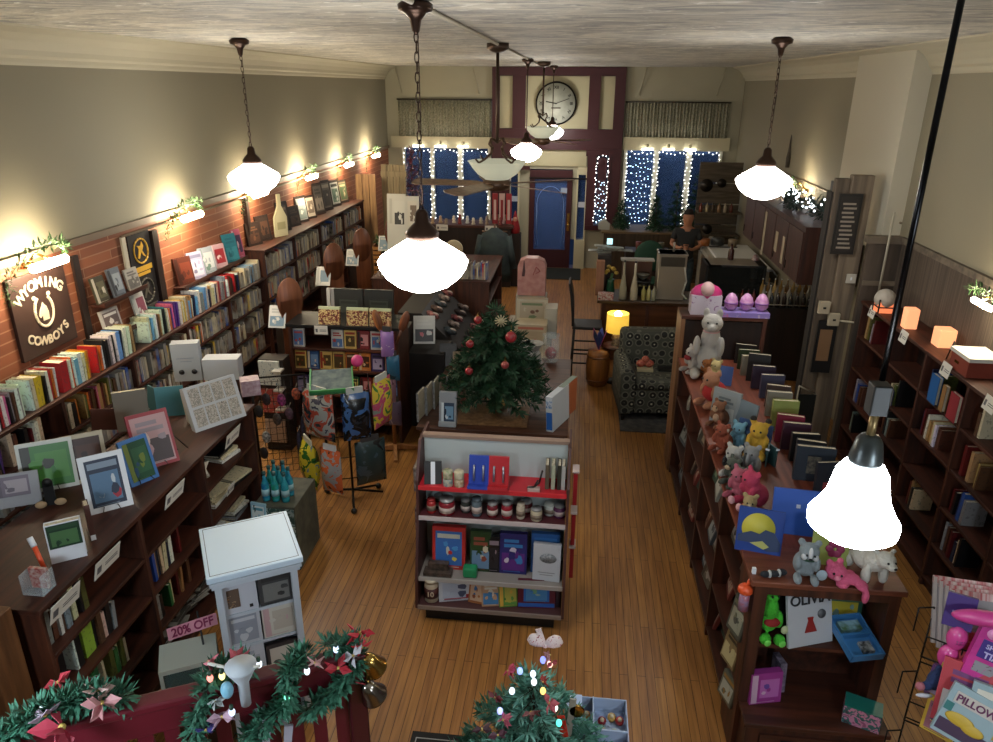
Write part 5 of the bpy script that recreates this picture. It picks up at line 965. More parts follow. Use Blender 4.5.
MB().prism([(-.14, .28), (-.10, .28), (-.09, .36), (-.105, .5), (-.115, .5), (-.13, .36)], -.104, -.1).build('tower_print', mat('4a3034', .5), e); MB().tube([(.02, -.102, .3), (.06, -.102, .42), (.12, -.102, .36), (.05, -.102, .32)], .006).build('scroll_print', mat('9a4a4c', .5), e)
tag(MB().box((-.08, -.15, 0), (.08, .15, .42)).build('white_box', mat('b0aca0', .6), None, (-.31, 9.7, .701)), 'plain white box beside the pink rounded box', 'box')
for i, (x, y, z, s) in enumerate(((-.62, 8.35, .81, 'left'), (-.46, 8.30, .81, 'middle'), (-.55, 8.2, .81, 'front'))):
    e = empty('tissue_bag', (x, y, .801), 'white crumpled tissue bag, %s of the three behind the tree' % s, 'bag', 'white tissue bags'); mb = MB()
    rnd = random.Random(i); mb.lathe([(.09, 0), (.10, .05), (.085, .14), (.06, .17), (.10, .23), (.12, .26)], n=11, sm=False); mb.build('bag', mat('a8a8a4', .7, noise=(20, '8a8a8a')), e); MB().sph((0, 0, .2), .05, 8, 5).build('tissue', mat('b8a0a0', .8), e)
e = empty('glass_jar', (-.26, 8.42, .801), 'clear glass jar with red and white contents behind the tree', 'jar'); MB().lathe([(.09, 0), (.10, .02), (.10, .26), (.08, .3), (.11, .33)], n=20).build('glass', GLASS, e); MB().sph((0, 0, .1), (.07, .07, .08), 10, 6).build('contents', art(['b8a8a0', 'a84a50', 'c0bcb4'], 20, 4), e)
upright('open_card', 'beige open picture card standing behind the tree, left side', 'card', (-1.22, 7.75, .801), .24, .30, .01, 12, 8, mat('8a7a64', .6), pages=False, pic=(.8, .5, .94, art(['3a4a34', '6a6a50', '2c3828'], 12, 5)))

# ------------------------------------------------------------------ SEATING CORNER
tag(MB().box((0, 0, 0), (1.35, .75, .012)).build('rug', mat('3a3a3c', .95, noise=(12, '55524e')), None, (.62, 8.22, 0)), 'grey patterned rug under the armchair', 'rug')
def fabric_mat():
    m = bpy.data.materials.new('dotted_fabric'); m.use_nodes = True; nt = m.node_tree; b = nt.nodes['Principled BSDF']; b.inputs['Roughness'].default_value = .85
    tc = nt.nodes.new('ShaderNodeTexCoord'); v = nt.nodes.new('ShaderNodeTexVoronoi'); v.inputs['Scale'].default_value = 9; v.inputs['Randomness'].default_value = .35
    nt.links.new(tc.outputs['Object'], v.inputs['Vector']); r = nt.nodes.new('ShaderNodeValToRGB'); r.color_ramp.interpolation = 'CONSTANT'
    for i, (p_, c) in enumerate(((0, 'b8b4a0'), (.10, '3a3a38'), (.28, '6a6a5e'), (.34, '46473f'))):
        if i > 1: r.color_ramp.elements.new(.5)
    for i, (p_, c) in enumerate(((0, 'a8a590'), (.12, '141514'), (.36, '5c5c50'), (.48, '3e3f37'))): r.color_ramp.elements[i].position = p_; r.color_ramp.elements[i].color = lin(c)
    nt.links.new(v.outputs['Distance'], r.inputs[0]); nt.links.new(r.outputs[0], b.inputs['Base Color']); return m
FAB = fabric_mat()
ac = empty('armchair', (1.05, 8.95, .012), 'dark armchair with an all-over dotted pattern behind the right bookcase', 'armchair', rz=R(4))
MB().box((-.30, -.42, .10), (.36, .25, .42)).build('seat_base', FAB, ac, bevel=.03); MB().box((-.29, -.44, .42), (.35, .22, .54)).build('seat_cushion', FAB, ac, bevel=.04)
MB().box((-.42, .22, .10), (.48, .46, .98)).build('backrest', FAB, ac, bevel=.06)
for x in (-.48, .36): MB().prism([(x, .10), (x + .18, .10), (x + .18, .62), (x + .13, .68), (x + .05, .68), (x, .62)], -.44, .40).build('armrest', FAB, ac, bevel=.02)
for x in (-.42, .42):
    for y in (-.38, .38): MB().cyl((x, y, 0), (x, y, .1), .02).build('leg', BLACK, ac)
e = empty('gift_bow', (.92, 8.90, .553), 'red plaid bow on a small cream packet resting on the armchair', 'packet'); MB().cb((0, 0, .02), (.2, .14, .04)).build('packet', mat('a89c7c', .6), e); MB().sph((-.05, 0, .09), (.06, .04, .05)).sph((.05, 0, .09), (.06, .04, .05)).sph((0, 0, .14), (.05, .04, .05)).build('bow', mat('8a2c24', .6, noise=(40, 'b06a50')), e)
tag(MB().cb((0, 0, .012), (.26, .16, .024)).build('tray', mat('141414', .4), None, (1.22, 8.95, .553)), 'black flat case lying on the armchair seat', 'case')
# lamp table and lamp
e = empty('lamp_table', (.60, 9.85, 0), 'small round dark table under the yellow shaded lamp', 'table'); MB().lathe([(.18, .52), (.18, .55)], n=24).build('tabletop', WOODX, e); MB().cyl((0, 0, .02), (0, 0, .52), .02).build('pole', DARKW, e); MB().lathe([(.12, 0), (.12, .02)], n=20).build('base', DARKW, e)
e = empty('table_lamp', (.60, 9.85, .551), 'lit table lamp with a yellow drum shade beside the armchair', 'lamp'); MB().lathe([(.07, 0), (.08, .02), (.05, .05), (.075, .1), (.05, .17), (.02, .2)], n=16).build('base', mat('9a8f78', .4, noise=(30, '6a5c48')), e)
MB().lathe([(.155, .20), (.15, .46)], n=28).build('lamp_shade', mat('f0c048', .6, es=.28), e); b = e.children
MB().sph((0, 0, .44), .05).build('bulb', mat((1, .88, .6), .3, es=12), e)
for o in kids(e):
    if o.name.startswith('lamp_shade'):
        bm_v = o.data; f = [p.index for p in bm_v.polygons if len(p.vertices) > 4]
        import bmesh
        bm = bmesh.new(); bm.from_mesh(bm_v); bm.faces.ensure_lookup_table(); bmesh.ops.delete(bm, geom=[bm.faces[i] for i in f], context='FACES_ONLY'); bm.to_mesh(bm_v); bm.free(); s = o.modifiers.new('s', 'SOLIDIFY'); s.thickness = .003
# barrel
e = empty('barrel_stool', (.36, 9.75, 0), 'warm brown turned wooden barrel stool beside the aisle', 'stool'); MB().lathe([(.135, 0), (.15, .05), (.165, .2), (.165, .32), (.15, .46), (.14, .5)], n=28).build('barrel', wood('9a6430', '7a4a20', .35), e)
for z in (.08, .42): MB().lathe([(.158, -.015), (.162, 0), (.158, .015)], c=(0, 0, z), n=28).build('hoop', mat('6a4020', .4), e)
e = empty('paper_bouquet', (.36, 9.75, .501), 'blue and magenta paper flowers on the barrel stool', 'flowers')
for a, c in ((0, '2a3468'), (80, 'b03a7a'), (160, '3a4a98'), (240, '8a3a6a'), (310, '2a3a5a')): MB().prism([(-.01, 0), (.01, 0), (.05, .22), (0, .32), (-.05, .2)], -.004, .004, M=Matrix.Rotation(R(a), 4, 'Z') @ Matrix.Rotation(R(18), 4, 'X')).build('petal', mat(c, .6), e)
# tall black chair seen from the side
e = empty('bar_chair', (.18, 10.15, 0), 'tall black bar chair with a high narrow back beside the counter', 'chair'); CH = mat('0c0a09', .45)
for x, y in ((-.17, -.19), (-.17, .19), (.2, -.19), (.2, .19)): MB().cyl((x * 1.15, y * 1.1, 0), (x, y, .72), .018).build('leg', CH, e)
MB().box((-.2, -.21, .72), (.22, .21, .76)).build('seat', CH, e, bevel=.01)
MB().prism([(-.21, .76), (-.18, .76), (-.18, .95), (-.20, 1.2), (-.25, 1.38), (-.275, 1.36), (-.245, 1.2), (-.22, .95)], -.19, .19).build('backrest', CH, e)
for z in (.22, .42):
    for y in (-.2, .2): MB().cyl((-.18, y, z), (.22, y, z), .012).build('rung', CH, e)

# ------------------------------------------------------------------ COFFEE COUNTER
ct = empty('coffee_counter', (1.75, 11.0, 0), 'brown panelled coffee counter with glassware and machines on top', 'counter'); CT = wood('5e3820', '42240f', .4, (.06, 1, .6))
MB().box((-1.35, -.30, .02), (1.3, .25, .93)).build('front_cabinet', CT, ct); MB().box((-1.42, -.40, .93), (1.35, .32, .97)).build('countertop', wood('4a3422', '33200f', .3, (.06, 1, 1)), ct, bevel=.004)
for x in (-1.34, -.7, -.1, .5, 1.1): MB().box((x, -.315, .05), (x + .05, -.30, .9)).build('stile', WOODV, ct)
CZ = .971
e = empty('coffee_urn', (1.39, 10.95, CZ), 'tall stainless steel cabinet shaped brewer on the counter', 'appliance')
MB().box((-.20, -.18, 0), (.20, .18, .68)).build('steel_body', STEEL, e, bevel=.01); MB().box((-.17, -.185, .50), (.17, -.18, .64)).build('control_panel', mat('6a645c', .3, .8), e)
MB().tube([(.17, -.2, .5), (.21, -.22, .3), (.17, -.2, .1), (.24, -.21, .03)], .012).build('hose', mat('c0c0bc', .3), e); MB().cyl((.02, 0, .68), (.02, 0, .82), .015).build('inlet_pipe', STEEL, e); MB().box((-.21, -.19, .66), (.21, .19, .68)).build('lid', mat('a89e90', .3, .8), e)
e = empty('display_case', (2.28, 10.95, CZ), 'black framed glass pastry case on the counter', 'display case')
MB().box((-.42, -.25, 0), (.42, .25, .04)).box((-.42, -.25, .04), (-.39, .25, .55)).box((.39, -.25, .04), (.42, .25, .55)).box((-.42, .22, .04), (.42, .25, .55)).box((-.2, -.25, .53), (.42, .25, .56)).build('frame', BLACK, e); MB().box((-.39, -.24, .04), (.39, -.235, .53)).build('glass_front', mat('2a2c2a', .06, alpha=.55), e)
MB().box((-.38, -.2, .28), (.38, .2, .29)).build('glass_shelf', mat('8a8a80', .1, alpha=.6), e); MB().box((-.36, -.25, .56), (.3, .2, .57)).build('steel_top', STEEL, e)
for i in range(5): tag(MB().sph((0, 0, .03), (.05, .05, .035)).build('pastry', mat('7a4a24', .7), None, (1.98 + .15 * i, 10.98, CZ + .041)), 'brown pastry in the black pastry case, %s from the left' % ordn(i + 1), 'pastry', 'pastries in the case')
def bottle(x, y, z, r, h, c, lab, cat='bottle', grp=None, cap='2a2a2a', neck=.35):
    e = empty('bottle', (x, y, z), lab, cat, grp); MB().lathe([(r * .95, 0), (r, .01), (r, h * (1 - neck)), (r * .35, h * (1 - neck * .45)), (r * .3, h)], n=14).build('glass', mat(c, .2), e); MB().lathe([(r * .36, h), (r * .36, h * 1.05)], n=10).build('cap', mat(cap, .4), e); return e
p = aty(612, 277, 10.75); bottle(.70, 10.75, CZ, .055, .55, '8f8a78', 'tall frosted tapering bottle on the counter, left of the pair', neck=.7); bottle(.86, 10.72, CZ, .055, .55, 'a8a290', 'tall frosted tapering bottle on the counter, right of the pair', neck=.7)
for i, x in enumerate((1.00, 1.075, 1.15)): bottle(x, 10.72, CZ, .033, .22, ['8f8a54', 'a09a64', '8c8c78'][i], 'small pale syrup bottle left of the steel brewer, ' + ['leftmost', 'middle', 'rightmost'][i], 'bottle', 'syrup bottles by the brewer')
e = empty('espresso_grinder', (1.0, 11.05, CZ), 'dark chrome topped grinder between the bottles and the brewer', 'appliance'); MB().box((-.13, -.1, 0), (.12, .1, .22)).build('body', mat('1c1a18', .3, .5), e, bevel=.01); MB().lathe([(.05, .22), (.10, .3), (.10, .33)], n=16).build('hopper', mat('6a6a66', .2, .6), e); MB().cb((-.02, -.105, .16), (.16, .01, .03)).build('chrome_band', mat('c0c0c0', .15, 1), e)
e = empty('flower_vase', (.52, 10.95, CZ), 'green vase with yellow flowers on the counter', 'flowers'); MB().lathe([(.05, 0), (.07, .06), (.05, .2), (.06, .24)], n=14).build('vase', mat('1c4a34', .3), e); mb = MB()
for a in range(6): mb.sph((.08 * math.cos(a), .06 * math.sin(a), .34 + .04 * (a % 3)), (.035, .035, .03), 8, 5)
mb.build('blossoms', mat('b09a40', .6, noise=(30, '8a6a2c')), e); MB().cyl((0, 0, .2), (.02, 0, .33), .02).build('stems', GREEN, e)
e = empty('counter_post', (.36, 10.95, CZ), 'pale salmon wooden post box at the left end of the counter', 'box'); MB().box((-.06, -.06, 0), (.06, .06, .52)).build('post_body', wood('8f6248', '7a4f38', .5), e)
e = empty('paper_bundle', (.42, 11.15, CZ + .0), 'bundle of folded papers and pale cloth on the counter end', 'papers'); MB().cb((0, .08, .28), (.2, .14, .55)).build('stand_box', DARKW, e)
mb = MB(); rnd = random.Random(3)
for i in range(9): mb.cb((rnd.uniform(-.1, .35), rnd.uniform(-.05, .12), .60 + i * .012), (.22, .14, .01), M=Matrix.Translation((0, 0, 0)) @ Matrix.Rotation(rnd.uniform(-.15, .15), 4, 'Y'))
mb.build('papers', mat('6a6a64', .6, noise=(12, '9aa09c')), e); e2 = tag(MB().cb((0, 0, 0), (.08, .06, .08)).build('small_screen', mat((.5, .9, 1), .4, es=.4), None, (.48, 11.1, CZ + .78)), 'small glowing bluish card reader screen on the counter end', 'screen')
tag(MB().cb((0, 0, 0), (.22, .12, .10)).build('candy_pile', mat('9a3a3c', .6, noise=(40, 'c8c0b8')), None, (.45, 10.68, CZ + .051)), 'small pile of red and white sweets at the counter corner', 'sweets')
e = empty('card_tray', (.92, 11.25, CZ), 'white topped till box on the back of the counter', 'till'); MB().box((-.22, -.08, 0), (.22, .06, .48)).build('till_body', mat('4a2c1c', .5), e); MB().box((-.25, -.1, .48), (.25, .08, .50)).build('white_top', mat('a8a49c', .5), e)
# bottles and glasses right end
e = empty('wire_bottle_rack', (2.95, 10.4, 0), 'dark rack of drink bottles at the right end of the counter', 'rack'); MB().box((-.38, -.2, 0), (.34, .2, 1.05)).build('rack_body', DARKW, e); MB().box((-.38, -.2, 1.05), (.34, .2, 1.07)).build('rack_top', BLACK, e)
MB().tube([(-.38, -.24, 1.12), (.34, -.24, 1.12)], .006).build('front_rail', STEEL, e)
k = 0
for i in range(3):
    for j in range(8):
        x = 2.62 + j * .085; y = 10.24 + i * .13; z = 1.071; k += 1
        c = [['2a1c18', '1c2024', '241c1c'], ['8a8478', 'a8a294', '7a7468'], ['8a6a34', '6a4a24', 'a88a50']][i][j % 3]; cn = ['dark', 'pale', 'amber'][i]
        o = bottle(x, y, z, .028, .20 + .06 * i, c, '%s drink bottle, %s row of the counter rack, %s from the left' % (cn, ordn(i + 1), ordn(j + 1)), 'bottle', 'drink bottles at the counter end', cap=random.choice(['c8c8c0', '8a6a3a', 'b08a4a']))
for i, (x, c) in enumerate(((2.38, '5a1c20'), (2.46, '4a161c'), (2.54, '6a2428'))): bottle(x, 10.58, CZ, .03, .24, c, 'dark red syrup bottle left of the drink rack, ' + ['leftmost', 'middle', 'rightmost'][i], 'bottle', 'dark red syrup bottles')
bottle(2.25, 11.05, CZ + .571, .045, .22, '3a1814', 'dark red sauce bottle on top of the pastry case', cap='1c1414', neck=.4)
e = empty('tall_red_cup', (2.62, 11.1, CZ), 'red and white tall cup with dome lid right of the pastry case', 'cup'); MB().cyl((0, 0, 0), (0, 0, .45), .05, .055).build('cup', mat('9a9690', .4), e); MB().sph((0, 0, .55), (.06, .05, .10)).build('dome', mat('6a2424', .3, noise=(14, 'b0a49c')), e)
e = empty('glass_pitcher', (2.82, 11.0, CZ), 'clear curved pitcher behind the drink rack', 'pitcher'); MB().lathe([(.07, 0), (.08, .02), (.09, .2), (.07, .25)], n=16).build('glass', mat('9a9c98', .1, alpha=.5), e); MB().tube([(-.1, 0, .3), (-.06, 0, .42), (.04, 0, .44), (.1, 0, .36)], .014).build('handle', mat('a8a8a4', .3), e)

# behind the counter
fr = empty('chest_cooler', (2.72, 13.2, 0), 'long white topped chest cooler behind the counter', 'appliance'); MB().box((-.42, -.95, 0), (.42, .95, 1.12)).build('cooler_body', mat('a8a498', .5), fr, bevel=.01); MB().box((-.32, -.97, 1.12), (.44, .97, 1.16)).build('white_lid', mat('dcdcda', .35), fr, bevel=.01)
MB().box((-.30, .65, 1.16), (.2, .72, 1.17)).build('lid_slot', BLACK, fr)
for i in range(5): MB().box((-.45, -.9 + i * .38, .1), (-.42, -.62 + i * .38, 1.05)).build('side_bin', mat(['a8a294', '8a7c68', '9a968c', '6a5a4a', 'a09c90'][i], .5), fr)
e = empty('wall_cupboard', (2.74, 10.50, 0), 'dark brown row of wall cupboards right of the cooler', 'cupboard'); CB = wood('4a2a1f', '301a12', .5)
MB().box((-.12, -1.6, 1.72), (.55, 1.6, 2.40)).build('carcass', CB, e)
for i in range(5):
    dd = MB().box((-.14, -1.59 + i * .64, 1.74), (-.12, -.98 + i * .64, 2.34)).build('door', CB, e, bevel=.004); MB().box((-.15, -1.05 + i * .64, 1.8), (-.14, -1.03 + i * .64, 1.9)).build('handle', IRON, dd)
for i, (y, z, w, h) in enumerate(((10.0, 1.98, .10, .34), (10.35, 2.02, .12, .26), (11.05, 2.0, .10, .60), (9.75, 2.0, .02, .02))):
    if i < 3: tag(MB().box((-.005, -w / 2, -h / 2), (0, w / 2, h / 2)).build('notice', mat('a89c84', .6), None, (2.595, y - .35, z)), 'cream notice taped to the wall cupboard, %s of three' % ['nearest', 'middle', 'farthest'][i], 'notice')
e = empty('lit_garland', (2.95, 10.5, 2.42), 'dark garland with cool white lights lying on the wall cupboards', 'garland'); mb = MB(); wreath(mb, [(-.03 + .12 * math.sin(i), -1.15 + i * .23, .05 + .03 * math.cos(i * 2)) for i in range(11)], .14, 620, 3, L=.12); mb.build('greenery', mat('1c2c24', .7), e)
bb = MB().sph((0, 0, 0), .012, 6, 4).build('bulb', mat((.85, .93, 1), .3, es=4), e)
for i in range(60):
    o = bb if i == 0 else bb.copy()
    if i: COL.objects.link(o)
    o.location = (random.uniform(-.12, .16), -1.15 + i * .038, random.uniform(.05, .17))
for i, y in enumerate((11.4, 5.78)):
    e = empty('picture_light', (XR - .03, y, 2.52 if i == 0 else 2.36), 'glowing wall light with greenery on the right wall, %s' % ['above the cupboards', 'at the picture edge'][i], 'lamp')
    MB().cyl((0, 0, -.02), (0, 0, .02), .05).tube([(0, 0, 0), (-.1, 0, .10), (-.2, 0, .06)], .01).build('bracket', BRASS, e); MB().cyl((-.2, -.13, .02), (-.2, .13, .02), .022).build('tube_bulb', GLOW, e)
    mb = MB(); wreath(mb, [(-.2, -.2, .1), (-.22, 0, .14), (-.2, .2, .1)], .04, 90, i + 50, L=.06); mb.build('greenery', GREEN, e)
tag(MB().cyl((XR - .02, 8.0, 2.62), (XR - .02, 12.9, 2.62), .012).build('pipe', mat('8a7a66', .4, .5)), 'thin metal rail running above the wall cupboards', 'pipe')
e = empty('wall_ornament', (XR - .03, 12.6, 2.72), 'slender dark spindle ornament hung high on the right wall', 'ornament'); MB().lathe([(.03, 0), (.035, .15), (.02, .25), (.012, .42), (.002, .5)], n=8).build('spindle', mat('3a342c', .7), e)
# window bench behind the counter and small trees
wb2 = empty('window_counter', (1.7, 16.2, 0), 'pale edged wooden ledge under the right shop window', 'counter'); MB().box((-1.2, -.35, 1.0), (1.25, .6, 1.04)).build('ledge_top', wood('7a6648', '5c4a32', .5, (.06, 1, 1)), wb2); MB().box((-1.15, -.3, 0), (1.2, -.27, 1.0)).build('front_panel', wood('4a3c2c', '33281c'), wb2)
for i, (px, h, r, y) in enumerate(((621, .55, .16, 16.2), (655, .72, .17, 16.12), (675, .95, .20, 16.25), (694, 1.15, .22, 16.2), (713, .8, .17, 16.2))):
    p = aty(px, 226, y); conifer('small_conifer', (p.x, y, 1.041), 'small dark green unlit tree on the right window ledge, %s from the left' % ordn(i + 1), h, r, PINE, 700, .11, seed=20 + i, base=.06, tiers=8, group='small trees on the right window ledge', stand=False)
e = empty('christmas_village', (.55, 16.1, 1.041), 'white lit little village figure at the ledge left end', 'ornament'); MB().box((-.12, -.05, 0), (.12, .05, .12)).prism([(-.13, .12), (.13, .12), (0, .22)], -.05, .05).build('house', mat('a8a8a0', .6), e)
e = empty('office_chair', (1.35, 13.9, 0), 'dark green padded chair behind the counter', 'chair'); MB().sph((0, 0, .95), (.28, .06, .30), 16, 10).build('backrest', mat('14402f', .7), e); MB().sph((0, -.25, .55), (.27, .27, .06), 16, 8).build('seat', mat('14402f', .7), e); MB().cyl((0, -.2, .05), (0, -.2, .52), .03).cyl((0, -.02, .55), (0, .0, .9), .02).build('column', BLACK, e)
for a in range(5): MB().cyl((0, -.2, .08), (.28 * math.cos(R(72 * a)), -.2 + .28 * math.sin(R(72 * a)), .03), .018).build('foot', BLACK, e)
e = empty('back_shelf', (2.75, 15.5, 0), 'weathered plank shelving with pans in the far right corner', 'shelf unit')
for i in range(6): MB().box((-.35, .28, .0 + i * .42), (.5, .32, .40 + i * .42)).build('plank', wood('5c5040', '403628', .7, (.1, 1, 1)), e)
for z in (1.1, 1.55): MB().box((-.35, -.1, z - .03), (.5, .28, z)).build('shelf', wood('5c5040', '403628', .7), e)
for i, (x, z, r) in enumerate(((2.55, 2.05, .13), (2.85, 2.1, .09), (2.62, 1.35, .10))): tag(MB().lathe([(r, -.012), (r * .9, 0), (r, .012)], n=20, M=Mx).build('round_pan', mat('2a2622', .4, .5), None, (x, 15.72 if z > 2 else 15.5, z if z > 2 else 1.101 + r)), 'round dark pan on the weathered planks, %s' % ['left', 'right', 'standing on the shelf'][i], 'pan')
for i in range(6): bottle(2.45 + i * .12, 15.5, 1.551, .035, .18, ['7a3a24', '9a8a6a', '4a3a2a', '8a6a4a', 'a89a84', '5a2a20'][i], 'jar on the weathered corner shelf, %s from the left' % ordn(i + 1), 'bottle', 'jars on the corner shelf')
for i, (x, y, w, c) in enumerate(((2.35, 14.0, .18, '9a5a2c'), (2.6, 14.1, .24, '3a3a38'), (2.85, 14.0, .16, '8a7a64'), (2.5, 14.2, .1, 'b0a898'))): tag(MB().lathe([(w / 2, 0), (w / 2, .12), (w / 2 - .01, .13)], n=16).build('bowl', mat(c, .4), None, (x, y, 1.161)), '%s container standing on the chest cooler lid, %s' % (['orange', 'dark', 'tan', 'pale'][i], ['leftmost', 'largest', 'rightmost', 'small rear'][i]), 'container')
tag(MB().box((-.5, -.25, 0), (.35, .25, .9)).build('back_cabinet', DARKW, None, (1.45, 14.75, 0)), 'dark cabinet behind the person', 'cabinet')
for i in range(3): tag(MB().cyl((0, 0, 0), (0, 0, .16), .05, .06).build('pot', mat(['6a2c24', '8a4a3a', '5a5a4a'][i], .5), None, (1.2 + i * .22, 14.7, .901)), 'reddish pot on the cabinet behind the person, %s' % ['left', 'middle', 'right'][i], 'pot')

# ------------------------------------------------------------------ PERSON (behind the counter, looking down at clasped hands)
def skin(name, joints, edges, m, parent, sub=2, root=0):
    me = bpy.data.meshes.new(name); me.from_pydata([j[0] for j in joints], edges, []); me.materials.append(m)
    o = bpy.data.objects.new(name, me); COL.objects.link(o); o.parent = parent
    o.modifiers.new('skin', 'SKIN'); 
    lay = me.skin_vertices[0] if me.skin_vertices else None
    if lay is None:
        bm = bmesh.new(); bm.from_mesh(me); bm.verts.layers.skin.verify(); bm.to_mesh(me); bm.free(); lay = me.skin_vertices[0]
    for i, j in enumerate(joints):
        r = j[1]; lay.data[i].radius = r if hasattr(r, '__len__') else (r, r); lay.data[i].use_root = (i == root)
    s = o.modifiers.new('sub', 'SUBSURF'); s.levels = s.render_levels = sub
    for p in me.polygons: p.use_smooth = True
    o.modifiers['skin'].use_smooth_shade = True
    return o
pe = empty('person', (2.02, 14.05, 0), 'person in dark shirt and jeans behind the counter, looking down at clasped hands', 'person', rz=R(-8))
SK = mat('a87458', .6)
J = [((0, 0, .95), .07), ((0, .01, 1.15), .09), ((0, 0, 1.38), .11), ((0, -.01, 1.49), .058), ((0, -.035, 1.56), .072), ((0, -.055, 1.64), .115), ((0, -.05, 1.75), .115),
     ((-.19, 0, 1.42), .055), ((-.27, -.03, 1.16), .042), ((-.12, -.27, 1.14), .030), ((-.05, -.31, 1.18), .024),
     ((.19, 0, 1.42), .055), ((.27, -.03, 1.16), .042), ((.12, -.27, 1.12), .030), ((.05, -.31, 1.15), .024),
     ((-.09, 0, .86), .06), ((-.10, -.02, .48), .05), ((-.10, .01, .10), .042), ((-.10, -.13, .04), .035),
     ((.09, 0, .86), .06), ((.10, -.02, .48), .05), ((.10, .01, .10), .042), ((.10, -.13, .04), .035)]
Eg = [(0, 1), (1, 2), (2, 3), (3, 4), (4, 5), (5, 6), (2, 7), (7, 8), (8, 9), (9, 10), (2, 11), (11, 12), (12, 13), (13, 14), (0, 15), (15, 16), (16, 17), (17, 18), (0, 19), (19, 20), (20, 21), (21, 22)]
skin('body', J, Eg, SK, pe)
for s in (-1, 1):
    for k in range(4):
        a = (s * .045, -.318 - .006 * k, 1.195 - .018 * k); b = (-s * .005, -.345 - .004 * k, 1.19 - .018 * k); c = (-s * .035, -.335, 1.18 - .018 * k)
        skin('finger', [(a, .009), (b, .0085), (c, .007)], [(0, 1), (1, 2)], SK, pe, 1)
    skin('thumb', [((s * .05, -.32, 1.21), .010), ((s * .02, -.345, 1.225), .009), ((-s * .005, -.35, 1.225), .008)], [(0, 1), (1, 2)], SK, pe, 1)
SH = mat('222426', .85); JE = mat('26343c', .85, noise=(14, '344650'))
skin('t_shirt', [((0, 0, .78), (.17, .12)), ((0, .01, 1.12), (.16, .12)), ((0, 0, 1.36), (.175, .125)), ((0, -.005, 1.47), (.075, .07)), ((-.19, 0, 1.41), .075), ((-.25, -.02, 1.24), .064), ((.19, 0, 1.41), .075), ((.25, -.02, 1.24), .064)], [(0, 1), (1, 2), (2, 3), (2, 4), (4, 5), (2, 6), (6, 7)], SH, pe)
skin('jeans', [((0, 0, .98), (.14, .10)), ((-.09, 0, .84), .105), ((-.10, -.02, .48), .075), ((-.10, .01, .08), .06), ((.09, 0, .84), .105), ((.10, -.02, .48), .075), ((.10, .01, .08), .06)], [(0, 1), (1, 2), (2, 3), (0, 4), (4, 5), (5, 6)], JE, pe)
for s in (-1, 1): MB().sph((s * .10, -.05, .05), (.05, .13, .05)).build('shoe', BLACK, pe)
HM = Matrix.Rotation(R(22), 4, 'X')
hd = Matrix.Translation((0, -.055, 1.70)) @ Matrix.Rotation(R(14), 4, 'X')
MB().sph((0, .035, .04), (.086, .085, .085), 14, 10, M=hd).build('hair', mat('1a120e', .8), pe); MB().sph((-.03, -.088, .0), .009, 8, 6, M=hd).sph((.03, -.088, .0), .009, 8, 6, M=hd).build('eyes', mat('14100e', .4), pe)
MB().sph((0, -.10, -.03), (.013, .022, .025), 8, 6, M=hd).build('nose', SK, pe); MB().sph((0, -.088, -.065), (.028, .008, .007), 8, 6, M=hd).build('mouth', mat('7a3c34', .6), pe)
for s in (-1, 1): MB().sph((s * .085, .01, -.01), (.012, .02, .03), 8, 6, M=hd).build('ear', SK, pe)
# second figure glimpsed sitting by the partition
# ------------------------------------------------------------------ PARTITION POST
pt = empty('partition_panel', (2.80, 8.15, 0), 'tall rustic weathered wood partition beside the right wall', 'partition'); RW = wood('857663', '5c5043', .75, (1, 1, .06), 12)
MB().box((-.05, -.10, 0), (.17, .0, 3.08)).build('weathered_board', RW, pt, bevel=.01); MB().box((-.19, -.06, 0), (-.05, .03, 3.04)).build('weathered_board', wood('6a5d4e', '473d33', .75, (1, 1, .06), 12), pt, bevel=.008); MB().box((-.21, -.03, 0), (-.19, .12, 2.9)).build('dark_side_board', wood('262220', '161312', .7), pt)
MB().box((-.185, .04, 0), (.16, .12, 3.0)).build('core', wood('2a2420', '1a1614'), pt)
e = empty('framed_sign', (2.755, 8.03, 2.28), 'black framed sign with rows of small pale print on the partition', 'sign'); MB().box((-.115, -.02, 0), (.115, 0, .62)).build('frame', BLACK, e); MB().box((-.09, -.024, .03), (.09, -.02, .59)).build('paper', mat('1c1816', .6), e)
mb = MB()
for i in range(11): mb.box((-.07 + .01 * (i % 2), -.027, .06 + i * .045), (.07 - .012 * (i % 3), -.024, .08 + i * .045))
mb.build('print_lines', mat('8a8074', .6), e)
e = empty('framed_notice', (2.745, 8.03, .95), 'tan notice in a black frame low on the partition', 'notice'); MB().box((-.10, -.02, 0), (.10, 0, .60)).build('frame', BLACK, e); MB().box((-.07, -.023, .14), (.06, -.02, .50)).build('paper', mat('7a5c40', .6), e)
e = empty('wall_switch', (2.90, 8.03, 2.02), 'small white plate on the weathered partition board', 'switch'); MB().box((-.05, -.012, -.05), (.05, 0, .05)).build('plate', mat('b8b4a8', .4), e, bevel=.004); MB().cb((0, -.015, 0), (.015, .01, .03)).build('toggle', WHITE, e)
for i, (x, z) in enumerate(((2.67, 1.70), (2.79, 1.57))):
    e = empty('outlet_box', (x, 8.03, z), 'cream electrical outlet box on the partition, %s' % ['upper left', 'lower right'][i], 'outlet'); MB().box((-.06, -.05, -.07), (.06, 0, .07)).build('box_body', mat('a89e88', .5), e, bevel=.008); MB().cb((0, -.052, 0), (.03, .006, .02)).build('socket', BLACK, e)
tag(MB().cyl((2.85, 8.0, 1.56), (3.12, 7.9, 1.56), .012).build('conduit', mat('a89e88', .5)), 'short horizontal conduit from the outlet box to the wall', 'conduit')
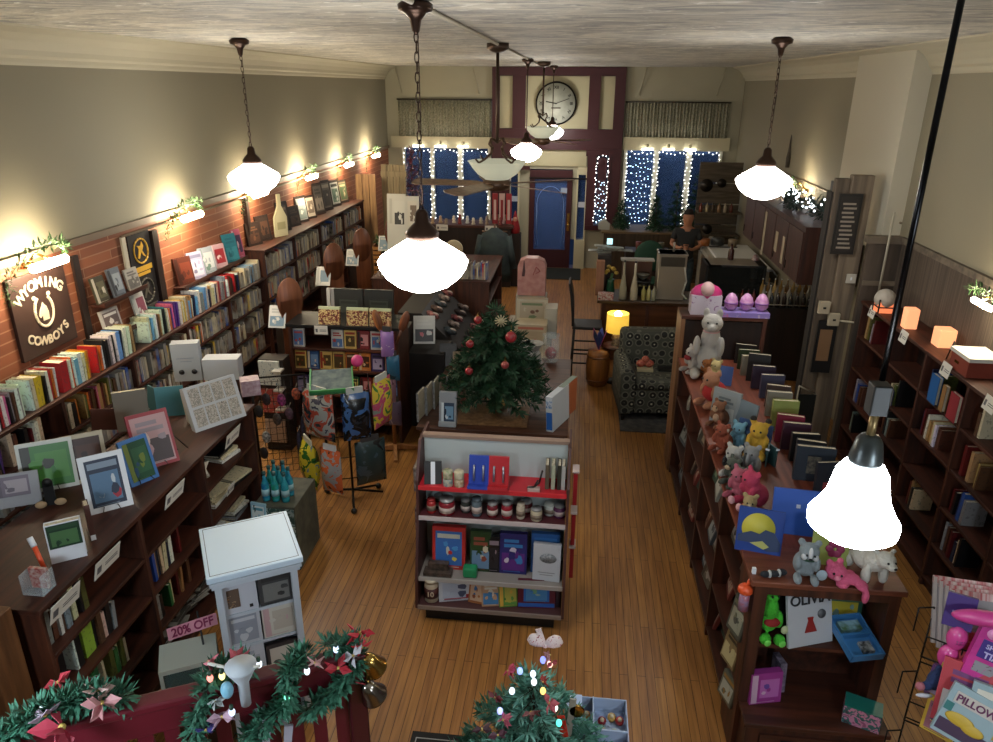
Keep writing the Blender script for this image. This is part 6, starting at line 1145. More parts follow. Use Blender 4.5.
tag(MB().cyl((3.14, 7.86, 1.9), (3.14, 7.86, 2.75), .012).build('conduit', mat('a8a290', .5)), 'thin white vertical conduit on the dark wainscot', 'conduit')
e = empty('leaning_panel', (2.55, 7.7, 0), 'thin metal edged panel leaning at the foot of the partition', 'panel'); MB().tube([(-.1, 0, .0), (-.1, 0, .9), (.1, .05, .8), (.12, .05, 0)], .01).build('metal_edge', mat('8a8474', .4, .5), e); MB().box((-.09, .01, .02), (.1, .02, .8)).build('dark_pane', mat('1c2020', .3), e)

# ------------------------------------------------------------------ RIGHT LONG BOOKCASE
RI = bookcase('long waist high double-sided bookcase on the right, plush toys along its top', 1.10, 1.92, 3.95, 7.28, (.09, .48, .90), 1.31, (3.96, 4.7, 5.55, 6.4, 7.27), (1, -1), m=wood('7c3e2a', '5a2a1c', .5, (1, .06, 1)))
TU = empty('tall_shelf_end', (1.50, 7.48, 0), 'taller dark shelf unit closing the far end of the right bookcase', 'shelf unit')
MB().box((-.42, -.17, 0), (-.38, .17, 1.72)).build('side_panel', wood('8a6444', '6a4a30', .5), TU); MB().box((.38, -.17, 0), (.42, .17, 1.72)).build('side_panel', WOODV, TU); MB().box((-.38, -.15, .02), (.38, -.12, 1.70)).build('front_board', DARKW, TU); MB().box((-.42, -.17, 1.72), (.42, .17, 1.75)).build('top', WOODX, TU)
# niche cabinet at the near end
nc = empty('niche_cabinet', (1.50, 3.75, 0), 'brown open fronted cabinet with plush toys on top, nearest on the right', 'cabinet')
MB().box((-.44, -.17, 1.28), (.40, .19, 1.315)).build('top', wood('74402c', '55291b', .5, (.06, 1, 1)), nc, bevel=.005)
for x, x2 in ((-.41, -.37), (.34, .375)): MB().box((x, -.14, 0), (x2, .18, 1.28)).build('side_panel', WOODV, nc)
MB().box((-.41, -.15, .40), (-.34, -.13, 1.28)).box((.32, -.15, .4), (.38, -.13, 1.28)).box((-.34, -.15, 1.22), (.32, -.13, 1.28)).build('face_frame', WOODV, nc)
MB().box((-.37, .16, 0), (.34, .18, 1.28)).build('back_panel', WOOD, nc); MB().box((-.37, -.14, .84), (.34, .16, .865)).build('shelf', WOODX, nc)
MB().box((-.40, -.32, .40), (.42, .16, .43)).build('lower_top', WOODX, nc, bevel=.004); MB().box((-.38, -.29, 0), (.40, -.14, .40)).build('drawer_case', WOODV, nc); dr = MB().box((-.30, -.305, .10), (.34, -.29, .34)).build('drawer', WOODX, nc)
for x in (-.14, .22): MB().box((x - .04, -.315, .26), (x + .04, -.305, .31)).build('drawer_pull', BLACK, dr)
# framed front edges of the left face: face-out books and magazines, in view from the aisle
RB = 'face-out books in the right bookcase facing the middle aisle'
fcs = [['4a3c34', '8a7a64', '2a201a'], ['5a5448', '98928a', '3a3028'], ['4a5058', '8a9090', '2a2c30'], ['6a4a3a', '9a7a60', '3a241a'], ['8a8c84', 'b0b0a4', '5a4a44'], ['3a4a3a', '7a8a70', '26302a'], ['7a3a34', 'a89080', '3a201c']]
k = 0
for z in (.901, .481, .091):
    zs = {.901: 'top', .481: 'middle', .091: 'bottom'}[z]; y = 4.02; j = 0
    while y < 7.1:
        w = random.choice((.18, .22, .27)); h = random.uniform(.28, .36)
        if random.random() < .96:
            j += 1; pm_ = MB().box((-w / 2, 0, 0), (w / 2, .025, h)); deco_mb(pm_, w, h, fcs[k % 7], 200 + k); o = tag(pm_.build('picture_book', [mat(q, .5) for q in fcs[k % 7]], None, (1.16 + random.uniform(0, .05), y + w / 2, z), (R(-16), 0, R(-90 + random.uniform(-14, 14)))), "picture book facing the aisle, %s shelf of the right bookcase, %s from its near end" % (zs, ordn(j)), 'picture book', RB); k += 1
            o.rotation_euler = Euler((R(-16), 0, R(-90 + random.uniform(-14, 10))), 'XYZ')
        y += w + random.uniform(.0, .02)
# books standing along the right edge of the top (seen end-on, slightly open)
rb = [(1.72, 7.18, 'black', .2, '1c1816'), (1.72, 7.02, 'dark green', .2, '2c3a24'), (1.72, 6.85, 'white', .2, '8a8678'), (1.74, 6.70, 'black', .27, '1c1a1a'), (1.75, 6.52, 'deep purple', .22, '2a2034'), (1.78, 6.3, 'slate blue', .22, '3a3c54'), (1.78, 6.1, 'brown', .2, '4a3c38'), (1.74, 5.9, 'silver grey', .22, '8a8a84'), (1.72, 5.62, 'pale green', .26, '8f9c54'),
      (1.70, 5.40, 'crimson', .23, '7a1c34'), (1.72, 5.28, 'maroon', .22, '3a1c2c'), (1.74, 5.1, 'black', .22, '1a1a1c'), (1.74, 4.98, 'charcoal', .22, '26262a'), (1.72, 4.80, 'large navy grey', .26, '262e38')]
for i, (x, y, cn, h, c) in enumerate(rb):
    e = upright('book', '%s book standing crosswise along the right bookcase top edge, %s from far end' % (cn, ordn(i + 1)), 'book', (x, y, 1.311), .26 if i > 12 else .2, h, .045, -12 + 6 * (i % 3), 3, mat(c, .45), 'books standing along the right edge of the long bookcase')
    if i == 13: MB().box((-.05, -.003, .06), (.04, 0, .19)).build('label', mat('7a7668', .5, noise=(30, '3a3a3c')), e)
upright('book', 'black and red cornered book behind the bright lamp', 'book', (1.78, 4.62, 1.311), .2, .24, .03, 10, 5, mat('20242c', .45), pic=(.5, .0, .4, mat('8a3a3c', .5)))
for i in range(2): upright('standing_card', 'white edged folded card standing in a V, %s half' % ['left', 'right'][i], 'card', (1.44 + .07 * i, 4.98, 1.311), .01, .15, .13, [-20, 22][i], 0, mat('2c4a4c', .5), pages=False, pic=(3, .9, 1.0, WHITE))
# face-out books on the top
def topbook(px, py, w, h, t, yaw, tilt, m, lab, **k):
    p = at(px, py, 1.311); return upright('book', lab, 'book', p, w, h, t, yaw, tilt, m, 'picture books on top of the long right bookcase', **k)
e = topbook(757, 553, .26, .27, .02, -12, 14, mat('1f3f8a', .35), 'blue picture book with a yellow moon and dark sloth shape')
MB().lathe([(.095, -.001), (.095, .001)], n=28, M=Matrix.Translation((-.01, -.003, .15)) @ Mx).build('moon', mat('b8b040', .5), e)
MB().prism([(-.12, .10), (-.05, .13), (.0, .12), (.03, .15), (.08, .14), (.12, .08), (.12, .03), (.05, .02), (-.02, .06), (-.12, .06)], -.008, -.004).build('sloth_shape', mat('2a3a5c', .5), e); MB().prism([(-.05, .06), (.02, .08), (.06, .05), (.03, .03)], -.010, -.008).build('face_patch', mat('a8a860', .5), e)
topbook(795, 535, .30, .29, .02, -6, 12, mat('2a55b0', .35), 'large plain blue picture book behind the moon book', pic=(.08, .6, .68, mat('b8c4d8')))
e = topbook(828, 566, .20, .22, .02, -6, 10, mat('8f9a50', .4), 'pale green picture book with a red flower shape under the bright lamp'); 
mb = MB()
for a in range(0, 360, 60): mb.sph((.025 + .03 * math.cos(R(a)), -.004, .11 + .032 * math.sin(R(a))), (.024, .004, .024), 8, 5)
mb.build('flower_shape', mat('8a2c54', .5), e)
topbook(722, 425, .24, .30, .025, -38, 6, mat('8a9294', .45), 'silver grey picture book standing open on the long bookcase', pic=(.8, .1, .9, art(['8a9090', 'a8aca8', '5a6468'], 7, 3)))
topbook(740, 432, .22, .26, .02, -50, 8, mat('6a7a84', .45), 'pale back cover of the open silver grey book')
topbook(750, 452, .26, .24, .02, -35, 10, mat('26406a', .4), 'navy and teal open picture book right of the silver one', pic=(.7, .1, .9, art(['26406a', '3a5a8a', '1c3050'], 6, 2)))
topbook(722, 385, .16, .18, .02, -20, 10, mat('3a5a9a', .4), 'small blue and pink book beside the large white plush')
# plush toys: soft bodies fused by a voxel remesh
def plush(name, lab, loc, parts, col, eyes, rz=0, s=1, extra=(), eye_r=.007, tilt=0, cat='plush toy', vox=.008):
    e = empty(name, loc, lab, cat, 'plush toys on and in the right bookcase'); e.rotation_euler = Euler((R(tilt), 0, R(rz)), 'XYZ'); e.scale = (s, s, s)
    mb = MB()
    for c, r in parts: mb.sph(c, r, 14, 9)
    o = mb.build('body', mat(col, .9, noise=(25, col), bump=(120, .5)), e); rm = o.modifiers.new('r', 'REMESH'); rm.mode = 'VOXEL'; rm.voxel_size = vox; rm.use_smooth_shade = True
    if eyes:
        mb = MB()
        for c in eyes: mb.sph(c, eye_r, 8, 6)
        mb.build('eyes', BLACK, e)
    for n, c, r, cc in extra: MB().sph(c, r, 12, 8).build(n, mat(cc, .85), e)
    return e
def quad(hx=0):   # sitting animal facing -Y
    return [((0, .03, .07), (.065, .07, .075)), ((0, 0, .12), (.05, .05, .06)), ((hx, -.03, .19), (.055, .055, .05)), ((-.045, -.07, .03), (.024, .05, .024)), ((.045, -.07, .03), (.024, .05, .024)), ((-.05, -.03, .11), (.02, .035, .045)), ((.05, -.03, .11), (.02, .035, .045)), ((hx - .045, -.01, .235), (.02, .012, .022)), ((hx + .045, -.01, .235), (.02, .012, .022))]
B = 1.311
def pp(px, py, z=1.33): return at(px, py, z)
def sit(p): return (p.x, p.y, 1.312)
plush('plush_bear', 'white plush polar bear standing at the right corner of the niche cabinet top', (1.72, 3.72, 1.316), [((0, .03, .10), (.075, .10, .07)), ((-.055, -.07, .05), (.026, .03, .06)), ((.05, -.07, .05), (.026, .03, .06)), ((-.055, .10, .045), (.03, .035, .05)), ((.055, .10, .045), (.03, .035, .05)), ((.03, -.09, .16), (.055, .055, .048)), ((.035, -.145, .15), (.028, .03, .022)), ((-.02, -.06, .205), (.018, .01, .017)), ((.08, -.07, .2), (.018, .01, .017)), ((.0, -.04, .12), (.06, .06, .06))], 'b8b6ae', [(.012, -.14, .172), (.055, -.14, .17)], rz=12, extra=(('nose', (.035, -.175, .158), (.009, .006, .007), '1c1818'), ('collar', (.02, -.065, .135), (.05, .05, .012), '4a4448')))
plush('plush_raccoon', 'grey and white striped-tail plush sitting at the cabinet top front', (1.36, 3.66, 1.316), quad(), '7f8a90', [(-.02, -.085, .195), (.02, -.085, .195)], rz=-8, extra=(('face_stripe', (0, -.075, .20), (.012, .02, .04), 'c8ccd0'), ('nose', (0, -.092, .175), (.010, .008, .008), '14161a'), ('cheek', (-.03, -.068, .175), (.016, .018, .02), 'b8bcc0'), ('cheek', (.03, -.068, .175), (.016, .018, .02), 'b8bcc0'), ('green_scarf', (0, -.035, .15), (.045, .04, .014), '2c4a3a')))
tl = plush('plush_tail', 'black and white ringed plush tail lying on the cabinet edge', (1.14, 3.63, 1.335), [((0, 0, 0), (.03, .02, .02)), ((.05, .01, 0), (.035, .022, .02)), ((.10, .03, 0), (.03, .02, .02))], '20242a', None, rz=0, extra=(('white_ring', (.025, .005, 0), (.012, .023, .023), 'b0b4b4'), ('white_ring', (.08, .02, 0), (.012, .023, .023), 'b0b4b4')))
plush('plush_pig', 'bright pink plush sprawled over the cabinet top front edge', (1.52, 3.64, 1.33), [((0, 0, .05), (.06, .055, .05)), ((.075, -.02, .03), (.055, .045, .032)), ((.13, -.05, .015), (.035, .05, .022)), ((.15, -.085, -.03), (.02, .022, .045)), ((.03, -.06, .01), (.035, .03, .02)), ((.09, .05, .01), (.03, .04, .02)), ((-.04, .0, .1), (.02, .012, .025)), ((.02, .03, .1), (.02, .012, .025))], 'c8587c', [(-.02, -.052, .065), (.02, -.055, .06)], rz=-8, extra=(('snout', (0, -.06, .045), (.018, .012, .014), 'd8809a'), ('paper_tag', (-.075, -.03, .03), (.03, .004, .035), '9aaab4')))
plush('plush_frog', 'lime green plush frog sitting inside the niche, red scarf', (1.21, 3.66, .867), [((0, 0, .22), (.045, .05, .07)), ((0, 0, .12), (.05, .05, .06)), ((0, .0, .30), (.04, .04, .03)), ((-.04, -.06, .05), (.035, .03, .035)), ((.05, -.06, .03), (.035, .035, .035)), ((.055, -.01, .14), (.02, .04, .06))], '3fae2c', [(-.02, -.035, .32), (.02, -.035, .32)], rz=15, extra=(('red_scarf', (.005, -.03, .14), (.05, .035, .025), '8a2020'), ('foot_pad', (-.04, -.092, .045), (.022, .008, .022), '6ac850'), ('foot_pad', (.05, -.097, .03), (.022, .008, .022), '6ac850'), ('printed_hand', (.075, -.06, .10), (.025, .015, .028), 'b0b890')))
# large white plush at the far end
plush('plush_unicorn', 'large white plush sitting tall at the far end of the long bookcase', (1.30, 6.85, 1.312), [((0, 0, .16), (.12, .12, .16)), ((0, 0, .36), (.09, .09, .14)), ((0, -.02, .52), (.10, .10, .09)), ((-.11, -.14, .05), (.05, .12, .05)), ((.09, -.14, .05), (.05, .12, .05)), ((-.12, -.06, .30), (.035, .05, .10)), ((.10, -.05, .3), (.035, .05, .10)), ((-.06, -.0, .61), (.03, .02, .05)), ((.06, 0, .61), (.03, .02, .05)), ((0, -.10, .5), (.05, .05, .04))], 'a8a6a2', [(-.04, -.11, .545), (.04, -.11, .545)], rz=-10, extra=(('pink_ribbon', (0, -.01, .44), (.082, .082, .012), 'b89090'),), eye_r=.01)
toys = [(693, 368, 'plush_dog', 'white plush dog face with a dark red ball nose end, at the left rim', 'a8a29c', -60, 1.1, (('red_patch', (.0, -.07, .15), (.035, .03, .025), '7a1c24'),)),
        (707, 374, 'plush_bear', 'small orange brown plush lying beside the white dog plush', '9a6034', -50, .8, ()),
        (716, 378, 'plush_bear', 'pale yellow plush behind the red one', 'b0a070', -40, .9, ()),
        (712, 400, 'plush_bear', 'red shirted plush bear leaning on the left rim', 'a8765a', -55, 1.35, (('red_shirt', (0, .01, .10), (.075, .08, .07), '9a1f22'),)),
        (719, 422, 'plush_monkey', 'brown plush monkey below the open silver book', '7a5038', -50, .95, (('face_patch', (0, -.075, .185), (.03, .02, .028), 'a88a6a'), ('tummy', (0, -.035, .09), (.035, .04, .04), 'a88a70'))),
        (722, 446, 'plush_bear', 'russet headed plush with a cream ear band', '8a4632', -45, .95, (('cream_band', (0, -.02, .2), (.062, .03, .03), 'a89a8a'),)),
        (738, 443, 'plush_bird', 'pale blue plush with a round back', '6a9ab0', -30, .9, ()),
        (757, 450, 'plush_cat', 'yellow plush animal with dark ears right of the blue one', 'c09a34', -25, 1.2, (('dark_ear', (-.045, -.01, .25), (.02, .012, .02), '1c1a18'), ('dark_ear', (.045, -.01, .25), (.02, .012, .02), '1c1a18'))),
        (733, 470, 'plush_panda', 'white and black plush in the middle of the toy row', 'a8a8a4', -35, 1.0, (('black_arm', (-.05, -.03, .11), (.022, .036, .046), '16181c'), ('black_arm', (.05, -.03, .11), (.022, .036, .046), '16181c'))),
        (750, 470, 'plush_elephant', 'grey white plush elephant beside the yellow plush', '8a8c8c', -30, 1.0, (('trunk', (0, -.10, .16), (.015, .02, .05), '8a8c8c'),)),
        (721, 480, 'plush_dog', 'dark green grey plush dog at the left rim', '4a5048', -60, .9, (('muzzle', (0, -.085, .175), (.025, .02, .018), 'a8947a'),)),
        (741, 487, 'plush_mouse', 'small grey plush with a cream paper tag', '5c665e', -30, .8, (('paper_tag', (.03, -.09, .12), (.045, .004, .035), 'b0a888'),)),
        (732, 492, 'plush_pig', 'round dusty pink plush at the left rim', 'a85a6c', -50, .95, ()),
        (752, 500, 'plush_flamingo', 'deep pink plush lying toward the left rim', 'b03a58', -70, 1.1, (('pale_foot', (-.045, -.11, .03), (.026, .02, .026), 'c89ca4'), ('pale_foot', (.045, -.11, .03), (.026, .02, .026), 'c89ca4'))),
        (748, 516, 'plush_bear', 'pale tan plush bear just behind the moon book', 'a8946a', -15, .8, (('snout', (0, -.082, .18), (.02, .015, .015), 'b8a888'),))]
for px, py, nm, lb, c, rz, s, ex in toys:
    p = pp(px, py, 1.312 + .04 * s); plush(nm, lb, (max(1.16, p.x), p.y, 1.312), quad(), c, [(-.02, -.083, .2), (.02, -.083, .2)], rz=rz, s=s, extra=ex, vox=.009)
# pink toys at far top
e = empty('pink_toy_box', (1.32, 7.45, 1.751), 'magenta and white domed toy box standing at the far left of the shelf end', 'toy'); MB().box((-.15, -.08, 0), (.15, .08, .2)).build('carton', art(['9a8aa8', 'b8b0c0', '8a6a90'], 9, 3), e); MB().sph((0, 0, .2), (.16, .085, .11)).build('magenta_dome', mat('b02c6c', .4), e); MB().sph((0, -.05, .26), (.07, .06, .08)).build('pale_head', mat('c0a0a0', .6), e)
e = empty('display_tray', (1.72, 7.42, 1.751), 'pink printed counter tray holding three purple toy eggs', 'tray'); MB().box((-.24, -.10, 0), (.22, .12, .05)).build('tray', art(['a86a98', '8a7ac0', 'b8a8c8'], 12, 5), e)
for i in range(3):
    e = empty('toy_egg', (1.57 + i * .15, 7.42, 1.802), 'purple pink toy egg, %s of the three on the tray' % ['left', 'middle', 'right'][i], 'toy', 'toy eggs on the tray'); MB().lathe([(.03, 0), (.062, .04), (.068, .08), (.055, .13), (.03, .165), (.001, .18)], n=20).build('egg', mat('b070b0', .35, noise=(22, 'c89ac0')), e); MB().lathe([(.069, .07), (.069, .09)], n=20).build('band', mat('8a5aa0', .3), e)
# niche contents
e = upright('book', 'white picture book titled OLIVIA standing slanted in the niche', 'book', (1.46, 3.63, .867), .29, .33, .02, 20, 16, mat('b0b4ba', .4), title='OLIVIA', tcol=mat('26282c', .5), tsz=.085, tz=.84)
MB().prism([(-.04, .08), (.04, .08), (.015, .15), (.02, .17), (-.02, .17), (-.015, .15)], -.005, -.001).build('red_dress_shape', mat('8a2420', .5), e); MB().lathe([(.028, -.001), (.028, .001)], n=20, M=Matrix.Translation((.075, -.003, .18)) @ Mx).build('round_seal', mat('5a5c60', .5), e)
upright('book', 'dark spined book standing behind the white titled book', 'book', (1.33, 3.80, .867), .03, .30, .1, 5, 4, mat('16181c', .5))
upright('book', 'colourful small book behind the blue tray in the niche', 'book', (1.70, 3.86, .867), .22, .2, .02, 0, 6, art(['3a6a5a', 'c8b840', '8aa8a0', '2c4450'], 15, 3), pages=False)
e = empty('blue_tray_box', (1.70, 3.68, .867), 'light blue divided box with a panda picture leaning in the niche', 'box'); BL = mat('3f7ab0', .4)
MB().box((-.10, -.16, 0), (.10, .12, .01)).box((-.10, -.16, .01), (.10, -.15, .05)).box((-.10, .11, .01), (.10, .12, .05)).box((-.10, -.16, .01), (-.09, .12, .05)).box((.09, -.16, .01), (.10, .12, .05)).box((-.09, -.02, .01), (.09, -.01, .05)).build('tray', BL, e); MB().cb((.03, -.09, .02), (.07, .07, .02)).sph((.03, -.09, .03), (.025, .02, .012)).build('panda_print', mat('b0b4b4', .5, noise=(30, '1c1e20')), e); MB().cb((0, .05, .025), (.13, .06, .03)).build('green_packet', mat('4a6a4a', .5, noise=(20, '8ab0c0')), e)
e.rotation_euler = (R(14), 0, R(14)); e.location.z = .91
upright('game_box', 'pink and purple toy box on the lower ledge of the niche cabinet', 'toy', (1.25, 3.60, .431), .2, .21, .05, 14, 6, art(['9a3a8a', 'b86ab0', '6a4a9a', 'c8a8c0'], 12, 6), pages=False)
upright('card_stack', 'pale card standing behind the pink toy box', 'card', (1.37, 3.70, .431), .04, .2, .12, 10, 6, mat('8a8090', .5, noise=(30, '4a4458')), pages=False)
e = empty('game_box', (1.78, 3.53, .431), 'teal topped small box with a pink side on the right of the ledge', 'box'); MB().box((-.10, -.06, 0), (.10, .06, .12)).build('carton', art(['8a4a6a', 'b87a94', '2c5a5a', '3a2c34'], 18, 5), e); MB().box((-.10, -.06, .12), (.10, .06, .123)).build('teal_lid', mat('1f6a60', .4), e); e.rotation_euler = (0, 0, R(-22))
e = empty('toy_bottle', (1.055, 3.66, 1.18), 'orange topped pink bubble bottle clipped at the cabinet corner', 'toy'); MB().cyl((0, 0, -.12), (0, 0, 0), .03).build('bottle_body', mat('a85a64', .3, noise=(30, '8a8ab0')), e); MB().sph((0, 0, .02), (.045, .045, .035)).cyl((0, 0, .03), (.02, 0, .10), .01).build('orange_cap', mat('d8542a', .35), e); MB().box((.02, -.01, .09), (.04, .01, .17)).build('white_clip', WHITE, e)
for i, (y, z, w, h, cs, s) in enumerate(((3.66, .78, .06, .3, ['4a4c44', '8a8c7c', '6a6a54'], 'upper'), (3.70, .52, .06, .3, ['7a6a4a', 'b0a880', '3a3428'], 'middle'), (3.64, .28, .06, .22, ['5a5c50', 'a0a49a', '8a6a34'], 'lower'))):
    upright('magazine', 'magazine in the wall pocket left of the niche cabinet, ' + s, 'magazine', (1.05, y + .12, z), .16, h * .8, .03, -72, 10, art(cs, 16, 110 + i), 'magazines in the side pocket', pages=False)

# ------------------------------------------------------------------ RIGHT WALL BOOKCASE
bookcase('tall dark bookcase along the right wall with glowing lanterns on top', 3.0, XR - .005, 3.2, 7.85, (.10, .42, .76, 1.10, 1.46), 1.83, (3.2, 4.0, 4.8, 5.55, 6.3, 7.05, 7.85), (-1,))
GR = 'books in the right wall bookcase'
for bay, (y0, y1) in enumerate(((4.85, 5.5), (5.6, 6.25), (6.35, 7.0), (7.1, 7.8))):
    for z in (1.461, 1.101, .761, .421):
        zs = {1.461: 'top', 1.101: 'second', .761: 'third', .421: 'fourth'}[z]
        if (bay * 3 + int(z * 10)) % 5 == 0: continue
        M = Matrix.Translation((3.03, y1 - random.uniform(.02, .1), z)) @ Matrix.Rotation(R(180), 4, 'Z')
        row(M, random.uniform(.12, .34), PD + ',white,grey', "the right bookcase's %s shelf, %s bay" % (zs, ['near', 'second', 'third', 'far'][bay]), GR, (.18, .26), (.02, .045), .17, gap=.3)
LANT = mat((1, .42, .16), .5, es=2.6)
for i, (px, py) in enumerate(((886, 310), (912, 326), (947, 344))):
    p = at(px, py, 1.85); e = empty('glowing_lantern', (min(p.x, 3.2) - .03, p.y, 1.831), ['dark latticed pink lit lantern', 'tall pink glowing block lantern', 'square pink glowing block lantern'][i] + ' on the right wall bookcase', 'lantern', None)
    w = (.07, .055, .07)[i]; h = (.12, .19, .16)[i]; MB().box((-w, -w, 0), (w, w, h)).build('glowing_body', mat((.9, .33, .16) if i else (.8, .2, .08), .5, es=.35, noise=None), e, bevel=.01)
    if i == 0:
        mb = MB()
        for a in (-1, 1):
            for b in (-1, 1): mb.box((a * w - .006, b * w - .006, 0), (a * w + .006, b * w + .006, h + .02))
        mb.box((-w, -w - .008, h * .45), (w, -w, h * .55)).box((-w - .008, -w, h * .45), (-w, w, h * .55)); mb.build('lattice', BLACK, e)
e = empty('white_ball_lamp', (3.05, 7.45, 1.831), 'white round ball on the far end of the right wall bookcase', 'ornament'); MB().sph((0, 0, .13), .10, 20, 14).build('ball', mat('a8a298', .5), e); MB().cyl((0, 0, 0), (0, 0, .05), .04).build('stand', BLACK, e)
e = empty('white_topped_box', (3.13, 5.78, 1.831), 'red wooden box with a bright white lid on the right wall bookcase', 'box'); MB().box((-.12, -.14, 0), (.12, .14, .13)).build('box_body', mat('7a3426', .5), e); MB().box((-.13, -.16, .13), (.13, .16, .16)).build('lid', mat('c8c8c0', .4), e); MB().cb((-.122, .03, .07), (.01, .06, .02)).build('clasp', BRASS, e)
e = empty('small_easel', (3.06, 6.02, 1.831), 'small dark folding easel beside the white lidded box', 'easel'); MB().tube([(0, -.06, 0), (0, 0, .17), (0, .06, 0)], .006).tube([(0, 0, .17), (.06, 0, 0)], .006).build('legs', DARKW, e)
for i, (px, py) in enumerate(((873, 309), (904, 336), (947, 366), (992, 397))): 
    p = atx(px, py, 2.985); price_card((2.98, p.y, 1.80), 'white shelf card on the right wall bookcase edge, %s from the far end' % ordn(i + 1), -90, .15, .11, 10)
for i, (px, py, c, s, w, h) in enumerate(((937, 392, '1f5a98', 'bright blue', .14, .24), (947, 398, '8a6a40', 'tan', .06, .22), (962, 388, '8a2c34', 'dusty red', .14, .22), (890, 400, '3a3a6a', 'violet', .12, .16))):
    p = atx(px, py, 3.02); z = min((1.461, 1.101, 1.461, 1.101), key=lambda q: abs(q - (p.z - h / 2))); upright('book', '%s book facing out on the right wall bookcase' % s, 'book', (2.985, p.y, z), w, h, .03, -90, 0, mat(c, .5), 'face-out books on the right wall bookcase')

# ------------------------------------------------------------------ FOREGROUND: RED RAIL WITH GARLAND
RZ = 1.9; A = at(-12, 738, RZ); Bp = at(352, 652, RZ); dv = (Bp - A); L = Vector((dv.x, dv.y, 0)).length; ang = math.atan2(dv.y, dv.x)
rl = empty('stair_railing', (A.x, A.y, 0), 'dark red painted stair railing wrapped in garland in the front left corner', 'railing', rz=ang)
MB().box((-.5, -.03, RZ - .035), (L, .04, RZ)).build('cap_rail', REDRAIL, rl, bevel=.008); MB().box((-.5, -.018, RZ - .14), (L, .012, RZ - .035)).build('apron', REDRAIL, rl, bevel=.004)
MB().box((-.5, -.02, .62), (L, .015, .67)).build('bottom_rail', REDRAIL, rl)
n = int(L / .085)
for i in range(-5, n + 1): MB().box((i * .085, -.012, .67), (i * .085 + .05, .008, RZ - .14)).build('baluster', REDRAIL, rl)
MB().box((L - .03, -.045, 0), (L + .04, .045, RZ + .01)).build('end_post', mat('3a0c14', .35), rl, bevel=.008)
rl_m = Matrix.Translation((A.x, A.y, 0)) @ Matrix.Rotation(ang, 4, 'Z')
def rp(u, v, z): return rl_m @ Vector((u * L, v, z))
BRK = MB
for i, (u0, u1, pts, sd) in enumerate(((0, .30, [(-.05, -.04, RZ - .1), (.03, -.05, RZ + .02), (.14, .0, RZ + .06), (.24, .02, RZ + .06), (.34, .02, RZ + .02)], 1), (.4, .7, [(.50, -.05, RZ - .22), (.54, -.05, RZ - .05), (.58, 0, RZ + .04), (.63, .03, RZ + .04), (.69, .02, RZ + .03)], 2),
                           (0, 0, [(.66, -.04, RZ - .25), (.72, -.05, RZ - .17), (.79, -.06, RZ - .10), (.80, -.04, RZ + .02), (.86, .02, RZ + .03)], 3), (0, 0, [(.84, -.05, RZ - .18), (.93, -.05, RZ - .12), (1.0, -.04, RZ - .04), (1.02, 0, RZ + .02), (.92, .03, RZ + .04)], 4))):
    e = empty('garland', rp(*pts[0]), 'pine garland on the red railing, %s' % ['bushy piece at the left edge', 'centre swag', 'swag over the dark balusters', 'swag at the end post'][i], 'garland')
    q = [rp(*p_) - e.location for p_ in pts]; mb = MB(); wreath(mb, q, .07 if i == 0 else .045, 1500 if i == 0 else 800, sd, L=.05); mb.build('pine_sprays', mat('1f4a38', .65, noise=(25, '3f7a62')), e); MB().tube(q, .008).build('stem', mat('2a3a2c', .8), e)
def poinsettia(pos, c, lab, s=.05, seed=0, nm='leaf_ornament', petals=6):
    e = empty(nm, pos, lab, 'ornament', 'leaves and flowers in the railing garland'); rnd = random.Random(seed)
    for k in range(petals):
        M = Matrix.Rotation(rnd.random() * 6.28, 4, 'Z') @ Matrix.Rotation(R(60 * k), 4, 'X') @ Matrix.Rotation(R(rnd.uniform(20, 60)), 4, 'Y')
        mb = MB(); mb.add([(0, 0, 0), (s * .5, -s * .35, s * .12), (s * 1.1, 0, 0), (s * .5, s * .35, s * .12), (s * .5, 0, -s * .03)], [(0, 1, 4), (1, 2, 4), (2, 3, 4), (3, 0, 4)], 0, False, M); o = mb.build('petal', mat(c, .6), e); sd_ = o.modifiers.new('s', 'SOLIDIFY'); sd_.thickness = .002
    MB().sph((0, 0, 0), s * .14, 8, 6).build('centre', mat('b09a50', .5), e); return e
for i, (px, py, zz, c, s, lb) in enumerate(((62, 727, .04, 'a03044', .09, 'large rose red velvet leaf at the lower left of the railing'), (102, 703, .06, 'a8787a', .06, 'dusty pink curled leaf on the left garland'), (98, 690, .08, 'b89a94', .05, 'pale pink leaf above the curled one'), (58, 682, .08, 'b83a48', .045, 'small red flower with white leaves, upper left garland'), (45, 715, .08, '9a8a9a', .05, 'mauve grey leaf on the left garland'),
                            (209, 661, .08, 'b0606c', .045, 'pink flower on the centre swag'), (238, 659, .08, 'a84a54', .045, 'rose flower right of the pink one'), (222, 717, -.05, 'a88a9a', .05, 'pale mauve leaf hanging on the centre swag'), (206, 730, -.12, '2c2a6a', .045, 'dark blue ribbon piece on the centre swag'), (315, 663, .05, 'a88080', .035, 'small pink flower on the balustrade swag'),
                            (360, 633, .06, 'a81c2c', .06, 'bright red flower at the end post, upper'), (338, 668, .0, 'a02030', .05, 'bright red flower low at the end post'), (362, 647, .03, 'b82c34', .04, 'red flower beside the gold bell'), (353, 656, .03, 'b0b0b8', .045, 'white leaf at the end post'), (88, 686, .05, '5a1c24', .04, 'dark maroon flower in the left garland'), (215, 701, -.02, 'b8c0c0', .035, 'white leaf in the centre swag'))):
    poinsettia(at(px, py, RZ + zz), c, lb, s, i)
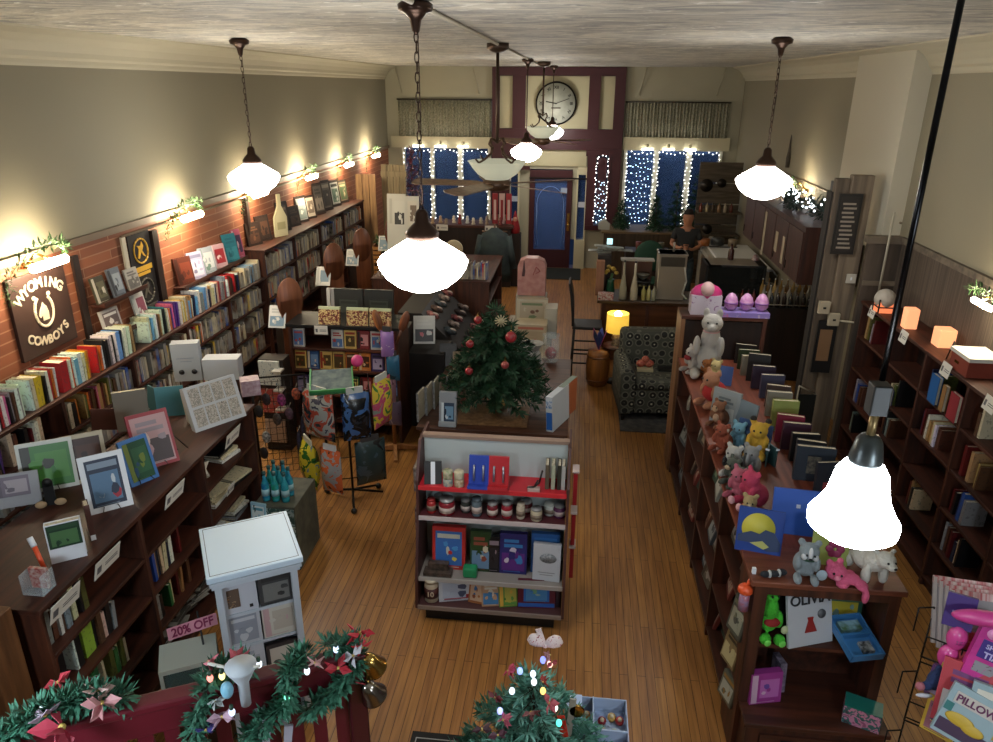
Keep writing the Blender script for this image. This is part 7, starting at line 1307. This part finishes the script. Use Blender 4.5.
for i, (px, py, zz, c, lb) in enumerate(((41, 706, .06, (.75, .9, 1), 'white glowing bulb in the left garland'), (232, 712, -.02, (.6, .75, 1), 'blue white glowing bulb low in the centre swag'), (222, 676, .06, (1, .8, .3), 'yellow glowing bulb in the centre swag'), (210, 678, .06, (1, .25, .2), 'red glowing bulb in the centre swag'), (336, 649, .04, (.6, .75, 1), 'blue white glowing bulb near the end post'), (307, 671, .0, (.8, .9, 1), 'white glowing bulb in the balustrade swag'), (287, 698, -.08, (.2, 1, .6), 'green glowing bulb in the balustrade swag'), (259, 664, .05, (.85, .9, 1), 'white glowing bulb on the cap rail'))):
    e = empty('light_bulb', at(px, py, RZ + zz), lb, 'light bulb', 'bulbs in the railing garland'); MB().sph((0, 0, 0), (.011, .011, .017), 10, 8).build('bulb', mat(c, .3, es=.55), e); MB().cyl((0, 0, .012), (0, 0, .03), .007).build('socket', mat('1c3c2c', .5), e)
tag(MB().sph((0, 0, 0), (.022, .022, .035), 12, 8).build('blue_bulb_ornament', mat('7ab0c8', .3), None, at(227, 690, RZ + .02)), 'pale blue teardrop ornament in the centre swag', 'ornament')
for i, (px, py, h) in enumerate(((370, 662, 0), (370, 690, 0))):
    e = empty('sleigh_bell', at(px, py, 1.86 - .10 * i), '%s bell hanging beside the railing end post' % ['upper gold', 'lower silver'][i], 'bell'); c = ['a88a4a', '8a847c'][i]
    MB().lathe([(.052, -.045), (.05, -.04), (.038, -.01), (.03, .02), (.016, .04), (.004, .045)], n=22).build('bell', mat(c, .2, 1), e); MB().sph((0, 0, -.045), .012).build('clapper', mat('5a4a34', .3, .8), e); MB().tube([(0, 0, .045), (-.03, 0, .07)], .003).build('ribbon', mat('7a1c24', .5), e); e.rotation_euler = (R(20), R(-15), 0)
for i, u in enumerate((.76, .70)): tag(MB().prism([(-.012, 0), (.012, 0), (.016, .2), (-.016, .2)], -.004, .004).build('ribbon_tail', mat('9a9aa8', .6), None, rp(u, -.05, RZ - .42 + .06 * i), (0, R(8), ang)), 'pale ribbon tail hanging before the balusters, %s' % ['right', 'left'][i], 'ribbon')
e = empty('white_angel', at(243, 682, RZ + .03), 'white funnel shaped angel ornament standing behind the railing cap', 'ornament'); MB().lathe([(.018, -.10), (.02, 0), (.05, .06), (.055, .075)], n=16).build('robe', mat('a8b0b8', .6), e); MB().tube([(-.12, 0, .07), (0, 0, .05), (.07, 0, .08)], .006).build('wings', mat('b8b8b0', .6), e)

# ------------------------------------------------------------------ FOREGROUND: SMALL LIT TREE, TABLE, BOX
bt = empty('black_table', (-.32, 2.45, 0), 'black table with a thin white inlay line at the bottom of the picture', 'table'); MB().box((-.41, -.5, .77), (.36, .37, .80)).build('tabletop', mat('040405', .85), bt, bevel=.003)
MB().box((-.385, .325, .80), (.335, .33, .802)).box((-.385, -.47, .80), (-.38, .325, .802)).box((.33, -.47, .80), (.335, .325, .802)).build('inlay_line', mat('8a8a8a', .5), bt)
for x in (-.38, .33):
    for y in (-.47, .34): MB().box((x - .02, y - .02, 0), (x + .02, y + .02, .77)).build('leg', BLACK, bt)
tx = at(528, 742, .95)
st = conifer('small_lit_tree', (-.105, 2.62, .803), 'small frosted green tree with coloured lights on the black table',   .62, .36, mat('35705e', .6, noise=(25, '7ab0a0')), 7500, .075, base=.03, tiers=11, seed=9, trunk=.008)
orn = [(516, 676, 'c', (.25, .3, 1)), (518, 672, 0, 0), (543, 660, 'b', (.2, .25, 1)), (520, 671, 'b', (.25, .35, 1)), (533, 674, 'b', (.7, .8, 1)), (534, 682, 'b', (.8, .9, 1)), (512, 691, 'b', (.7, .85, 1)), (543, 691, 'b', (1, .6, .15)), (500, 711, 'b', (.35, .4, 1)), (559, 723, 'b', (.1, .9, .6)), (550, 664, 'b', (1, .5, .4)), (555, 708, 'b', (1, .9, .8))]
nm = {(.2, .25, 1): 'deep blue', (.25, .35, 1): 'large blue', (.7, .8, 1): 'cool white', (.8, .9, 1): 'bright white', (.7, .85, 1): 'icy white', (1, .6, .15): 'amber', (.35, .4, 1): 'violet blue', (.1, .9, .6): 'green', (1, .5, .4): 'pinkish', (1, .9, .8): 'warm white'}
for px, py, kd, c in orn:
    if kd != 'b': continue
    y = 2.62 - .04 - (py - 640) / 102 * .19; e = empty('light_bulb', aty(px, py, y), nm[c] + ' glowing bulb on the small lit tree', 'light bulb', 'bulbs on the small lit tree'); MB().sph((0, 0, 0), (.013, .013, .018), 10, 8).build('bulb', mat(c, .3, es=.55), e); MB().cyl((0, 0, -.01), (0, 0, -.026), .006).build('socket', mat('1c3c2c', .5), e)
for i, (px, py, c, s, lb) in enumerate(((508, 671, 'a03048', .04, 'dark pink flower on the upper left of the small tree'), (550, 655, 'a87880', .035, 'pale pink flower near the top of the small tree'), (552, 662, '9a3a44', .03, 'rose flower near the top of the small tree'), (495, 698, '5a1420', .04, 'maroon flower on the left of the small tree'), (503, 720, 'a04a5c', .04, 'pink flower low on the left of the small tree'), (543, 682, '8a2a20', .03, 'brick red leaf in the middle of the small tree'), (549, 703, 'a85058', .045, 'red and white striped leaf on the right of the small tree'), (482, 729, '3a2028', .045, 'dark plum leaf at the lower left of the small tree'), (531, 712, '6a3a3a', .04, 'muted red leaf in the middle of the small tree'), (498, 735, '4a2434', .04, 'dark wine leaf at the foot of the small tree'))):
    y = 2.56 - (py - 640) / 102 * .19; poinsettia(aty(px, py, y), c, lb, s, i + 40)
    bpy.context.scene.collection.objects[-1]
e = empty('plaid_bow', aty(545, 645, 2.62), 'red and white gingham bow on the tip of the small lit tree', 'ribbon'); PL = art(['a8303c', 'c8b8b4', '7a2430'], 60, 3, .7)
for s in (-1, 1): MB().lathe([(.012, 0), (.03, .03), (.034, .06), (.02, .08)], n=12, M=Matrix.Rotation(R(62 * s), 4, 'Y') @ Matrix.Diagonal((1, .5, 1, 1))).build('loop', PL, e)
MB().sph((0, 0, 0), .014).build('knot', PL, e); MB().prism([(-.008, 0), (.008, 0), (-.02, .09), (-.045, .08)], -.003, .003).build('tail', PL, e)
e = empty('wooden_tag_stand', (.045, 2.62, .803), 'pale grey wooden slat and red tag standing right of the small tree', 'ornament'); MB().box((-.02, -.004, 0), (.01, .004, .50)).build('slat', mat('8a8478', .6), e, rot=(0, R(4), 0)); MB().box((.03, -.012, .26), (.065, -.006, .40)).build('red_tag', mat('c8301c', .5), e, rot=(0, R(-10), 0)); MB().lathe([(.03, -.004), (.04, 0), (.03, .004)], n=20, M=Matrix.Translation((.045, .0, .43)) @ Mx).build('gold_ring', BRASS, e)
bs = empty('white_pedestal', (.205, 2.88, 0), 'narrow white pedestal under the box of ornaments', 'pedestal'); MB().box((-.13, -.2, 0), (.13, .13, .83)).build('pedestal_body', mat('6a6c70', .5), bs)
ob = empty('ornament_box', (.205, 2.88, .831), 'white divided box of small red and gold ornaments beside the small lit tree', 'box'); WB = mat('9fb0cc', .5)
MB().box((-.155, -.28, 0), (.155, .14, .01)).build('base', WB, ob)
for a, b in (((-.155, -.28, .01), (-.15, .14, .10)), ((.15, -.28, .01), (.155, .14, .10)), ((-.15, .135, .01), (.15, .14, .10)), ((-.15, -.28, .01), (.15, -.275, .10)), ((-.15, -.07, .01), (.15, -.06, .10)), ((-.02, -.275, .01), (-.014, .135, .11))): MB().box(a, b).build('divider', WB, ob)
MB().box((-.155, -.28, .10), (-.075, .14, .108)).build('front_flap', mat('a8bcdc', .5), ob)
k = 0
for cx_, cy_, n_ in ((-.05, .08, 1), (-.05, .0, 1), (.03, .05, 1), (.08, .08, 1), (.12, .06, 1), (.03, -.01, 0), (.09, -.02, 0), (-.05, -.13, 1), (.04, -.13, 1), (.1, -.12, 1), (-.05, -.2, 1), (.05, -.2, 0), (.11, -.2, 1)):
    k += 1; c = ['a8302c', 'b87a34', 'b0b0a8', '8a1c24', 'c09a50'][k % 5] if n_ else '9aa8a4'; cn = {'a8302c': 'red', 'b87a34': 'amber', 'b0b0a8': 'white', '8a1c24': 'dark red', 'c09a50': 'gold', '9aa8a4': 'pale'}[c]
    e = empty('small_ornament', (.205 + cx_, 2.88 + cy_, .866), '%s small ornament in the white divided box, %s counting from its far left' % (cn, ordn(k)), 'ornament', 'ornaments in the divided box'); MB().sph((0, 0, 0), .023, 12, 8).build('ball', mat(c, .35), e); MB().sph((0, -.012, .022), .012, 8, 6).build('top', mat('b8a888', .5), e)

# ------------------------------------------------------------------ FOREGROUND: PINK TOY RACK
wr = empty('wire_book_rack', (2.12, 3.10, 0), 'black wire rack of pink toys and activity books in the front right corner', 'rack'); mb = MB()
mb.cyl((0, 0, .02), (0, 0, 1.72), .015)
for z in (.55, .95, 1.35):
    mb.tube([(-.30, -.25, z), (.3, -.25, z), (.3, .25, z), (-.3, .25, z), (-.30, -.25, z)], .005, 5).tube([(-.30, -.25, z + .12), (.3, -.25, z + .12)], .004, 5)
    mb.tube([(-.36, -.1, z + .02), (-.36, -.1, z + .16), (-.30, -.05, z + .16), (-.3, 0, z)], .004, 5)
    for i in range(9): mb.cyl((-.3 + i * .075, -.25, z), (-.3 + i * .075, -.25, z + .12), .003, n=4).cyl((-.3, -.25 + i * .0625, z), (-.3, -.25 + i * .0625, z + .10), .003, n=4)
mb.build('wire_frame', IRON, wr); MB().lathe([(.28, 0), (.28, .02), (.05, .04)], n=24).build('base', BLACK, wr); wr.rotation_euler = (0, 0, R(-30))
WM = Matrix.Translation((2.12, 3.10, 0)) @ Matrix.Rotation(R(-30), 4, 'Z')
for i in range(4):
    e = upright('striped_box', 'flat box with a red and white striped edge, %s of four on the rack top' % ordn(i + 1), 'box', aty(936 + i * 6, 613 + i * 5, 3.10 - .03 * i), .44, .32, .018, -8, 30, mat('8a8488', .4), 'striped boxes on the rack top', pages=False)
    e.location.x += .25; e.location.z += -.20; MB().box((-.22, -.002, .29), (.22, .02, .325)).build('striped_edge', mat('a83a44', .5, noise=(60, 'c8b8b4', (1, .01, .01))), e); MB().box((-.22, -.003, 0), (-.205, 0, .32)).build('pale_edge', mat('b0a8a4', .5), e)
def rackitem(px, py, y, name, lab, w, h, t, yaw, tilt, m, cat, **k):
    p = aty(px, py, y); return upright(name, lab, cat, p, w, h, t, yaw, tilt, m, k.pop('group', None), pages=k.pop('pages', False), **k)
PK = mat('b83a80', .35); HOT = mat('c83a90', .35, noise=(9, 'a02c78'))
e = rackitem(985, 682, 2.84, 'pink_activity_set', 'pink packaged tiara craft set in the middle of the rack', .20, .26, .05, -22, 12, HOT, 'toy'); e.rotation_euler.y = R(10); MB().box((-.075, -.003, .10), (.09, 0, .19)).build('label', mat('3a2c78', .4), e); text('TIARA', .042, mat('b8b0d8', .5), e, (.005, -.006, .12)); text('SHIMMER', .03, mat('b8b0d8', .5), e, (.005, -.006, .162)); MB().lathe([(.025, -.001), (.025, .001)], n=20, M=Matrix.Translation((-.05, -.003, .225)) @ Mx).build('round_mark', mat('d890c0', .5), e); MB().box((-.07, -.003, .03), (.08, 0, .08)).build('picture', art(['6a4a54', '8a8a90', 'b05a90'], 30, 3), e)
e = empty('pink_pouch', aty(982, 618, 2.92), 'glossy hot pink pouch across the top of the rack', 'toy'); MB().sph((0, 0, 0), (.12, .04, .035), 16, 9).build('pouch', PK, e); e.rotation_euler = (0, R(-10), R(-20))
e = empty('purple_blister', aty(960, 612, 3.0), 'purple card packet behind the pink pouch', 'toy'); MB().box((-.06, 0, -.08), (.06, .02, .08)).build('card', mat('3a2468', .4), e); MB().box((-.03, -.002, -.02), (.04, 0, 0)).build('print', mat('a8a0c8', .5), e); e.rotation_euler = (R(-15), 0, R(-25))
for i, (px, py) in enumerate(((957, 638), (948, 656))):
    e = empty('pink_tube', aty(px, py, 2.98), 'glossy pink rounded toy tube, %s of two at the rack left side' % ['upper', 'lower'][i], 'toy'); MB().sph((0, 0, 0), (.045, .04, .065), 14, 10).build('tube_body', mat('c04488', .25), e); MB().lathe([(.04, -.01), (.04, .01)], n=16).build('band', mat('8a2c6a', .4), e)
e = rackitem(955, 742, 2.72, 'pillow_book', 'activity book lettered PILLOW with a yellow figure, low on the rack', .26, .30, .03, -28, 22, mat('8aa0a8', .4), 'book'); e.rotation_euler.y = R(13); e.scale = (.82, 1, .82); MB().box((-.10, -.004, .20), (.115, 0, .265)).build('title_panel', mat('b8b0a8', .5), e); text('PILLOW', .056, mat('5a1c4a', .5), e, (.007, -.007, .23)); MB().sph((-.03, -.003, .12), (.075, .004, .035)).sph((.04, -.003, .10), (.06, .004, .03)).build('yellow_shape', mat('b89a30', .5), e); MB().box((-.12, -.003, .02), (.12, 0, .09)).build('dark_print', mat('3a2440', .5), e); MB().box((-.125, -.003, .14), (-.085, 0, .19)).build('teal_print', mat('2a6a6a', .5), e)
for i in range(4): e = rackitem(962 + i * 8, 730 - i * 9, 2.78 + .05 * i, 'activity_book', 'red and white edged activity book behind the PILLOW book, %s' % ordn(i + 1), .26, .30, .02, -28, 20, art(['a83a44', 'b8b0b0', '6a3a6a'], 5, i), 'book', group='activity books on the rack')
rackitem(986, 745, 2.70, 'activity_book', 'pale book with a yellow and purple cover, lowest right on the rack', .2, .26, .03, -28, 18, art(['8aa0a8', 'c0a040', '4a2c54', 'b86a5a', 'c8c4b8'], 9, 12), 'book')
e = rackitem(935, 735, 2.86, 'yellow_figure_pack', 'yellow and mauve packaged toy at the lower left of the rack', .14, .18, .04, -40, 8, art(['b89a3a', '8a5a6a', 'c8b870', '4a3a5a'], 14, 7), 'toy')
e = rackitem(936, 700, 2.92, 'purple_pack', 'purple and grey packaged toy at the rack left side', .12, .16, .04, -50, 8, art(['5a3a6a', '8a7a90', '7a2c3c', '3a3058'], 16, 8), 'toy')
plush('blue_plush_clip', 'dark blue plush clip with a pink paw hanging at the rack left side', aty(933, 690, 2.95), [((0, 0, .06), (.04, .035, .055)), ((-.04, -.01, .03), (.03, .02, .022)), ((0, 0, .12), (.018, .015, .03))], '1c2c54', None, extra=(('pink_paw', (-.07, -.015, .03), (.022, .02, .02), '9a5a64'), ('white_band', (-.05, -.03, -.01), (.04, .01, .012), 'b0b0b8'), ('yellow_loop', (.02, 0, .15), (.012, .01, .03), 'b09a3a')))
ST.done()
